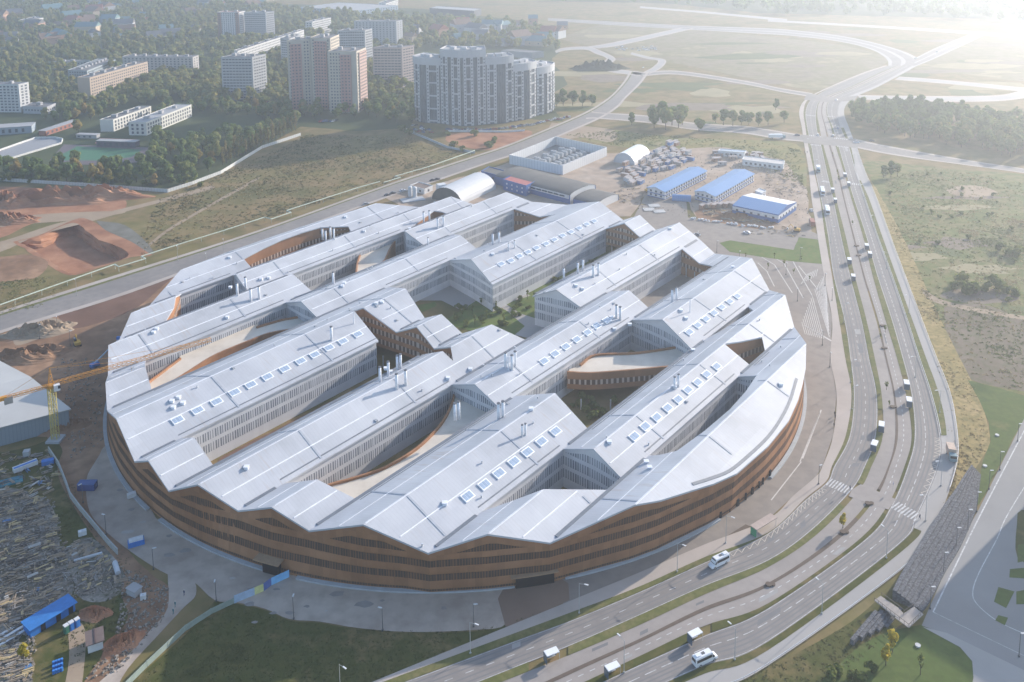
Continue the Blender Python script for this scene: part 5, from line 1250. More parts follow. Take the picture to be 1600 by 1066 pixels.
# tussocks and weeds over the open ground
def tussocks(poly,n,size,mat,label,seed):
    rs=random.Random(seed); P=[(q.x,q.y) for q in gp(poly)]; xs=[p[0] for p in P]; ys=[p[1] for p in P]; m=MB(); k=0; cl=[]
    for i in range(max(4,n//60)): cl.append((rs.uniform(min(xs),max(xs)),rs.uniform(min(ys),max(ys)),rs.uniform(3,14)))
    while k<n:
        if rs.random()<.7: c=cl[rs.randrange(len(cl))]; x,y=rs.gauss(c[0],c[2]),rs.gauss(c[1],c[2])
        else: x,y=rs.uniform(min(xs),max(xs)),rs.uniform(min(ys),max(ys))
        k+=0.2
        if not inpoly((x,y),P): continue
        k+=0.8
        s=size*rs.uniform(.4,1.5)
        for j in range(5):
            a=rs.uniform(0,6.28); dx,dy=math.cos(a)*s*rs.uniform(.3,1),math.sin(a)*s*rs.uniform(.3,1); h=s*rs.uniform(.1,.35); w_=s*.5
            m.face([(x+dx-dy*.5,y+dy+dx*.5,.04),(x+dx+dy*.5,y+dy-dx*.5,.04),(x+dx*.4,y+dy*.4,h+.06)])
    tag(m.build('grass_tussocks',mat),label,'tall grass',None,'stuff')
TG=[leaf_mat('green tussock',[(0.13,0.16,0.06),(0.20,0.22,0.09),(0.29,0.27,0.13)]),leaf_mat('dry tussock',[(0.24,0.20,0.10),(0.36,0.28,0.15),(0.46,0.36,0.21)]),leaf_mat('dark tussock',[(0.075,0.095,0.035),(0.12,0.13,0.055),(0.20,0.17,0.09)])]
tussocks([(335,940),(452,970),(560,984),(740,987),(860,952),(640,1055),(560,1100),(170,1120)],6500,.38,TG[2],'rough dark grass on the slope at the bottom of the picture',1)
tussocks([(1380,280),(1460,262),(1700,300),(1750,620),(1600,615),(1520,590),(1450,470),(1400,370)],5200,1.1,TG[0],'green tussocks over the heath right of the avenue',2)
tussocks([(1380,280),(1460,262),(1700,300),(1750,620),(1600,615),(1520,590),(1450,470),(1400,370)],3000,1.0,TG[1],'dry brown weeds over the heath right of the avenue',3)
tussocks([(1372,300),(1425,400),(1470,500),(1525,610),(1547,690),(1512,750),(1470,812),(1490,720),(1462,559),(1413,429)],2600,.7,TG[1],'dry yellow grass along the outer pavement',4)
tussocks([(250,310),(420,240),(480,210),(640,215),(735,240),(600,288),(350,360),(220,400),(215,375)],5200,1.2,TG[2],'dark weeds over the open field behind the building',5)
tussocks([(250,310),(420,240),(480,210),(640,215),(735,240),(600,288),(350,360),(220,400),(215,375)],3000,1.1,TG[1],'dry grass over the open field behind the building',6)
tussocks([(1330,972),(1262,1012),(1110,1085),(1240,1110),(1380,1000),(1410,950)],900,.5,TG[2],'dark weeds on the bank below the outer pavement',7)
tussocks([(0,440),(80,432),(110,445),(60,480),(0,492)],500,.9,TG[0],'weeds beside the street at the left edge',8)
tussocks([(880,210),(960,205),(1080,215),(1200,222),(1250,235),(1255,290),(1130,233),(960,228)],2600,1.3,TG[0],'green and yellow tussocks beyond the hut village',9)
tussocks([(90,700),(120,770),(160,840),(240,905),(215,960),(190,1010),(120,1060),(90,990),(110,930),(95,860)],1500,.55,TG[2],'weeds and low growth in the yard by the winding fence',10)
# courtyard planting
patch('court_paving',[(690,470),(790,520),(830,530),(900,480),(1000,370),(940,360),(780,450),(720,440),(640,470)],0.10,G_WALK2,0,False)
for L in ([(690,505),(745,470),(790,485),(820,510),(800,528),(745,520)],[(790,475),(830,462),(850,470),(842,500),(812,490)],[(652,478),(680,472),(683,478),(660,488)],[(820,458),(900,410),(960,380),(965,388),(905,420),(838,466)]): patch('court_lawn',L,0.13,G_LAWN2,0.2,False,4)
for px,py in ((722,497),(738,492),(752,478),(760,500),(775,485),(787,508),(800,500),(742,508),(712,502),(824,468),(836,470)): p=un(px,py); tree('sapling' if px!=783 else 'yellow',p.x,p.y,'young tree on the lawn of the big central courtyard','courtyard saplings',rnd.uniform(.9,1.2))
for px,py in ((905,635),(915,645),(928,640),(940,650),(925,655),(960,632),(975,640),(910,625)): p=un(px,py); tree('bush',p.x,p.y,'shrub in the sunken courtyard under the timber terrace','sunken court shrubs',rnd.uniform(.8,1.3),'shrub')
for i in range(11): 
    p=un(405+i*17,655-i*8.3); tree('sapling',p.x,p.y,'sapling in the long narrow courtyard by the white wall','narrow court saplings',0.55)
patch('court_earth',[(330,735),(345,715),(590,590),(700,560),(650,580),(400,710)],0.10,noise_mat('court soil',[(0.13,0.07,0.055),(0.2,0.13,0.10)],0.1),0.3,False)
cy2=random.Random(8)
for i in range(34):

    a,b,c,d=cy2.choice(((755,495,45,20),(818,482,22,14),(905,420,48,5),(925,640,45,18)))
    x,y=a+cy2.uniform(-1,1)*c,b+cy2.uniform(-1,1)*d
    if a==905: y=420-(x-905)*0.52+cy2.uniform(-3,3)
    p=un(x,y); u,v=touv(p)
    if not any(inpoly((u,v),h) for h in holes): continue
    tree('bush',p.x,p.y,'low shrub planted in the inner courtyards','inner courtyard shrubs',cy2.uniform(.5,1.0),'shrub')
# ================================================================ works yard north of the building
BLUE=corrug_mat('blue sheet',[(0.05,0.12,0.33),(0.065,0.15,0.38)],1.1,0.5,0.3,0,0.3)
BLUER=corrug_mat('blue metal roof',[(0.10,0.22,0.44),(0.13,0.26,0.48)],1.3,0.4,0.4,0,0.25)
WSHEET=corrug_mat('white sheet',[(0.60,0.61,0.62),(0.68,0.68,0.68)],2.5,0.5,0.3,0,0.35)
DROOF=noise_mat('dark vault roof',[(0.12,0.118,0.115),(0.165,0.16,0.152)],0.1,0.8)
def gable_block(name,label,c0,c1,c2,base,wall,roofm,cat,rise=2.0,band=None,roof2=None,fl=3.0,group=None,z_is_eave=True,pitch=3.2,win=(1.3,1.2)):
    H=hsolve(c1[0],c1[1],base); a,b,c,d=footprint(c0,c1,c2,H); org=b.copy(); org.z=0; t=empty(name,org,0,label,cat,group)
    P=[Vector((p.x-org.x,p.y-org.y)) for p in (a,b,c,d)]; FOOT.append([(p.x+org.x,p.y+org.y) for p in offs(P,2)])
    m=MB(); m.prism(P,0,H)
    g0=(P[0]+P[1])/2; g1=(P[2]+P[3])/2
    m.face([(P[0].x,P[0].y,H),(P[1].x,P[1].y,H),(g0.x,g0.y,H+rise)]); m.face([(P[2].x,P[2].y,H),(P[3].x,P[3].y,H),(g1.x,g1.y,H+rise)]); w=m.build('wall',wall,t)
    e=(P[2]-P[1]).normalized()*0.7; s=(P[1]-P[0]).normalized()*0.6; k=rise/((P[1]-P[0]).length/2)*0.6
    for (p,q,sg_,mt) in ((P[1],P[2],1,roofm),(P[0],P[3],-1,roof2 or roofm)):
        r=MB(); A=[(p+s*sg_-e),(q+s*sg_+e),(g1+e),(g0-e)]; Z=[H-k+.1,H-k+.1,H+rise+.1,H+rise+.1]
        top=[(v.x,v.y,z+.14) for v,z in zip(A,Z)]; lo=[(v.x,v.y,z) for v,z in zip(A,Z)]
        Lr=(q-p).length; Wd=(p-g0).length
        r.face(top,[(0,0),(Lr,0),(Lr,Wd),(0,Wd)]); r.face(lo[::-1])
        for i in range(4): j=(i+1)%4; r.face([lo[i],lo[j],top[j],top[i]],[(0.5,0)]*4)
        r.build('roof_slope',mt,t)
    if band:
        for z0 in (0.0,0.46*H):
            for A_,B_ in ((P[0],P[1]),(P[1],P[2])):
                d=(B_-A_).normalized(); n=Vector((d.y,-d.x)); q=MB(); q.prism([A_+n*.02,B_+n*.02,B_+n*.1,A_+n*.1],z0+H*.01,z0+H*.11); q.build('wall_band',band,t)
        it=[]
        for A_,B_ in ((P[0],P[1]),(P[1],P[2])): it+=face_windows(A_,B_,0.3,H,H/2,pitch,win[0],win[1],0.8,0.13)
        add_windows(t,it,M_GLASS)
    return t,P,H
WP=plain('white panels',(0.62,0.63,0.64))
gable_block('site_barrack','left one of the two long blue-roofed two-storey barracks',(1011.8,293.4),(1038.8,300),(1104,267.5),312.5,WP,BLUER,'barrack',1.6,BLUE)
gable_block('site_barrack','right one of the two long blue-roofed two-storey barracks',(1086,299),(1117.5,307),(1178,272),320,WP,BLUER,'barrack',1.6,BLUE)
gable_block('blue_hall','wide blue-roofed hall with a white far roof slope beside the avenue',(1244.7,316),(1216.5,337),(1144.5,321),346.5,BLUE,BLUER,'hall',2.6,WP,roof2=WSHEET) if False else gable_block('blue_hall','wide blue-roofed hall with a white far roof slope beside the avenue',(1166,301),(1144.5,320.5),(1216.5,337),330,BLUE,BLUER,'hall',2.6,WP,roof2=WSHEET) if False else None
def gable_long(name,label,n0,n1,f1,base,wall,r_near,r_far,rise,cat,band=None):
    """ridge runs along the near long side n0->n1; f1 is the far corner beyond n1"""
    H=hsolve(n1[0],n1[1],base); a,b,c=[un(x,y,H) for x,y in (n0,n1,f1)]; d=a+(c-b); org=b.copy(); org.z=0; t=empty(name,org,0,label,cat)
    P=[Vector((p.x-org.x,p.y-org.y)) for p in (a,b,c,d)]
    g1=(P[1]+P[2])/2; g0=(P[0]+P[3])/2; m=MB(); m.prism(P,0,H); m.face([(P[1].x,P[1].y,H),(P[2].x,P[2].y,H),(g1.x,g1.y,H+rise)]); m.face([(P[3].x,P[3].y,H),(P[0].x,P[0].y,H),(g0.x,g0.y,H+rise)]); m.build('wall',wall,t)
    for A,mt in (([P[0],P[1],g1,g0],r_near),([P[2],P[3],g0,g1],r_far)):
        L_=(A[1]-A[0]).length; top=[(A[0].x,A[0].y,H+.15),(A[1].x,A[1].y,H+.15),(A[2].x,A[2].y,H+rise+.15),(A[3].x,A[3].y,H+rise+.15)]
        r=MB(); r.face(top,[(0,0),(L_,0),(L_,8),(0,8)]); lo=[(x,y,z-.14) for x,y,z in top]; r.face(lo[::-1])
        for i in range(4): j=(i+1)%4; r.face([lo[i],lo[j],top[j],top[i]],[(0.5,0)]*4)
        r.build('roof_slope',mt,t)
    if band:
        for A_,B_ in ((P[0],P[1]),(P[1],P[2])):
            d_=(B_-A_).normalized(); n=Vector((d_.y,-d_.x)); q=MB(); q.prism([A_+n*.02,B_+n*.02,B_+n*.1,A_+n*.1],H*.45,H*.9); q.build('wall_band',band,t)
        it=face_windows(P[0],P[1],0,H,H,4,1.4,1.2,0.8,0.13)+face_windows(P[1],P[2],0,H,H,4,1.4,1.2,0.8,0.13); add_windows(t,it,M_GLASS)
    return t
gable_long('blue_hall','wide blue-roofed hall with a white far roof slope beside the avenue',(1144.5,321),(1216.5,336),(1244.7,316),349,BLUE,BLUER,WSHEET,2.2,'hall',WP)
def vault(name,label,e0,e1,width,h,roofm,endm,cat,flat_=0.0,cut=0.0,wallh=0.0,seg=14,wallm=None):
    """barrel hall: axis from ground pixel e0 (near end centre) to e1; width m, height m"""
    a=un(*e0);b=un(*e1); d=(b-a); L=d.length; ang=math.atan2(d.y,d.x); t=empty(name,a,ang,label,cat)
    pr=[(-math.cos(math.pi*i/seg)*width/2, wallh+math.sin(math.pi*i/seg)*(h-wallh)) for i in range(seg+1)]
    m=MB(); s=0
    for (y0,z0),(y1,z1) in zip(pr[:-1],pr[1:]):
        l=math.hypot(y1-y0,z1-z0); m.face([(0,y0,z0),(0,y1,z1),(L,y1,z1),(L,y0,z0)],[(0,s),(0,s+l),(L,s+l),(L,s)]); m.face([(0,y0,z0-.2),(L,y0,z0-.2),(L,y1,z1-.2),(0,y1,z1-.2)],[(0,s),(L,s),(L,s+l),(0,s+l)]); s+=l
    m.build('vault_roof',roofm,t)
    for x,o_ in ((0.15,1),(L-0.15,-1)):
        e=MB(); pts=[(x,y,z-.05) for y,z in pr]
        if wallh: pts=[(x,-width/2,0)]+pts+[(x,width/2,0)]
        e.face(pts); e.build('end_wall',endm,t)
    if wallh:
        w_=MB(); 
        for y in (-width/2,width/2): w_.box((L/2,y,0),(L,0.3,wallh))
        w_.build('side_wall',wallm or endm,t)
    FOOT.append([tuple((a+q)[:2]) for q in (Vector((-d.y,d.x,0)).normalized()*width/2,Vector((d.y,-d.x,0)).normalized()*width/2)]+[tuple((b+q)[:2]) for q in (Vector((d.y,-d.x,0)).normalized()*width/2,Vector((-d.y,d.x,0)).normalized()*width/2)])
    return t,L
vault('arched_hangar','grey arched hangar with a white lower side right behind the building',(698,316),(752,291),24,9.5,noise_mat('pale hangar skin',[(0.50,0.52,0.54),(0.58,0.59,0.60)],0.05,0.5),DROOF,'hangar')
vault('white_tent','bright white arched storage tent among the site huts',(975,256),(1000,242),17,8,plain('white tent skin',(0.75,0.76,0.77),0.4,var=0.03),WSHEET,'tent')
t,L=vault('vaulted_hall','long dark-roofed vaulted hall with blue walls and white end gable',(795,281),(911,311),27,7.9,DROOF,WSHEET,'hall',wallh=5.6,wallm=BLUE)
m=MB(); m.box((L*.62,-13.62,3.2),(L*.74,0.12,2.5)); m.build('wall_band',WP,t)
for i in range(9): place(win_mesh(4.2,1.0,M_GLASS),'window',t,(L*0.30+i*L*0.075,-13.7,4.4),0)
vault('vaulted_hall','shorter dark-roofed vaulted hall just in front of the long one',(913,312),(950,321),24,5.6,DROOF,WSHEET,'hall',wallh=3.6,wallm=BLUE)
block('site_office','blue and white two-storey office with a red roof',(786,281),(822,291),(841,281.5),307,BLUE,fl=3.0,pitch=4,w=1.1,h=1.1,roofm=plain('red sheet roof',(0.42,0.14,0.13)),cat='office',boxes=0,glass=WP)
block('site_office','small white building with a brown roof next to the white tanks',(641,290.5),(663,296.5),(676,291),304,WP,fl=3.5,pitch=5,roofm=plain('brown sheet roof',(0.20,0.15,0.12)),cat='office',boxes=0)
block('blue_shed','low blue shed at the left end of the long vaulted hall',(752,268),(778,275),(790,268),287,BLUE,fl=4,pitch=5,roofm=DROOF,cat='shed',boxes=0)
# walled chiller yard
H=hsolve(879,258.5,273.5); C4=[un(x,y,H) for x,y in ((796,242),(879,258.5),(948,230),(868,213.5))]; o0=C4[1].copy(); o0.z=0
cy_=empty('chiller_yard',o0,0,'white-walled open yard full of cooling units beside the street','plant yard'); Pc=[Vector((p.x-o0.x,p.y-o0.y)) for p in C4]; FOOT.append([(p.x,p.y) for p in C4])
for i in range(4):
    m=MB(); m.path([Pc[i],Pc[(i+1)%4]],0.4,0,H); m.build('screen_wall',WSHEET,cy_)
m=MB(); m.face([(p.x,p.y,0.3) for p in Pc]); m.build('floor',plain('yard floor',(0.13,0.15,0.17)),cy_)
um=MB(); um.box((0,0,0),(5.2,2.6,2.6)); 
for i in (-1,1): um.bar((i*1.3,0,2.6),(i*1.3,0,3.1),1.05,10)
UM=um.mesh('cooling_unit',plain('cooler casing',(0.40,0.42,0.44)))
bx,by=Pc[0]-Pc[1],Pc[2]-Pc[1]
for r_ in range(4):
    for c0_ in range(9):
        q=Pc[1]+bx*(0.13+0.2*r_)+by*(0.10+0.093*c0_)
        if r_==3 and c0_%2: continue
        place(UM,'cooling_unit',cy_,(q.x,q.y,0.3+(1.2 if r_==2 else 0)),math.atan2(bx.y,bx.x))
# tanks
for px,py,l in ((641,308,'left one of the two upright white tanks behind the building'),(648.5,309,'right one of the two upright white tanks behind the building')):
    t=empty('storage_tank',un(px,py),0,l,'tank'); m=MB(); m.bar((0,0,0.6),(0,0,6.6),1.35,16); m.bar((0,0,6.6),(0,0,7.4),1.35,16,0.5); m.build('vessel',WP,t,smooth=False); m=MB()
    for k in range(3): a=k*2.1; m.bar((math.cos(a)*1.0,math.sin(a)*1.0,0),(math.cos(a)*1.0,math.sin(a)*1.0,0.7),0.1,5)
    m.build('support',M_STEEL,t)
m=MB(); p=un(645,312); m.box((p.x,p.y-1,0.1),(15,8,0.5),0.4); tag(m.build('tank_slab',M_CONC),'pale concrete slab under the two white tanks','slab')
m=MB(); p=un(690,306); m.box((0,0,0),(6,5,8.5)); 
t=empty('container_stack',p,0.5,'stack of white containers beside the arched hangar','containers'); 
for i in range(3): q=MB(); q.box((0,0,i*2.7),(5.5,4.6,2.55)); q.build('container_box',WSHEET,t)
# site cabins
CABM=[plain('cabin grey',(0.38,0.38,0.39)),plain('cabin blue',(0.08,0.18,0.40)),plain('cabin brown',(0.34,0.20,0.14)),plain('cabin white',(0.56,0.56,0.56)),plain('cabin sand',(0.38,0.31,0.26))]
cab=[]
for mt in CABM:
    b_=MB(); b_.box((0,0,0.2),(6,2.45,2.4)); r_=MB(); r_.box((0,0,2.6),(6.15,2.6,0.18)); w_=MB(); w_.box((-1.4,-1.25,1.2),(1.0,0.1,0.9)); d_=MB(); d_.box((1.6,-1.25,0.25),(0.9,0.1,2.0))
    cab.append((b_.mesh('body',mt),r_.mesh('roof',plain('cabin roof',(0.36,0.32,0.31))),w_.mesh('window',M_GLASS),d_.mesh('door',plain('cabin door',(0.25,0.25,0.27)))))
cr=random.Random(11)
def cabin(px,py,ang,k=None,z=0.0,label=None,group='site cabins'):
    k=cr.randrange(5) if k is None else k; p=un(px,py); p.z=z; lab0=label
    cl=('grey','blue','brown','white','sand-coloured')[k]
    t=empty('site_cabin',p,ang,label or cl+' site cabin in the crowded hut village behind the halls','site cabin',group if lab0 else group+' '+cl)
    for me_,n_ in zip(cab[k],('body','roof','window','door')): place(me_,n_,t)
ang=math.atan2((un(1060,240)-un(985,275)).y,(un(1060,240)-un(985,275)).x)
for r_ in range(9):
    for c0_ in range(10):
        if cr.random()<0.10: continue
        px=968+c0_*9.6+r_*3; py=293-c0_*4.8-(8-r_)*3.1+cr.uniform(-1,1)
        if 1005<px<1110 and py>262+(1060-px)*0.2: continue
        if px<1002 and py<262: continue
        cabin(px,py,ang+(1.57 if cr.random()<.25 else cr.uniform(-.12,.12)),None)
        if cr.random()<.18: cabin(px,py,ang,None,2.8)
for i in range(16): cabin(1110+cr.uniform(0,90),cr.uniform(240,262),0.05+(cr.random()<.3)*1.5)
for i in range(8): cabin(1098+i*9.5,325-i*0.6+cr.uniform(-1,1),ang,4 if i%2 else 2,label='small hut with a reddish roof in the row in front of the right barrack',group='front hut row')
block('site_shed','long low pale shed at the back of the hut village',(1122,236),(1163,239),(1166,236),243,WP,fl=3,roofm=plain('pale blue roof',(0.40,0.47,0.54)),cat='shed',boxes=0,height=4)
block('site_shed','long pale-roofed shed with open bays near the avenue',(1160,250),(1224,258),(1226,252),262,WP,fl=3,roofm=plain('cream roof',(0.52,0.49,0.46)),cat='shed',boxes=0,height=4)
block('site_shed','white prefabricated hut between barrack and blue hall',(1180,299),(1190,303),(1197,299),308,WP,fl=3,roofm=WP,cat='shed',boxes=0,height=4)
m=MB(); t=empty('bus_depot_shelter',un(1050,312),-0.2,'blue arched shelter at the near end of the left barrack','shelter'); m.bar((0,0,0.5),(12,0,0.5),3.0,14); m.build('vault_roof',BLUER,t)
for i in range(12):
    px,py=1083+i*11+cr.uniform(-2,2),342+i*1.4+cr.uniform(-1,2); p=un(px,py); m=MB()
    for k in range(5): m.box((cr.uniform(-1.6,1.6),cr.uniform(-1,1),cr.uniform(0,.5)),(cr.uniform(.8,1.8),cr.uniform(.6,1.4),cr.uniform(.4,1)),cr.uniform(0,3),0.8)
    o=m.build('rubble_bags',WP,None,(p.x,p.y,0)); tag(o,'heap of white bulk bags along the works yard edge','bulk bags','white bulk bags')
for px,py in ((1014,328),(1030,331),(1022,322)): p=un(px,py); m=MB(); m.box((0,0,0.1),(7,5.5,0.35),0.1); tag(m.build('concrete_slab',plain('slab',(0.45,0.45,0.44)),None,(p.x,p.y,0)),'pale concrete slab lying on the yard in front of the left barrack','slab','yard slabs')
# low walls and fences
def fence(name,label,pts,h,wd,mat,cat,posts=None,postm=None,z=0.0,group=None,bar=False,pr=0.12):
    P=[un(x,y) for x,y in pts]; t=empty(name,P[0],0,label,cat,group); Q=[p-P[0] for p in P]; m=MB()
    if bar:
        for a,b in zip(Q[:-1],Q[1:]): m.bar(a+Vector((0,0,h)),b+Vector((0,0,h)),wd,6)
        m.build('pipe',mat,t)
    else: m.path(Q,wd,z,h); m.build('panel',mat,t)
    if posts:
        n=0
        for a,b in zip(Q[:-1],Q[1:]):
            L=(b-a).length; k=max(1,int(L/posts))
            for i in range(k):
                if n>=100: break
                p=a.lerp(b,i/k); q=MB(); q.bar((0,0,0),(0,0,h*1.04),pr,5); place(q.mesh('post',postm or mat),'post',t,p); n+=1
    return t
FW=corrug_mat('white fence sheets',[(0.50,0.52,0.52),(0.58,0.59,0.58)],2.2,0.6,0.3,0,0.4)
fence('site_fence','white sheet fence along the wood at the far left',[(-60,276),(0,283),(130,291),(250,300),(262,301)],2.4,0.12,FW,'fence',20)
fence('site_fence','white sheet fence climbing beside the poplars',[(262,301),(300,289),(345,272),(410,232),(470,212)],2.4,0.12,FW,'fence',20)
PIPE=plain('pale green pipe',(0.50,0.56,0.48))
fence('heating_pipe','pale raised pipe beside the street, lower left length',[(-20,492),(180,420.5),(186,424.5),(228,411.5),(221,408),(278,389.5),(350,367)],2.6,0.32,PIPE,'pipeline',12,bar=True)
fence('heating_pipe','pale raised pipe beside the street, middle length',[(350,367),(414,346),(424,349),(455,338.5),(448,335.5),(558.7,299.5),(594,289.5)],2.6,0.32,PIPE,'pipeline',12,bar=True)
fence('heating_pipe','pale raised pipe beside the street, upper right length',[(600,291),(626,283),(617,281.5),(670,266),(735,243),(742,240)],2.6,0.32,PIPE,'pipeline',12,bar=True)
fence('park_wall','low grey wall of the car park by the curved building',[(628,203),(660,215),(700,232),(742,240)],1.8,0.3,M_CONC,'wall')
fence('park_wall','pale wall below the curved building',[(700,206),(790,207),(820,205)],1.5,0.3,WP,'wall')
YW=plain('grey site wall',(0.36,0.37,0.36))
fence('site_wall','winding pale fence between the yard and the building apron',[(76,706),(92,730),(104,760),(110,778),(125,798),(150,828),(168,850),(184,867)],2.0,0.35,YW,'fence')
fence('site_fence','pale mesh fence along the gravel track at the bottom',[(190,1082),(230,1042),(262,1012),(290,986),(330,960),(366,943)],1.7,0.12,plain('mesh fence',(0.27,0.33,0.30)),'fence',6)
for (a,b,mt,l) in (((366,943),(398,930),plain('pale blue banner',(0.38,0.50,0.66)),'pale blue'),((398,930),(412,924),plain('yellow banner',(0.62,0.62,0.28)),'yellow'),((412,924),(424,915),plain('dark blue banner',(0.10,0.16,0.42)),'dark blue'),((424,915),(452,902),plain('sky blue banner',(0.22,0.52,0.85)),'sky blue')):
    fence('fence_banner',l+' fence banner near the passage into the building',[a,b],2.3,0.15,mt,'banner')
# ================================================================ street furniture
poleM=plain('lamp pole',(0.10,0.105,0.11),0.5); poleL=plain('pale lamp pole',(0.42,0.43,0.43),0.5); headM=plain('lamp head',(0.60,0.61,0.62),0.4)
def lampset(h,arm,pm,r=0.1):
    a=MB(); a.bar((0,0,0),(0,0,h),r,7,r*0.6); b=MB(); b.bar((0,0,h-0.1),(arm,0,h+0.25),0.05,5); c=MB(); c.box((arm,0,h+0.15),(1.1,0.35,0.14)); d=MB(); d.box((0,0,0),(0.4,0.4,0.5))
    return (a.mesh('pole',pm),b.mesh('arm',pm),c.mesh('lamp_head',headM),d.mesh('pole_base',pm))
LA=lampset(9.0,2.0,poleL); LB=lampset(6.5,0.6,poleM,0.11)
def lamp(px,py,k,ang,label,group):
    t=empty('street_lamp',un(px,py),ang,label,'street lamp',group)
    for me_,n_ in zip(LA if k==0 else LB,('pole','arm','lamp_head','pole_base')): place(me_,n_,t)
for x,y in ((240,890),(338,940),(459,968),(598,986),(740,980),(166,836),(130,796-10),(90,516),(110,540),(62,530)): lamp(x,y,1,rnd.uniform(0,6),'dark slender lamp post on the concrete apron in front of the building','apron lamps')
for x,y in ((1285,497+43),(1296.5,574),(1279,757),(1300,470),(1246,471),(1228,430),(1178,442),(1120,395),(1155,412),(1090,380),(1250,406),(1018,372),(1037,376),(1289,447)): lamp(x,y,1,rnd.uniform(0,6),'dark lamp post on the plaza right of the building','plaza lamps')
for x,y,a in ((905,959,5.9),(1058,894,5.7),(1134,849,5.7),(1335,1150,2.4),(1148,1032,2.2),(1284,960,2.1),(1385,873,2.0),(975,1052,2.2),(735,1022,5.8),(532,1090,5.6)): lamp(x,y,0,a,'tall pale street lamp beside the lower bend of the avenue','avenue lamps, lower bend')
for x,y in ((1331,640),(1329,598),(1318,505),(1298,380),(1284,330),(1272,270),(1265,235),(1430,590),(1468,645),(1420,490),(1385,420),(1366,360),(1350,310),(1335,260),(1470,760),(1446,815)): lamp(x,y,0,0.4 if x<1340 and y>250 and x!=1335 else 3.4,'tall pale street lamp along the upper avenue','avenue lamps, upper stretch')
for x,y in ((1526,800),(1512,828),(1494,857),(1474,897),(1453,952),(1545,765),(1562,735),(1590,690),(1592,1027)): lamp(x,y,1,0,'dark lamp post along the edge of the parking square','square lamps')
for i,(x,y) in enumerate(((120,462),(278,408),(350,397),(323,420))): lamp(x,y,0,5,'pale lamp on the long street behind the building','street lamps on the left street')
# stop shelters: white flat-roofed boxes on the tram islands
WR=plain('white shelter roof',(0.78,0.79,0.80),0.4,var=0.03)
shp=[]; a=MB(); a.box((0,0,2.5),(4.0,2.2,0.22)); b=MB(); b.box((0,1.1,0.1),(4.2,0.08,2.4)); c=MB(); c.box((-2.05,0,0.1),(0.08,2.2,2.4)); d=MB(); d.box((0.3,0.7,0.45),(2.4,0.4,0.1)); e=MB(); e.bar((2.0,-1.0,0.1),(2.0,-1.0,2.5),0.05,5)
SHP=[(a.mesh('shelter_roof',WR),'shelter_roof'),(b.mesh('back_panel',M_GLASS2),'back_panel'),(c.mesh('side_panel',M_GLASS2),'side_panel'),(d.mesh('bench',M_STEEL),'bench'),(e.mesh('post',M_STEEL),'post')]
for i,(x,y,l) in enumerate(((1416,607,'white stop shelter, upper of the pair on the right grass strip beside the building'),(1420,634,'white stop shelter, lower of the pair on the right grass strip beside the building'),(1377,673,'white stop shelter, upper of the pair on the left grass strip above the zebra crossing'),(1366,703,'white stop shelter, lower of the pair on the left grass strip above the zebra crossing'),
  (862,1033,'lone white stop shelter on the left grass strip at the bottom of the picture'),(957,1056,'white stop shelter at the very bottom of the right strip'),(1086,1003,'white stop shelter on the right strip beside the lower minibus'),(1354,389.5,'white stop shelter, upper of the two on the right strip above the plaza'),(1359,402,'white stop shelter, lower of the two on the right strip above the plaza'),(1327,412,'white stop shelter on the left strip level with the lawn corner'),(1333,438,'white stop shelter on the left strip just below the lawn corner'),(1301,301,'far white stop shelter on the left strip, upper'),(1305,317,'far white stop shelter on the left strip, lower'),(1320,277,'far white stop shelter on the right strip, upper'),(1326,291,'far white stop shelter on the right strip, lower'))):
    i0=min(range(NS),key=lambda k:(Vector(un(x,y)[:2])-LN['b3'][k]).length); dd=LN['b3'][min(NS-1,i0+2)]-LN['b3'][max(0,i0-2)]
    p=un(x,y); t=empty('stop_shelter',(p.x,p.y,0.2),math.atan2(dd.y,dd.x),l,'stop shelter'); t.scale=(.88,.88,.95)
    for me_,n_ in SHP: place(me_,n_,t)
t=empty('bus_stop','green' and un(1193,828),0.62,'long glass bus stop shelter with green advert panel on the pavement','bus stop')
m=MB(); m.box((0,0,2.6),(9.5,2.6,0.2)); m.build('shelter_roof',plain('clear roof',(0.42,0.34,0.30)),t); m=MB(); m.box((-4.7,0,0.1),(0.25,2.0,2.4)); m.build('advert_panel',plain('green advert',(0.05,0.30,0.16)),t)
m=MB(); m.box((0,1.2,0.3),(9.0,0.08,2.1)); m.build('back_panel',M_GLASS2,t)
for x in (-4.4,4.4): m=MB(); m.bar((x,-1.1,0),(x,-1.1,2.6),0.07,5); m.build('post',M_STEEL,t)
# ================================================================ vehicles
def wheelset(t,xs,hw,r,w=0.24):
    for x in xs:
        for s in (-1,1):
            m=MB(); m.bar((0,-w/2,0),(0,w/2,0),r,12); wh=m.build('wheel',plain('tyre',(0.03,0.03,0.03)) if not bpy.data.materials.get('tyre') else bpy.data.materials['tyre'],t,(x,s*hw,r)); m=MB(); m.bar((0,-w/2-.02,0),(0,w/2+.02,0),r*.5,8); m.build('rim',M_STEEL,wh)
def loft(sec,mat,name,t):
    """sec: list of (x, half width, z0, z1, top half width)"""
    m=MB(); R_=[]
    for x,hw,z0,z1,tw in sec:
        R_.append([Vector((x,-hw,z0)),Vector((x,-hw,z0+(z1-z0)*.55)),Vector((x,-tw,z1-.12)),Vector((x,-tw+.18,z1)),Vector((x,tw-.18,z1)),Vector((x,tw,z1-.12)),Vector((x,hw,z0+(z1-z0)*.55)),Vector((x,hw,z0))])
    n=8
    for a,b in zip(R_[:-1],R_[1:]):
        for i in range(n): j=(i+1)%n; m.face([a[i],a[j],b[j],b[i]])
    m.face(R_[0][::-1]); m.face(R_[-1]); return m.build(name,mat,t,smooth=False)
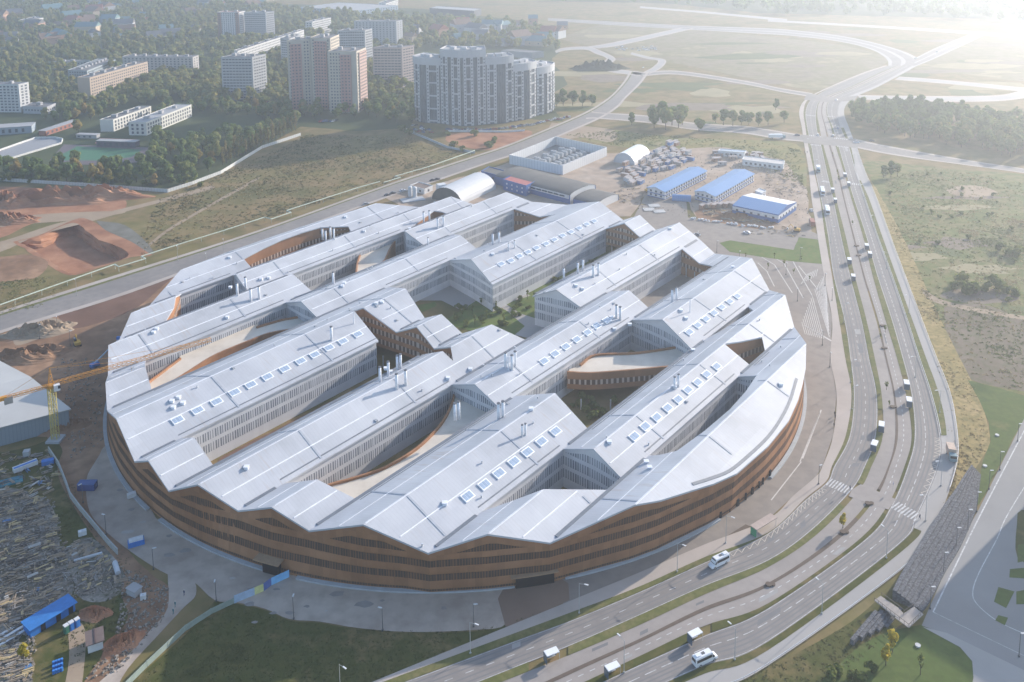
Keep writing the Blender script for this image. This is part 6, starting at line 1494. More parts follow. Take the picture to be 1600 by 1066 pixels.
VW=plain('white vehicle paint',(0.78,0.79,0.81),0.25,0.6,var=0.02); BLK=plain('dark glass',(0.02,0.025,0.035),0.12,0.8)
def minibus(px,py,ang,label):
    t=empty('minibus',un(px,py),ang,label,'minibus')
    loft([(-3.4,0.95,0.45,2.5,0.85),(-3.3,1.0,0.38,2.68,0.88),(1.7,1.0,0.38,2.68,0.88),(2.35,1.0,0.38,1.75,0.86),(2.45,1.0,0.38,1.25,0.95),(3.3,0.95,0.4,1.05,0.85),(3.45,0.85,0.45,0.9,0.75)],VW,'body',t)
    for s in (-1,1):
        m=MB(); P=[(-3.1,s*1.0,1.48),(1.5,s*1.0,1.48),(1.5,s*0.915,2.2),(-3.1,s*0.915,2.2)]; P=[(x,y+s*.03,z) for x,y,z in P]; m.face(P if s<0 else P[::-1]); m.build('side_window',BLK,t)
        m=MB(); P=[(1.62,s*1.0,1.35),(2.3,s*1.0,1.35),(1.75,s*0.93,2.15),(1.62,s*0.93,2.2)]; P=[(x,y+s*.035,z) for x,y,z in P]; m.face(P if s<0 else P[::-1]); m.build('door_window',BLK,t)
        m=MB(); m.box((3.38,s*.7,0.72),(0.14,0.3,0.2)); m.build('headlight',plain('lens',(0.7,0.7,0.7)) if not bpy.data.materials.get('lens') else bpy.data.materials['lens'],t)
        m=MB(); m.box((2.2,s*1.12,1.45),(0.12,0.2,0.3)); m.build('mirror',BLK,t)
    m=MB(); m.face([(2.38,-.82,1.5),(2.38,.82,1.5),(1.78,.74,2.5),(1.78,-.74,2.5)]); o=m.build('windscreen',BLK,t); o.location.x=0.07
    m=MB(); m.face([(-3.42,.8,1.5),(-3.42,-.8,1.5),(-3.40,-.72,2.35),(-3.40,.72,2.35)]); m.build('rear_window',BLK,t)
    m=MB(); m.box((-0.6,0,2.68),(0.9,0.7,0.1)); m.build('roof_hatch',plain('hatch',(0.12,0.13,0.14)),t)
    m=MB(); m.box((-2.2,0,2.68),(1.3,1.1,0.22)); m.build('air_conditioner',VW,t)
    wheelset(t,(-2.0,2.3),0.9,0.38)
rb=math.atan2((un(1106,884)-un(1139,868)).y,(un(1106,884)-un(1139,868)).x)
minibus(1123,882,rb,'white minibus driving left on the near carriageway beside the building')
rb2=math.atan2((un(1120,1022)-un(1085,1038)).y,(un(1120,1022)-un(1085,1038)).x)
minibus(1101,1034,rb2,'white minibus driving right at the bottom of the avenue')
def bus(px,py,ang,label,L=11.0,colr=None,cabc=None):
    t=empty('bus',un(px,py),ang,label,'bus'); h=L/2
    loft([(-h,1.2,0.35,3.0,1.15),(-h+.2,1.27,0.35,3.15,1.2),(h-.4,1.27,0.35,3.15,1.2),(h,1.2,0.35,2.9,1.12)],colr or VW,'body',t)
    for s in (-1,1): m=MB(); m.box((0,s*1.25,1.4),(L*.9,0.08,1.0)); m.build('side_window',BLK,t)
    m=MB(); m.box((h,0,1.2),(0.1,2.1,1.4)); m.build('windscreen',BLK,t)
    for x in (-h*.5,h*.2): m=MB(); m.box((x,0,3.12),(1.6,1.3,0.22)); m.build('roof_unit',VW,t)
    wheelset(t,(-h*.6,h*.55),1.08,0.48)
def updir(px,py):
    i0=min(range(NS),key=lambda k:(Vector(un(px,py)[:2])-LN['b1'][k]).length); d=LN['b1'][min(NS-1,i0+2)]-LN['b1'][max(0,i0-2)]; return math.atan2(d.y,d.x)
bus(1285,302,updir(1285,302)+math.pi,'white city bus, upper one of the two on the left carriageway',11)
bus(1292.5,332,updir(1292,332)+math.pi,'white and green bus, lower one of the two on the left carriageway',10.5)
def truck(px,py,ang,label,boxm,L=8):
    t=empty('truck',un(px,py),ang,label,'truck'); m=MB(); m.box((-1.2,0,1.0),(L-2.2,2.45,2.6)); m.build('cargo_box',boxm,t); m=MB(); m.box((L/2-.9,0,0.5),(1.9,2.3,2.2)); cb=m.build('cab',plain('cab blue-grey',(0.20,0.30,0.33)),t)
    m=MB(); m.box((L/2+.06,0,1.6),(0.06,2.0,0.8)); m.build('windscreen',BLK,cb); wheelset(t,(-L*.3,L*.32),1.05,0.5)
truck(1278.5,268,updir(1278,268)+math.pi,'truck with a white box body far up the left carriageway',VW)
truck(1486.5,715,updir(1486,690)+3.3,'green-cabbed truck with a sand-coloured load parked on the outer pavement',plain('sand load',(0.50,0.38,0.30)),6.5)
truck(1214,216.5,0.0,'white box truck on the cross street behind the works yard',VW,13)
truck(1268.5,352,1.4,'rusty red truck parked beside the avenue next to the site',plain('rusty red',(0.30,0.12,0.09)),9)
CARC=[('white',VW),('silver',plain('silver paint',(0.45,0.46,0.48),0.25,0.6,var=.02)),('dark',plain('dark paint',(0.05,0.055,0.07),0.25,0.6,var=.02)),('blue',plain('blue paint',(0.06,0.12,0.30),0.25,0.6,var=.02)),('red',plain('red paint',(0.32,0.05,0.04),0.25,0.6,var=.02))]
CARP=[]
for n_,mt in CARC:
    t=empty('proto_tmp'); loft([(-2.15,.82,.35,.95,.78),(-1.9,.88,.3,1.0,.8),(1.9,.88,.3,.95,.8),(2.15,.8,.35,.75,.72)],mt,'body',t); loft([(-1.6,.78,.9,1.0,.7),(-1.1,.78,.9,1.45,.62),(.35,.78,.9,1.45,.62),(1.15,.78,.9,.98,.7)],BLK,'cabin_glass',t)
    m=MB(); m.box((-.4,0,1.44),(1.5,1.2,.05)); m.build('car_roof',mt,t); m=MB()
    wheelset(t,(-1.3,1.3),.8,.32,.2); CARP.append(t)
def car(px,py,ang,k,label,group=None):
    t=copy_tree(CARP[k]); t.name='parked_car' if group else 'car'; t.location=un(px,py); t.rotation_euler=(0,0,ang); tag(t,label,'car',group); return t
car(1268,330,1.5,0,'white car at the site gate beside the avenue'); car(1167,397-32,2.5,0,'pale car on the road behind the plaza lawn')
car(1089,368,2.4,1,'silver car on the road close to the building corner'); car(572,320,0.6,1,'silver car parked on the street behind the building, left'); car(629,299,0.6,0,'white car near the two white tanks')
car(604,306,0.6,2,'dark car, left of three parked at the street near the tanks','x') if False else None
for i,(x,y) in enumerate(((605,306),(614,303),(676,283),(683,281.5))): car(x,y,0.6,2,'dark car parked along the street near the white tanks','dark cars near the tanks')
car(1338,223.5,-.1,0,'white car entering the crossing from the right'); car(1362,221,-.1,2,'dark pickup on the cross street right of the avenue'); car(1246,212,-.1,2,'dark car on the cross street left of the avenue'); car(1309,201,updir(1309,201),3,'blue car far up the right carriageway'); car(1005,106,1.2,0,'white car on the far roundabout road')
car(1307,157,1.0,0,'white car at the far junction of the avenue'); car(1278,212,1.4,0,'white car waiting on the left carriageway at the crossing'); car(1302,213,1.4,0,'white car waiting on the right carriageway at the crossing')
car(1431,92,0.6,0,'white car on the far bend of the avenue');car(1464,82,0.6,0,'white car on the far straight of the avenue')
cr=random.Random(21)
for i in range(44):
    t_=i/43; px=700+t_*190; py=203.5-(max(0,px-770)/120)**1.3*21+cr.uniform(-1.2,1.2)
    car(px,py,cr.choice((1.6,0.2))+cr.uniform(-.2,.2),cr.randrange(5),'car in the crowded parking belt round the curved building','cars round the curved building')
for i in range(16): car(cr.uniform(632,690),cr.uniform(196,208),cr.uniform(0,3),cr.randrange(5),'car in the small car park left of the curved building','cars in the left car park')
for i in range(14): car(415+i*2.6+cr.uniform(-1,1),158+cr.uniform(-8,4),0.8,cr.randrange(5),'car in the car park at the foot of the pink-striped towers','cars below the pink towers')
for i in range(10): car(500+i*2.9,190+cr.uniform(-1,1),1.4,cr.randrange(5),'car in the row in front of the pink-striped towers','cars in front of the pink towers')
for i in range(20): car(45+i*3.3,150-i*1.0+cr.uniform(-1,1),0.3,cr.randrange(5),'car along the lane left of the tan brick block','cars on the left lane')
for i in range(30): 
    car(960+cr.uniform(3,65),76+cr.uniform(-3.5,3.5),cr.uniform(0,3),cr.randrange(2),'car in the open car park on the far heath','cars on the far heath')
for c in CARP:
    for ch in list(c.children):
        for g in list(ch.children): bpy.data.objects.remove(g)
        bpy.data.objects.remove(ch)
    bpy.data.objects.remove(c)
# ================================================================ crane, yard, bank of gabions
YEL=plain('crane yellow',(0.60,0.27,0.04),0.6); YEL2=plain('crane mast yellow',(0.50,0.42,0.14),0.6)
pb=un(87,688); Hc=hsolve(77,600,688) if False else None
lo,hi=5,90
for _ in range(40):
    mth=(lo+hi)/2
    if pj(pb.x,pb.y,mth)[1]>606: lo=mth
    else: hi=mth
HC=lo
j1=un(330,531,HC+1); cb_=empty('tower_crane',pb,0,'yellow tower crane whose long jib reaches over the roof','crane')
jd=Vector((j1.x-pb.x,j1.y-pb.y)); ja=math.atan2(jd.y,jd.x)
def truss(p,q,w,r,n,mat,name,parent,h=None):
    m=MB(); p=Vector(p);q=Vector(q); d=(q-p); L=d.length; d.normalize()
    up=Vector((0,0,1)) if abs(d.z)<.9 else Vector((1,0,0)); s=d.cross(up).normalized(); u=s.cross(d).normalized(); h=h or w
    C=[p+s*(a*w/2)+u*(b*h/2) for a,b in ((-1,-1),(1,-1),(1,1),(-1,1))]
    for c in C: m.bar(c,c+d*L,r*1.4,4)
    for i in range(n):
        for k in range(4):
            a=C[k]+d*(L*i/n); b=C[(k+1)%4]+d*(L*(i+1)/n); m.bar(a,b,r*.8,4); m.bar(C[k]+d*(L*i/n),C[(k+1)%4]+d*(L*i/n),r*.7,4)
    return m.build(name,mat,parent)
truss((0,0,0),(0,0,HC),1.9,0.12,int(HC/1.9),YEL2,'mast',cb_)
J=Matrix.Rotation(ja,3,'Z')
def jp(x,z,y=0): return J@Vector((x,y,z))
truss(jp(1,HC+1.2),jp(jd.length,HC+1.2),1.2,0.06,34,YEL,'jib',cb_,1.3)
truss(jp(-1,HC+1.0),jp(-17,HC+1.0),1.3,0.07,9,YEL,'counter_jib',cb_,0.9)
m=MB(); a=jp(0,HC-0.2); m.bar((0,0,HC),(0,0,HC+1.2),1.3,10); m.build('slewing_ring',YEL,cb_)
m=MB()
for s in (-.8,.8):
    for x in (-.8,.8): m.bar(jp(x,HC+1.2,s),jp(0,HC+7.5),0.1,4)
for k in range(1,5): m.bar(jp(-.8*(1-k/5),HC+1.2+6.3*k/5,-.8*(1-k/5)),jp(.8*(1-k/5),HC+1.2+6.3*k/5,.8*(1-k/5)),.06,4)
m.build('tower_head',YEL,cb_)
m=MB(); c=jp(1.6,HC-0.9,-1.3); m.box((c.x,c.y,c.z),(2.0,1.6,2.2),ja); cabn=m.build('cab',WP,cb_); m=MB(); c=jp(2.3,HC-.1,-1.35); m.box((c.x,c.y,c.z),(0.8,1.65,1.1),ja); m.build('cab_window',BLK,cabn)
for x in (jd.length*.45,jd.length*.85): m=MB(); m.bar(jp(0,HC+7.5),jp(x,HC+1.9),0.05,4); m.build('tie_rod',YEL,cb_)
m=MB(); m.bar(jp(0,HC+7.5),jp(-15,HC+1.5),0.05,4); m.build('tie_rod',YEL,cb_)
m=MB(); c=jp(-13.5,HC-1.2); m.box((c.x,c.y,c.z),(2.6,1.6,2.4),ja); m.build('counterweight',plain('counterweight',(0.33,0.31,0.29)),cb_)
m=MB(); c=jp(-16,HC+.5); m.box((c.x,c.y,c.z),(4,1.4,1.2),ja); m.build('winch_deck',YEL,cb_)
m=MB(); m.bar(jp(27,HC+.4),jp(27,HC-14),0.04,4); c=jp(27,HC-14.6); m.box((c.x,c.y,c.z),(.5,.4,.7),ja); m.build('hook',YEL,cb_)
m=MB(); m.box((0,0,0),(5,5,0.8)); m.build('crane_base',M_CONC,cb_)
# big grey warehouse on the left
Hw=hsolve(107,640,668); a,b,c=[un(x,y,Hw) for x,y in ((-30,676),(107,640),(-10,562))]; a=b+(a-b)*1.0
ow_=b.copy(); ow_.z=0; t=empty('grey_warehouse',ow_,0,'big grey warehouse with a low pitched pale roof at the left edge','warehouse')
Pw=[Vector((p.x-ow_.x,p.y-ow_.y)) for p in (a,b,c,a+(c-b))]
m=MB(); m.prism(Pw,0,Hw); m.build('wall',corrug_mat('blue-grey cladding',[(0.22,0.27,0.32),(0.26,0.31,0.36)],1.2,0.6,0.3,0,0.25),t)
m=MB(); rr=offs(Pw,0.6); g0=(rr[0]+rr[3])/2; g1=(rr[1]+rr[2])/2; GR=noise_mat('grey roof sheet',[(0.42,0.42,0.41),(0.50,0.50,0.49)],0.05,0.6)
for A in ([rr[0],rr[1],g1,g0],[rr[2],rr[3],g0,g1]):
    m=MB(); Z=[Hw,Hw,Hw+2.2,Hw+2.2] ; top=[(v.x,v.y,z+.3) for v,z in zip(A,Z)]; lo_=[(v.x,v.y,z+.02) for v,z in zip(A,Z)]; m.face(top); m.face(lo_[::-1])
    for i in range(4): j=(i+1)%4; m.face([lo_[i],lo_[j],top[j],top[i]])
    m.build('roof_slope',GR,t)
# blue sheds and yard clutter
BB=plain('bright blue sheet',(0.03,0.17,0.50),0.55)
def boxthing(name,label,px,py,d,ang,mats,cat,parts,group=None,z=0.0):
    p=un(px,py); p.z=z; t=empty(name,p,ang,label,cat,group)
    for n_,c,dd,mt in parts: m=MB(); m.box(c,dd); m.build(n_,mt,t)
    return t
def dirang(a,b): d=un(*b)-un(*a); return math.atan2(d.y,d.x),d.length
an,L=dirang((48,998),(118,955))
t=empty('blue_shed',un(48,998),an,'long bright blue lean-to shed with dark doorways in the timber yard','shed')
m=MB(); m.box((L/2,2.0,0),(L,4.0,2.7)); m.build('wall',BB,t); m=MB(); m.prism([(-.4,-.8),(L+.4,-.8),(L+.4,4.4),(-.4,4.4)],2.7,2.85); m.build('roof',plain('blue roof',(0.03,0.17,0.46)),t)
for x in (L*.28,L*.62,L*.9): m=MB(); m.box((x,-0.03,0.1),(1.2,0.1,2.1)); m.build('doorway',M_DARK,t)
for i,(x,y,mt,l) in enumerate(((104,989,plain('green cabin',(0.04,0.16,0.12)),'green portable toilet, left end of the row of three'),(112,984,BB,'blue portable toilet, middle of the row of three'),(121,979,BB,'blue portable toilet, right end of the row of three'))):
    boxthing('portable_toilet',l,x,y,None,an,None,'toilet',(('body',(0,0,0.1),(1.15,1.15,2.1),mt),('roof',(0,0,2.2),(1.2,1.2,.2),WP),('door',(0,-.6,.25),(.7,.06,1.8),mt)))
boxthing('skip_container','blue skip heaped with white debris on the apron',213,851,None,0.45,None,'skip',(('body',(0,0,0.1),(4.6,2.3,1.4),BB),('debris',(0,.1,1.5),(4.0,1.7,.5),WP)))
boxthing('cargo_container','dark blue container standing on the apron left of the building',137,764,None,0.0,None,'container',(('body',(0,0,0.1),(5.6,2.6,2.2),plain('navy container',(0.03,0.07,0.22))),('lid',(0,0,2.3),(5.7,2.7,.12),plain('navy lid',(0.04,0.10,0.28)))))
boxthing('site_trailer','small white trailer beside the building wall at the left',206,778,None,0.6,None,'trailer',(('body',(0,0,0.4),(2.6,1.5,1.3),WP),('drawbar',(1.9,0,.4),(1.2,.12,.12),M_STEEL)))
boxthing('wooden_shed','brown-roofed shed with a white front by the soil bank',149,1008,None,-1.1,None,'shed',(('wall',(0,0,0),(4.6,3.6,2.4),WP),('roof',(0,0,2.4),(5.4,4.4,.25),plain('brown shed roof',(0.16,0.12,0.11))),('roof_ridge',(0,0,2.65),(5.4,.3,.15),plain('shed ridge',(0.10,0.07,0.07)))))
boxthing('site_hut','small grey-roofed hut near the apron edge',210,928,None,-.5,None,'hut',(('wall',(0,0,0),(3.4,2.4,1.9),GREYW),('roof',(0,0,1.9),(3.8,2.9,.15),M_ROOFL)))
boxthing('plastic_tank','white plastic tank beside the small grey hut',224,936,None,.3,None,'tank',(('body',(0,0,0),(1.5,1.2,1.4),WP),('lid',(0,0,1.4),(.5,.5,.15),M_STEEL)))
boxthing('plastic_tank','cream block tank on the grass by the winding fence',129,836,None,.5,None,'tank',(('body',(0,0,0),(2.3,1.3,1.5),WP),('lid',(0,0,1.5),(.6,.6,.15),M_STEEL)))
boxthing('pipe_stack','stack of grey pipes beside the winding fence',182,890,None,-1.0,None,'pipes',(('body',(0,0,0),(5.2,1.4,.8),M_STEEL),('top_pipes',(0,0,.8),(5.2,.9,.4),M_STEEL)))
boxthing('pipe_stack','narrow stack of grey pipes in the middle of the yard',138,872,None,.45,None,'pipes',(('body',(0,0,0),(7.6,.7,.5),M_STEEL),('top_pipes',(0,0,.5),(7.4,.4,.2),M_STEEL)))
boxthing('office_trailer','white and blue flat trailer in the yard below the warehouse',40,733,None,.75,None,'trailer',(('body',(0,0,.5),(7.5,1.9,1.4),WP),('blue_stripe',(0,-.2,1.9),(7.2,.8,.1),BB)))
boxthing('site_box','bright blue box near the fence top',75,725,None,.4,None,'container',(('body',(0,0,0),(3.8,1.8,1.4),BB),('lid',(0,0,1.4),(3.9,1.9,.1),BB)))
boxthing('site_box','grey concrete box by the warehouse wall',42,712,None,.2,None,'container',(('body',(0,0,0),(2.0,2.0,1.8),M_CONC),('lid',(0,0,1.8),(2.1,2.1,.1),M_CONC)))
boxthing('tarp_stack','turquoise tarpaulin heap at the left edge of the yard',12,755,None,.5,None,'tarpaulin',(('body',(0,0,0),(9,4,.5),plain('turquoise tarp',(0.04,0.19,0.24))),('fold',(1,.5,.5),(5,2,.25),plain('teal fold',(0.03,0.14,0.20)))))
for i in range(3): boxthing('white_beam','long white beam lying at the left edge beside the blue shed',8+i*3,990+i*6,None,an,None,'beam',(('body',(0,0,0),(9.5,.5,.45),WP),('flange',(0,0,.45),(9.5,.8,.06),WP)),'white beams')
t=empty('barrel_group_base') ; bpy.data.objects.remove(t)
br=random.Random(4)
for i in range(12):
    p=un(84+(i%4)*4.2,1053-(i//4)*7-(i%4)*1.5); t=empty('blue_barrel',p,0,'blue steel barrel in the cluster at the bottom left','barrel','blue barrels'); m=MB(); m.bar((0,0,0),(0,0,.95),.36,12); m.build('body',BB,t); m=MB(); m.bar((0,0,.95),(0,0,1.0),.3,12); m.build('lid',plain('barrel lid',(0.05,0.22,0.6)) if not bpy.data.materials.get('barrel lid') else bpy.data.materials['barrel lid'],t)
# excavator-like debris and timber: countless planks
tm_=[plain('weathered timber',(0.32,0.25,0.18)),plain('grey timber',(0.26,0.24,0.22)),plain('yellow timber',(0.52,0.40,0.22)),plain('dark board',(0.10,0.09,0.085)),plain('pale board',(0.48,0.47,0.45)),plain('blue scrap',(0.10,0.22,0.42))]
def planks(poly,n,ang,label,zmax,seed,spread=.25):
    rs=random.Random(seed); P=[(q.x,q.y) for q in gp(poly)]; xs=[p[0] for p in P]; ys=[p[1] for p in P]; m=MB(); k=0
    while k<n:
        x,y=rs.uniform(min(xs),max(xs)),rs.uniform(min(ys),max(ys))
        if not inpoly((x,y),P): continue
        m.m=rs.choices(range(6),(44,22,13,17,3,1))[0]; L=rs.uniform(.6,3.6); c=rs.randint(1,4); a=ang+rs.gauss(0,spread)+(1.57 if rs.random()<.15 else 0)
        for j in range(c): m.box((x-math.sin(a)*j*.3,y+math.cos(a)*j*.3,rs.uniform(0.05,zmax)),(L,rs.uniform(.1,.35),rs.uniform(.05,.2)),a+rs.gauss(0,.03))
        k+=1
    o=m.build('timber_debris',tm_); tag(o,label,'debris',None,'stuff')
planks([(-20,775),(10,765),(60,780),(85,800),(95,860),(108,905),(90,935),(60,970),(30,985),(-20,990)],420,0.5,'sea of stacked and scattered planks and boards in the timber yard',1.0,1)
planks([(-20,990),(30,1000),(50,1040),(40,1066),(-20,1066)],150,0.5,'loose boards below the blue shed at the left edge',.5,2)
planks([(95,850),(140,842),(185,880),(190,910),(150,930),(120,915)],110,0.9,'thin scatter of laths on the grass beside the timber yard',.3,3,.6)
planks([(-20,715),(80,705),(95,760),(60,790),(-20,770)],130,0.6,'mixed blue and white scrap below the warehouse',.9,4,.5)
planks([(980,285),(1010,300),(1005,325),(965,318),(945,305)],90,0.6,'building scrap along the dirt road of the works yard',.8,5,.6)
planks([(1095,322),(1200,338),(1214,350),(1150,348),(1100,335)],140,0.2,'steel and timber scrap in front of the blue hall',.8,6,.5)
planks([(1185,268),(1255,285),(1262,300),(1240,310),(1200,300)],110,0.4,'scrap heaps between the blue hall and the avenue',1.0,7,.8)
planks([(1150,258),(1225,262),(1228,275),(1160,272)],90,1.2,'rows of stacked material behind the right barrack',1.2,8,.1)
planks([(1165,395-30),(1210,352),(1260,362),(1255,372),(1200,368)],40,.5,'odd boards along the works yard edge',.5,9,.8)
rbm=noise_mat('rubble',[(0.12,0.10,0.08),(0.24,0.21,0.18),(0.38,0.35,0.31)],1.2,0.9,0.2,8)
def rubble(poly,n,label,seed):
    rs=random.Random(seed); P=[(q.x,q.y) for q in gp(poly)]; xs=[p[0] for p in P]; ys=[p[1] for p in P]; m=MB(); k=0
    while k<n:
        x,y=rs.uniform(min(xs),max(xs)),rs.uniform(min(ys),max(ys))
        if not inpoly((x,y),P): continue
        k+=1; s_=rs.uniform(.15,.8); m.box((x,y,0),(s_,s_*rs.uniform(.5,1.2),s_*rs.uniform(.3,.8)),rs.uniform(0,3),rs.uniform(.5,.9))
    tag(m.build('rubble',rbm),label,'rubble',None,'stuff')
rubble([(-20,775),(85,780),(110,900),(185,880),(195,920),(120,935),(60,985),(50,1066),(-20,1066)],2600,'grey-brown rubble and broken boards between the plank stacks',1)
rubble([(90,560),(160,560),(160,690),(110,720),(90,640)],500,'stones and clods on the earth between crane and building',2)
rubble([(960,290),(1060,240),(1230,240),(1262,300),(1265,360),(1100,345),(1000,330)],1400,'small rubble over the works yard',3)
rubble([(195,890),(262,915),(262,960),(185,1050),(130,1066),(180,1000)],600,'clods and stones on the soil bank beside the gravel track',4)
# soil mounds
def mound(name,label,px,py,rx,ry,h,ang,mat,seed):
    rs=random.Random(seed); n=44; r_=16; m=MB(); V=[]
    for i in range(r_+1):
        for j in range(n):
            a=2*math.pi*j/n; k=i/r_; z=h*(1-k*k)**1.3*(0.75+0.35*math.sin(a*3+seed)+rs.uniform(-.30,.30)+0.25*math.sin(k*19+a*7)) if i<r_ else -.1
            V.append((rx*k*math.cos(a)*(1+.12*math.sin(5*a+seed)),ry*k*math.sin(a)*(1+.12*math.sin(4*a)),max(-.1,z)))
    for i in range(r_):
        for j in range(n):
            a,b,c,d=i*n+j,i*n+(j+1)%n,(i+1)*n+(j+1)%n,(i+1)*n+j
            if i==0: m.face([V[0],V[d],V[c]])
            else: m.face([V[a],V[d],V[c],V[b]])
    p=un(px,py); o=m.build(name,mat,None,(p.x,p.y,0.03),ang); tag(o,label,'soil heap')
mound('soil_mound','longest red soil bank, below the left fence',95,312,55,13,7,0.05,G_RED,1); mound('soil_mound','red soil heap at the right end of the long bank',160,308,22,11,6,0.3,G_RED,2)
mound('soil_mound','red soil heap at the left picture edge above the dirt track',5,318,26,12,6,0,G_RED,3); mound('soil_mound','low red soil heap at the left picture edge on the dirt track',10,345,22,9,4,0,G_RED,4)
mound('soil_mound','sandy heap beside the street left of the building',62,518,16,8,3.5,.3,G_TRACK,5); mound('soil_mound','brown heap between warehouse and sandy heap',40,556,20,9,3,.2,G_DIRT,6)
mound('soil_mound','dark grassy mound on the heath right of the curved building',935,108,34,14,8,0,noise_mat('grassy mound',[(0.055,0.06,0.035),(0.09,0.085,0.05)],.05),7)
mound('soil_mound','small red heap beside the brown-roofed shed',147,960,5,3.2,1.4,0,G_RED,8); mound('soil_mound','red heap on the soil bank beside the gravel track',192,1005,6,4,1.6,.8,G_RED,9)
mound('soil_mound','brown earth heap at the foot of the crane',104,668,9,5,2.0,.5,G_DIRT,10); mound('soil_mound','earth heap in front of the blue hall',1150,340,14,5,2.2,0,G_DIRT,11)
pl_=un(148,574); t=empty('boom_lift',pl_,0,'blue and white boom lift leaning towards the left edge of the building','lift')
m=MB(); m.box((0,0,.5),(3.4,2.2,1.3),.9); m.build('chassis',BB,t)
tp=un(186,530,9)-pl_; m=MB(); m.bar((0,0,1.8),tp,.38,6,.22); m.build('boom',plain('pale boom',(0.45,0.55,0.66)),t); m=MB(); m.box((tp.x,tp.y,tp.z),(1.8,1.0,1.1)); m.build('basket',BB,t)
for x in (-1.1,1.1):
    for y in (-1,1): q=MB(); q.bar((x,y-.15,.45),(x,y+.15,.45),.45,10); q.build('wheel',bpy.data.materials['tyre'],t)
def excavator(px,py,ang,label):
    t=empty('excavator',un(px,py),ang,label,'excavator'); Y_=bpy.data.materials.get('digger paint') or plain('digger paint',(0.50,0.30,0.05))
    for s_ in (-1,1): m=MB(); m.box((0,s_*1.1,0),(3.6,.6,.8)); m.build('track',BLK,t)
    m=MB(); m.box((-.3,0,.85),(3.0,2.4,1.2)); m.build('body',Y_,t); m=MB(); m.box((.7,.6,2.05),(1.3,1.0,1.0)); m.build('cab',BLK,t)
    m=MB(); m.bar((1.1,-.2,1.6),(3.6,-.2,3.6),.22,6); m.build('boom',Y_,t); m=MB(); m.bar((3.6,-.2,3.6),(5.2,-.2,1.4),.17,6); m.build('arm',Y_,t); m=MB(); m.box((5.3,-.2,.5),(.9,1.1,.9)); m.build('bucket',M_STEEL,t)
excavator(121,540,2.2,'excavator on the brown earth left of the building'); excavator(1012,300,.6,'excavator on the dirt road of the works yard'); excavator(1245,362,2.6,'excavator at the corner of the works yard beside the avenue')
# gabion bank between pavement and parking square
GAB=noise_mat('dark gabion stone',[(0.06,0.065,0.075),(0.12,0.125,0.14),(0.20,0.205,0.22)],1.6,0.9,0.2,8,bump=.5)
gl=[(1536,713),(1508,753),(1489,783),(1476,800),(1457,832),(1432,872),(1407,912),(1394,938)]
gr=[(1537,716),(1531,757),(1527,790),(1520,812),(1500,857),(1477,895),(1455,938),(1441,958)]
GL=[Vector(p[:2]) for p in gp(gl)];GRR=[Vector(p[:2]) for p in gp(gr)]; GL=catmull(GL,3);GRR=catmull(GRR,3)
t=empty('gabion_bank',(GL[-1].x,GL[-1].y,0),0,'stepped bank of dark stone gabions below the parking square','retaining bank'); o_=GL[-1].copy()
for k in range(7):
    m=MB(); a=[l.lerp(r,k/7)-o_ for l,r in zip(GL,GRR)]; b=[l.lerp(r,(k+1)/7)-o_ for l,r in zip(GL,GRR)]; z=3.2-0.42*k
    for i in range(len(a)-1):
        if (a[i]-b[i]).length<.3: continue
        m.prism([a[i],b[i],b[i+1],a[i+1]],0,z)
    m.build('gabion_step',GAB,t)
p0=un(1385,955); t=empty('gabion_wall',p0,0,'lower stack of stepped gabion baskets under the footbridge','retaining bank')
a0,l0=dirang((1345,1012),(1392,955))
for k in range(5):
    m=MB(); q=(un(1345,1012)-p0)*(1-k*.14)+Vector((math.sin(a0),-math.cos(a0),0))*(k*1.0-2.0); m.box((q.x+math.cos(a0)*l0*.35,q.y+math.sin(a0)*l0*.35,0),(l0*(.8-k*.07),1.0,1.5-k*.25),a0); m.build('gabion_row',GAB,t)
# footbridge
DK=plain('weathered deck',(0.30,0.27,0.25))
pA,pB,pC,pD=[un(x,y,1.9) for x,y in ((1372,934),(1398,962),(1419,980),(1442,965))]
t=empty('footbridge',(pB.x,pB.y,0),0,'angular timber footbridge with railings over the gabion ditch','footbridge')
def quadp(L,z,mat,name,th=.2):
    m=MB(); m.prism([Vector(p[:2])-Vector(pB[:2]) for p in L],z-th,z); m.build(name,mat,t)
quadp([un(x,y,1.9) for x,y in ((1366,938),(1376,931),(1404,950),(1415,962),(1410,968),(1396,962))],1.9,DK,'deck')
quadp([un(x,y,1.9) for x,y in ((1410,960),(1428,948),(1443,960),(1420,981),(1398,965))],1.92,DK,'landing')
for L in (((1366,939),(1398,964)),((1398,964),(1420,981)),((1377,931),(1412,958)),((1412,960),(1427,949)),((1420,981),(1438,962))):
    m=MB(); a,b=[un(x,y,1.9)-Vector((pB.x,pB.y,0)) for x,y in L]; m.bar(a+Vector((0,0,1.0)),b+Vector((0,0,1.0)),.07,4)
    n=max(2,int((b-a).length/1.2))
    for i in range(n+1): q=a.lerp(b,i/n); m.bar(q,q+Vector((0,0,1.0)),.05,4)
    m.build('railing',plain('dark railing',(0.12,0.10,0.09)) if not bpy.data.materials.get('dark railing') else bpy.data.materials['dark railing'],t)
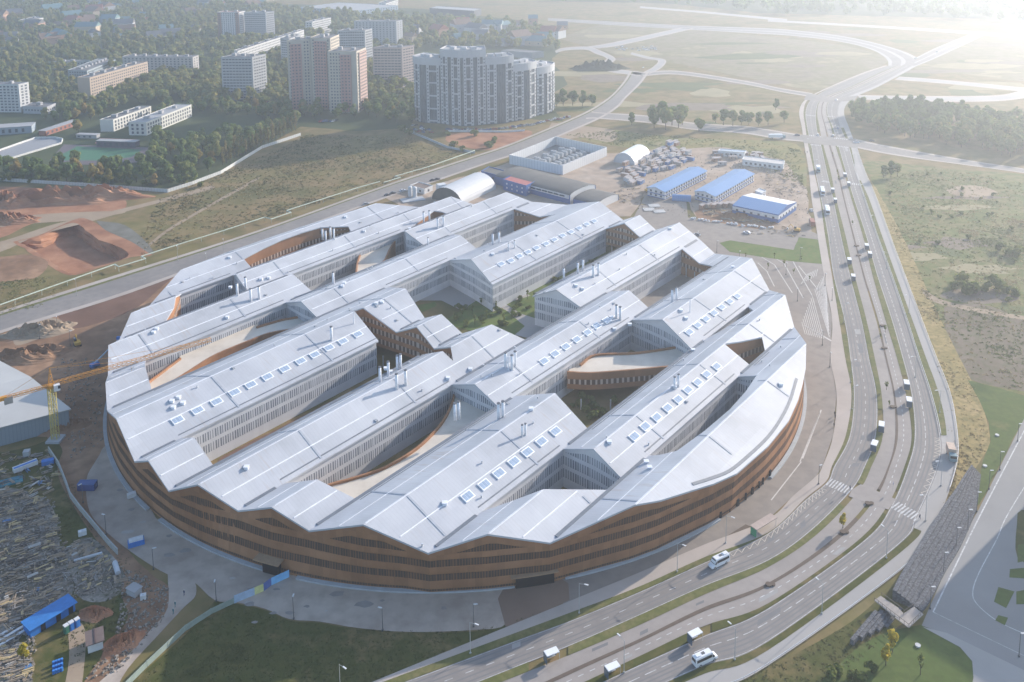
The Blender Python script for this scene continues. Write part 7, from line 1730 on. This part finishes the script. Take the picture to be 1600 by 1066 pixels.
# guard rails along the avenue and pavement edge
def rail(k0,side,i0,i1,label,z=0.8):
    L=LN[k0][i0:i1]; t=empty('guard_rail',(L[0].x,L[0].y,0),0,label,'guard rail'); m=MB()
    Q=[p-L[0] for p in L]
    for a,b in zip(Q[:-1],Q[1:]): m.bar((a.x,a.y,z),(b.x,b.y,z),.09,4)
    m.build('beam',M_STEEL,t); s=0
    for i in range(0,len(Q),max(1,len(Q)//60)): q=MB(); q.bar((0,0,0),(0,0,z),.06,4); place(q.mesh('post',M_STEEL),'post',t,(Q[i].x,Q[i].y,0))
rail('b10',1,0,st(6)+2,'metal railing along the outer pavement, lower bend'); rail('b10',1,st(6)+4,st(16),'metal railing along the outer pavement, upper stretch'); rail('b8',1,st(8),st(15),'crash barrier between right carriageway and grass',.7)
# planters / pits in the median
for px,py in ((1394,637),(1356,788),(1317,833),(1378,510),(1380,545),(1337,385),(1340,400),(1201,915)): p=un(px,py); m=MB(); m.bar((0,0,0.2),(0,0,.55),.9,10); m.bar((1.2,.1,0.2),(1.2,.1,.5),.7,10); tag(m.build('planter',G_CHIP,None,(p.x,p.y,0)),'dark round planter in the tram median','planter','median planters')
# people
SK=plain('skin',(0.45,0.28,0.20)); PCL=[plain('dark blue clothing',(0.03,0.05,0.12)),plain('blue-green workwear',(0.05,0.17,0.19)),plain('grey clothing',(0.16,0.16,0.17)),plain('black clothing',(0.03,0.03,0.035))]
def person(px,py,ang,k,label,hat=None,group=None,z=0.1):
    me_=bpy.data.meshes.new('person'); rs=random.Random(int(px)); st_=.18
    V=[(0,0,.95),(0,0,1.2),(0,0,1.42),(0,0,1.55),(0,0,1.68),(0,.1,.9),(st_,.11,.5),(st_*1.2,.11,.06),(st_*1.2+.14,.11,.03),(0,-.1,.9),(-.02,-.11,.5),(-st_,-.11,.06),(-st_+.14,-.11,.03),(0,.2,1.38),(.03,.25,1.12),(.12,.25,.9),(0,-.2,1.38),(-.03,-.25,1.12),(.06,-.25,.9)]
    E=[(0,1),(1,2),(2,3),(3,4),(0,5),(5,6),(6,7),(7,8),(0,9),(9,10),(10,11),(11,12),(2,13),(13,14),(14,15),(2,16),(16,17),(17,18)]
    Rr=[.14,.15,.14,.055,.095,.10,.075,.05,.045,.10,.075,.05,.045,.07,.05,.04,.07,.05,.04]
    me_.from_pydata(V,E,[]); o=bpy.data.objects.new('person',me_); link(o); me_.skin_vertices or me_.attributes
    sk=o.modifiers.new('s','SKIN'); 
    for i,r in enumerate(Rr): me_.skin_vertices[0].data[i].radius=(r,r)
    me_.skin_vertices[0].data[0].use_root=True
    sb=o.modifiers.new('b','SUBSURF'); sb.levels=1; sb.render_levels=1
    me_.materials.append(PCL[k]); p=un(px,py); o.location=(p.x,p.y,z); o.rotation_euler=(0,0,ang)
    tag(o,label,'person',group)
    h=MB(); h.bar((0,0,1.64),(0,0,1.84),.12,8,.07); h.build('hat' if hat else 'hair',hat or PCL[3],o)
    f=MB(); f.bar((.06,0,1.6),(.1,0,1.74),.07,6); f.build('face',SK,o)
person(288,931,4.2,0,'worker with a white helmet walking, uppermost of the three on the gravel track',WP)
person(274,949,4.3,1,'worker in blue-green clothes, middle of the three on the gravel track',WP)
person(271,960,4.2,1,'worker in pale green clothes, lowest of the three on the gravel track',WP)
person(1328,767,0.4,0,'person in dark clothes at the middle end of the left zebra crossing'); person(1437,812,2,0,'person in dark clothes at the outer end of the right zebra crossing')
for x,y in ((1304,650),(1305,655),(1303,668)): person(x,y,1,3,'person in black strolling on the pavement right of the building',None,'strollers on the pavement')
for x,y in ((1257,234+6),(1261,240)): person(x,y,1,2,'person in grey on the far left pavement of the avenue',None,'far walkers')
# small signs at the zebra
for x,y,l in ((1395,767,'small blue road sign by the right grass strip above the crossing'),(1318,772,'small blue road sign beside the left zebra crossing')):
    t=empty('road_sign',un(x,y),1.2,l,'road sign'); m=MB(); m.bar((0,0,0),(0,0,2.6),.04,5); m.build('post',M_STEEL,t); m=MB(); m.box((0,0,2.2),(.8,.06,.8)); m.build('sign_plate',plain('sign blue',(0.03,0.12,0.45)) if not bpy.data.materials.get('sign blue') else bpy.data.materials['sign blue'],t)
# scaffold-like manhole covers left out; satellite dishes of the lawn: round well caps
for x,y in ((1558,681),(1539,729),(1434,1010)): p=un(x,y); m=MB(); m.bar((0,0,0),(0,0,.35),.7,12); tag(m.build('well_cap',plain('well cap',(0.5,0.5,0.5)) if not bpy.data.materials.get('well cap') else bpy.data.materials['well cap'],None,(p.x,p.y,.1)),'round pale concrete well cap on the lawn','well cap','lawn well caps')

# tall office block just beyond the right edge of the picture: its long shadow lies over the parking square
t=empty('office_building',(192,291,0),SUN_AZ-math.pi/2,'tall glass office block standing right of the parking square, beyond the picture edge','office block')
m=MB(); m.box((22,11,0),(44,22,41)); m.build('wall',GREYW,t); m=MB(); m.box((22,11,41),(43,21,.4)); m.build('roof',M_ROOFL,t)
its=[]
for f in range(11):
    for i in range(9): its.append(((3+i*4.75,-.04,3+f*3.5),0,3.2,2.0))
add_windows(t,its,M_GLASS2)
hz=MB(); hz.box((0,3700,-7.0),(14200,10800,203.0)); hm=bpy.data.materials.new('haze air'); hm.use_nodes=True
t=hm.node_tree; t.nodes.remove(t.nodes['Principled BSDF']); v=t.nodes.new('ShaderNodeVolumePrincipled')
v.inputs['Color'].default_value=(0.80,0.88,1.0,1); v.inputs['Density'].default_value=0.00036; v.inputs['Anisotropy'].default_value=0.62
t.links.new(v.outputs[0],t.nodes['Material Output'].inputs['Volume'])
tag(hz.build('haze',hm),kind='stuff')
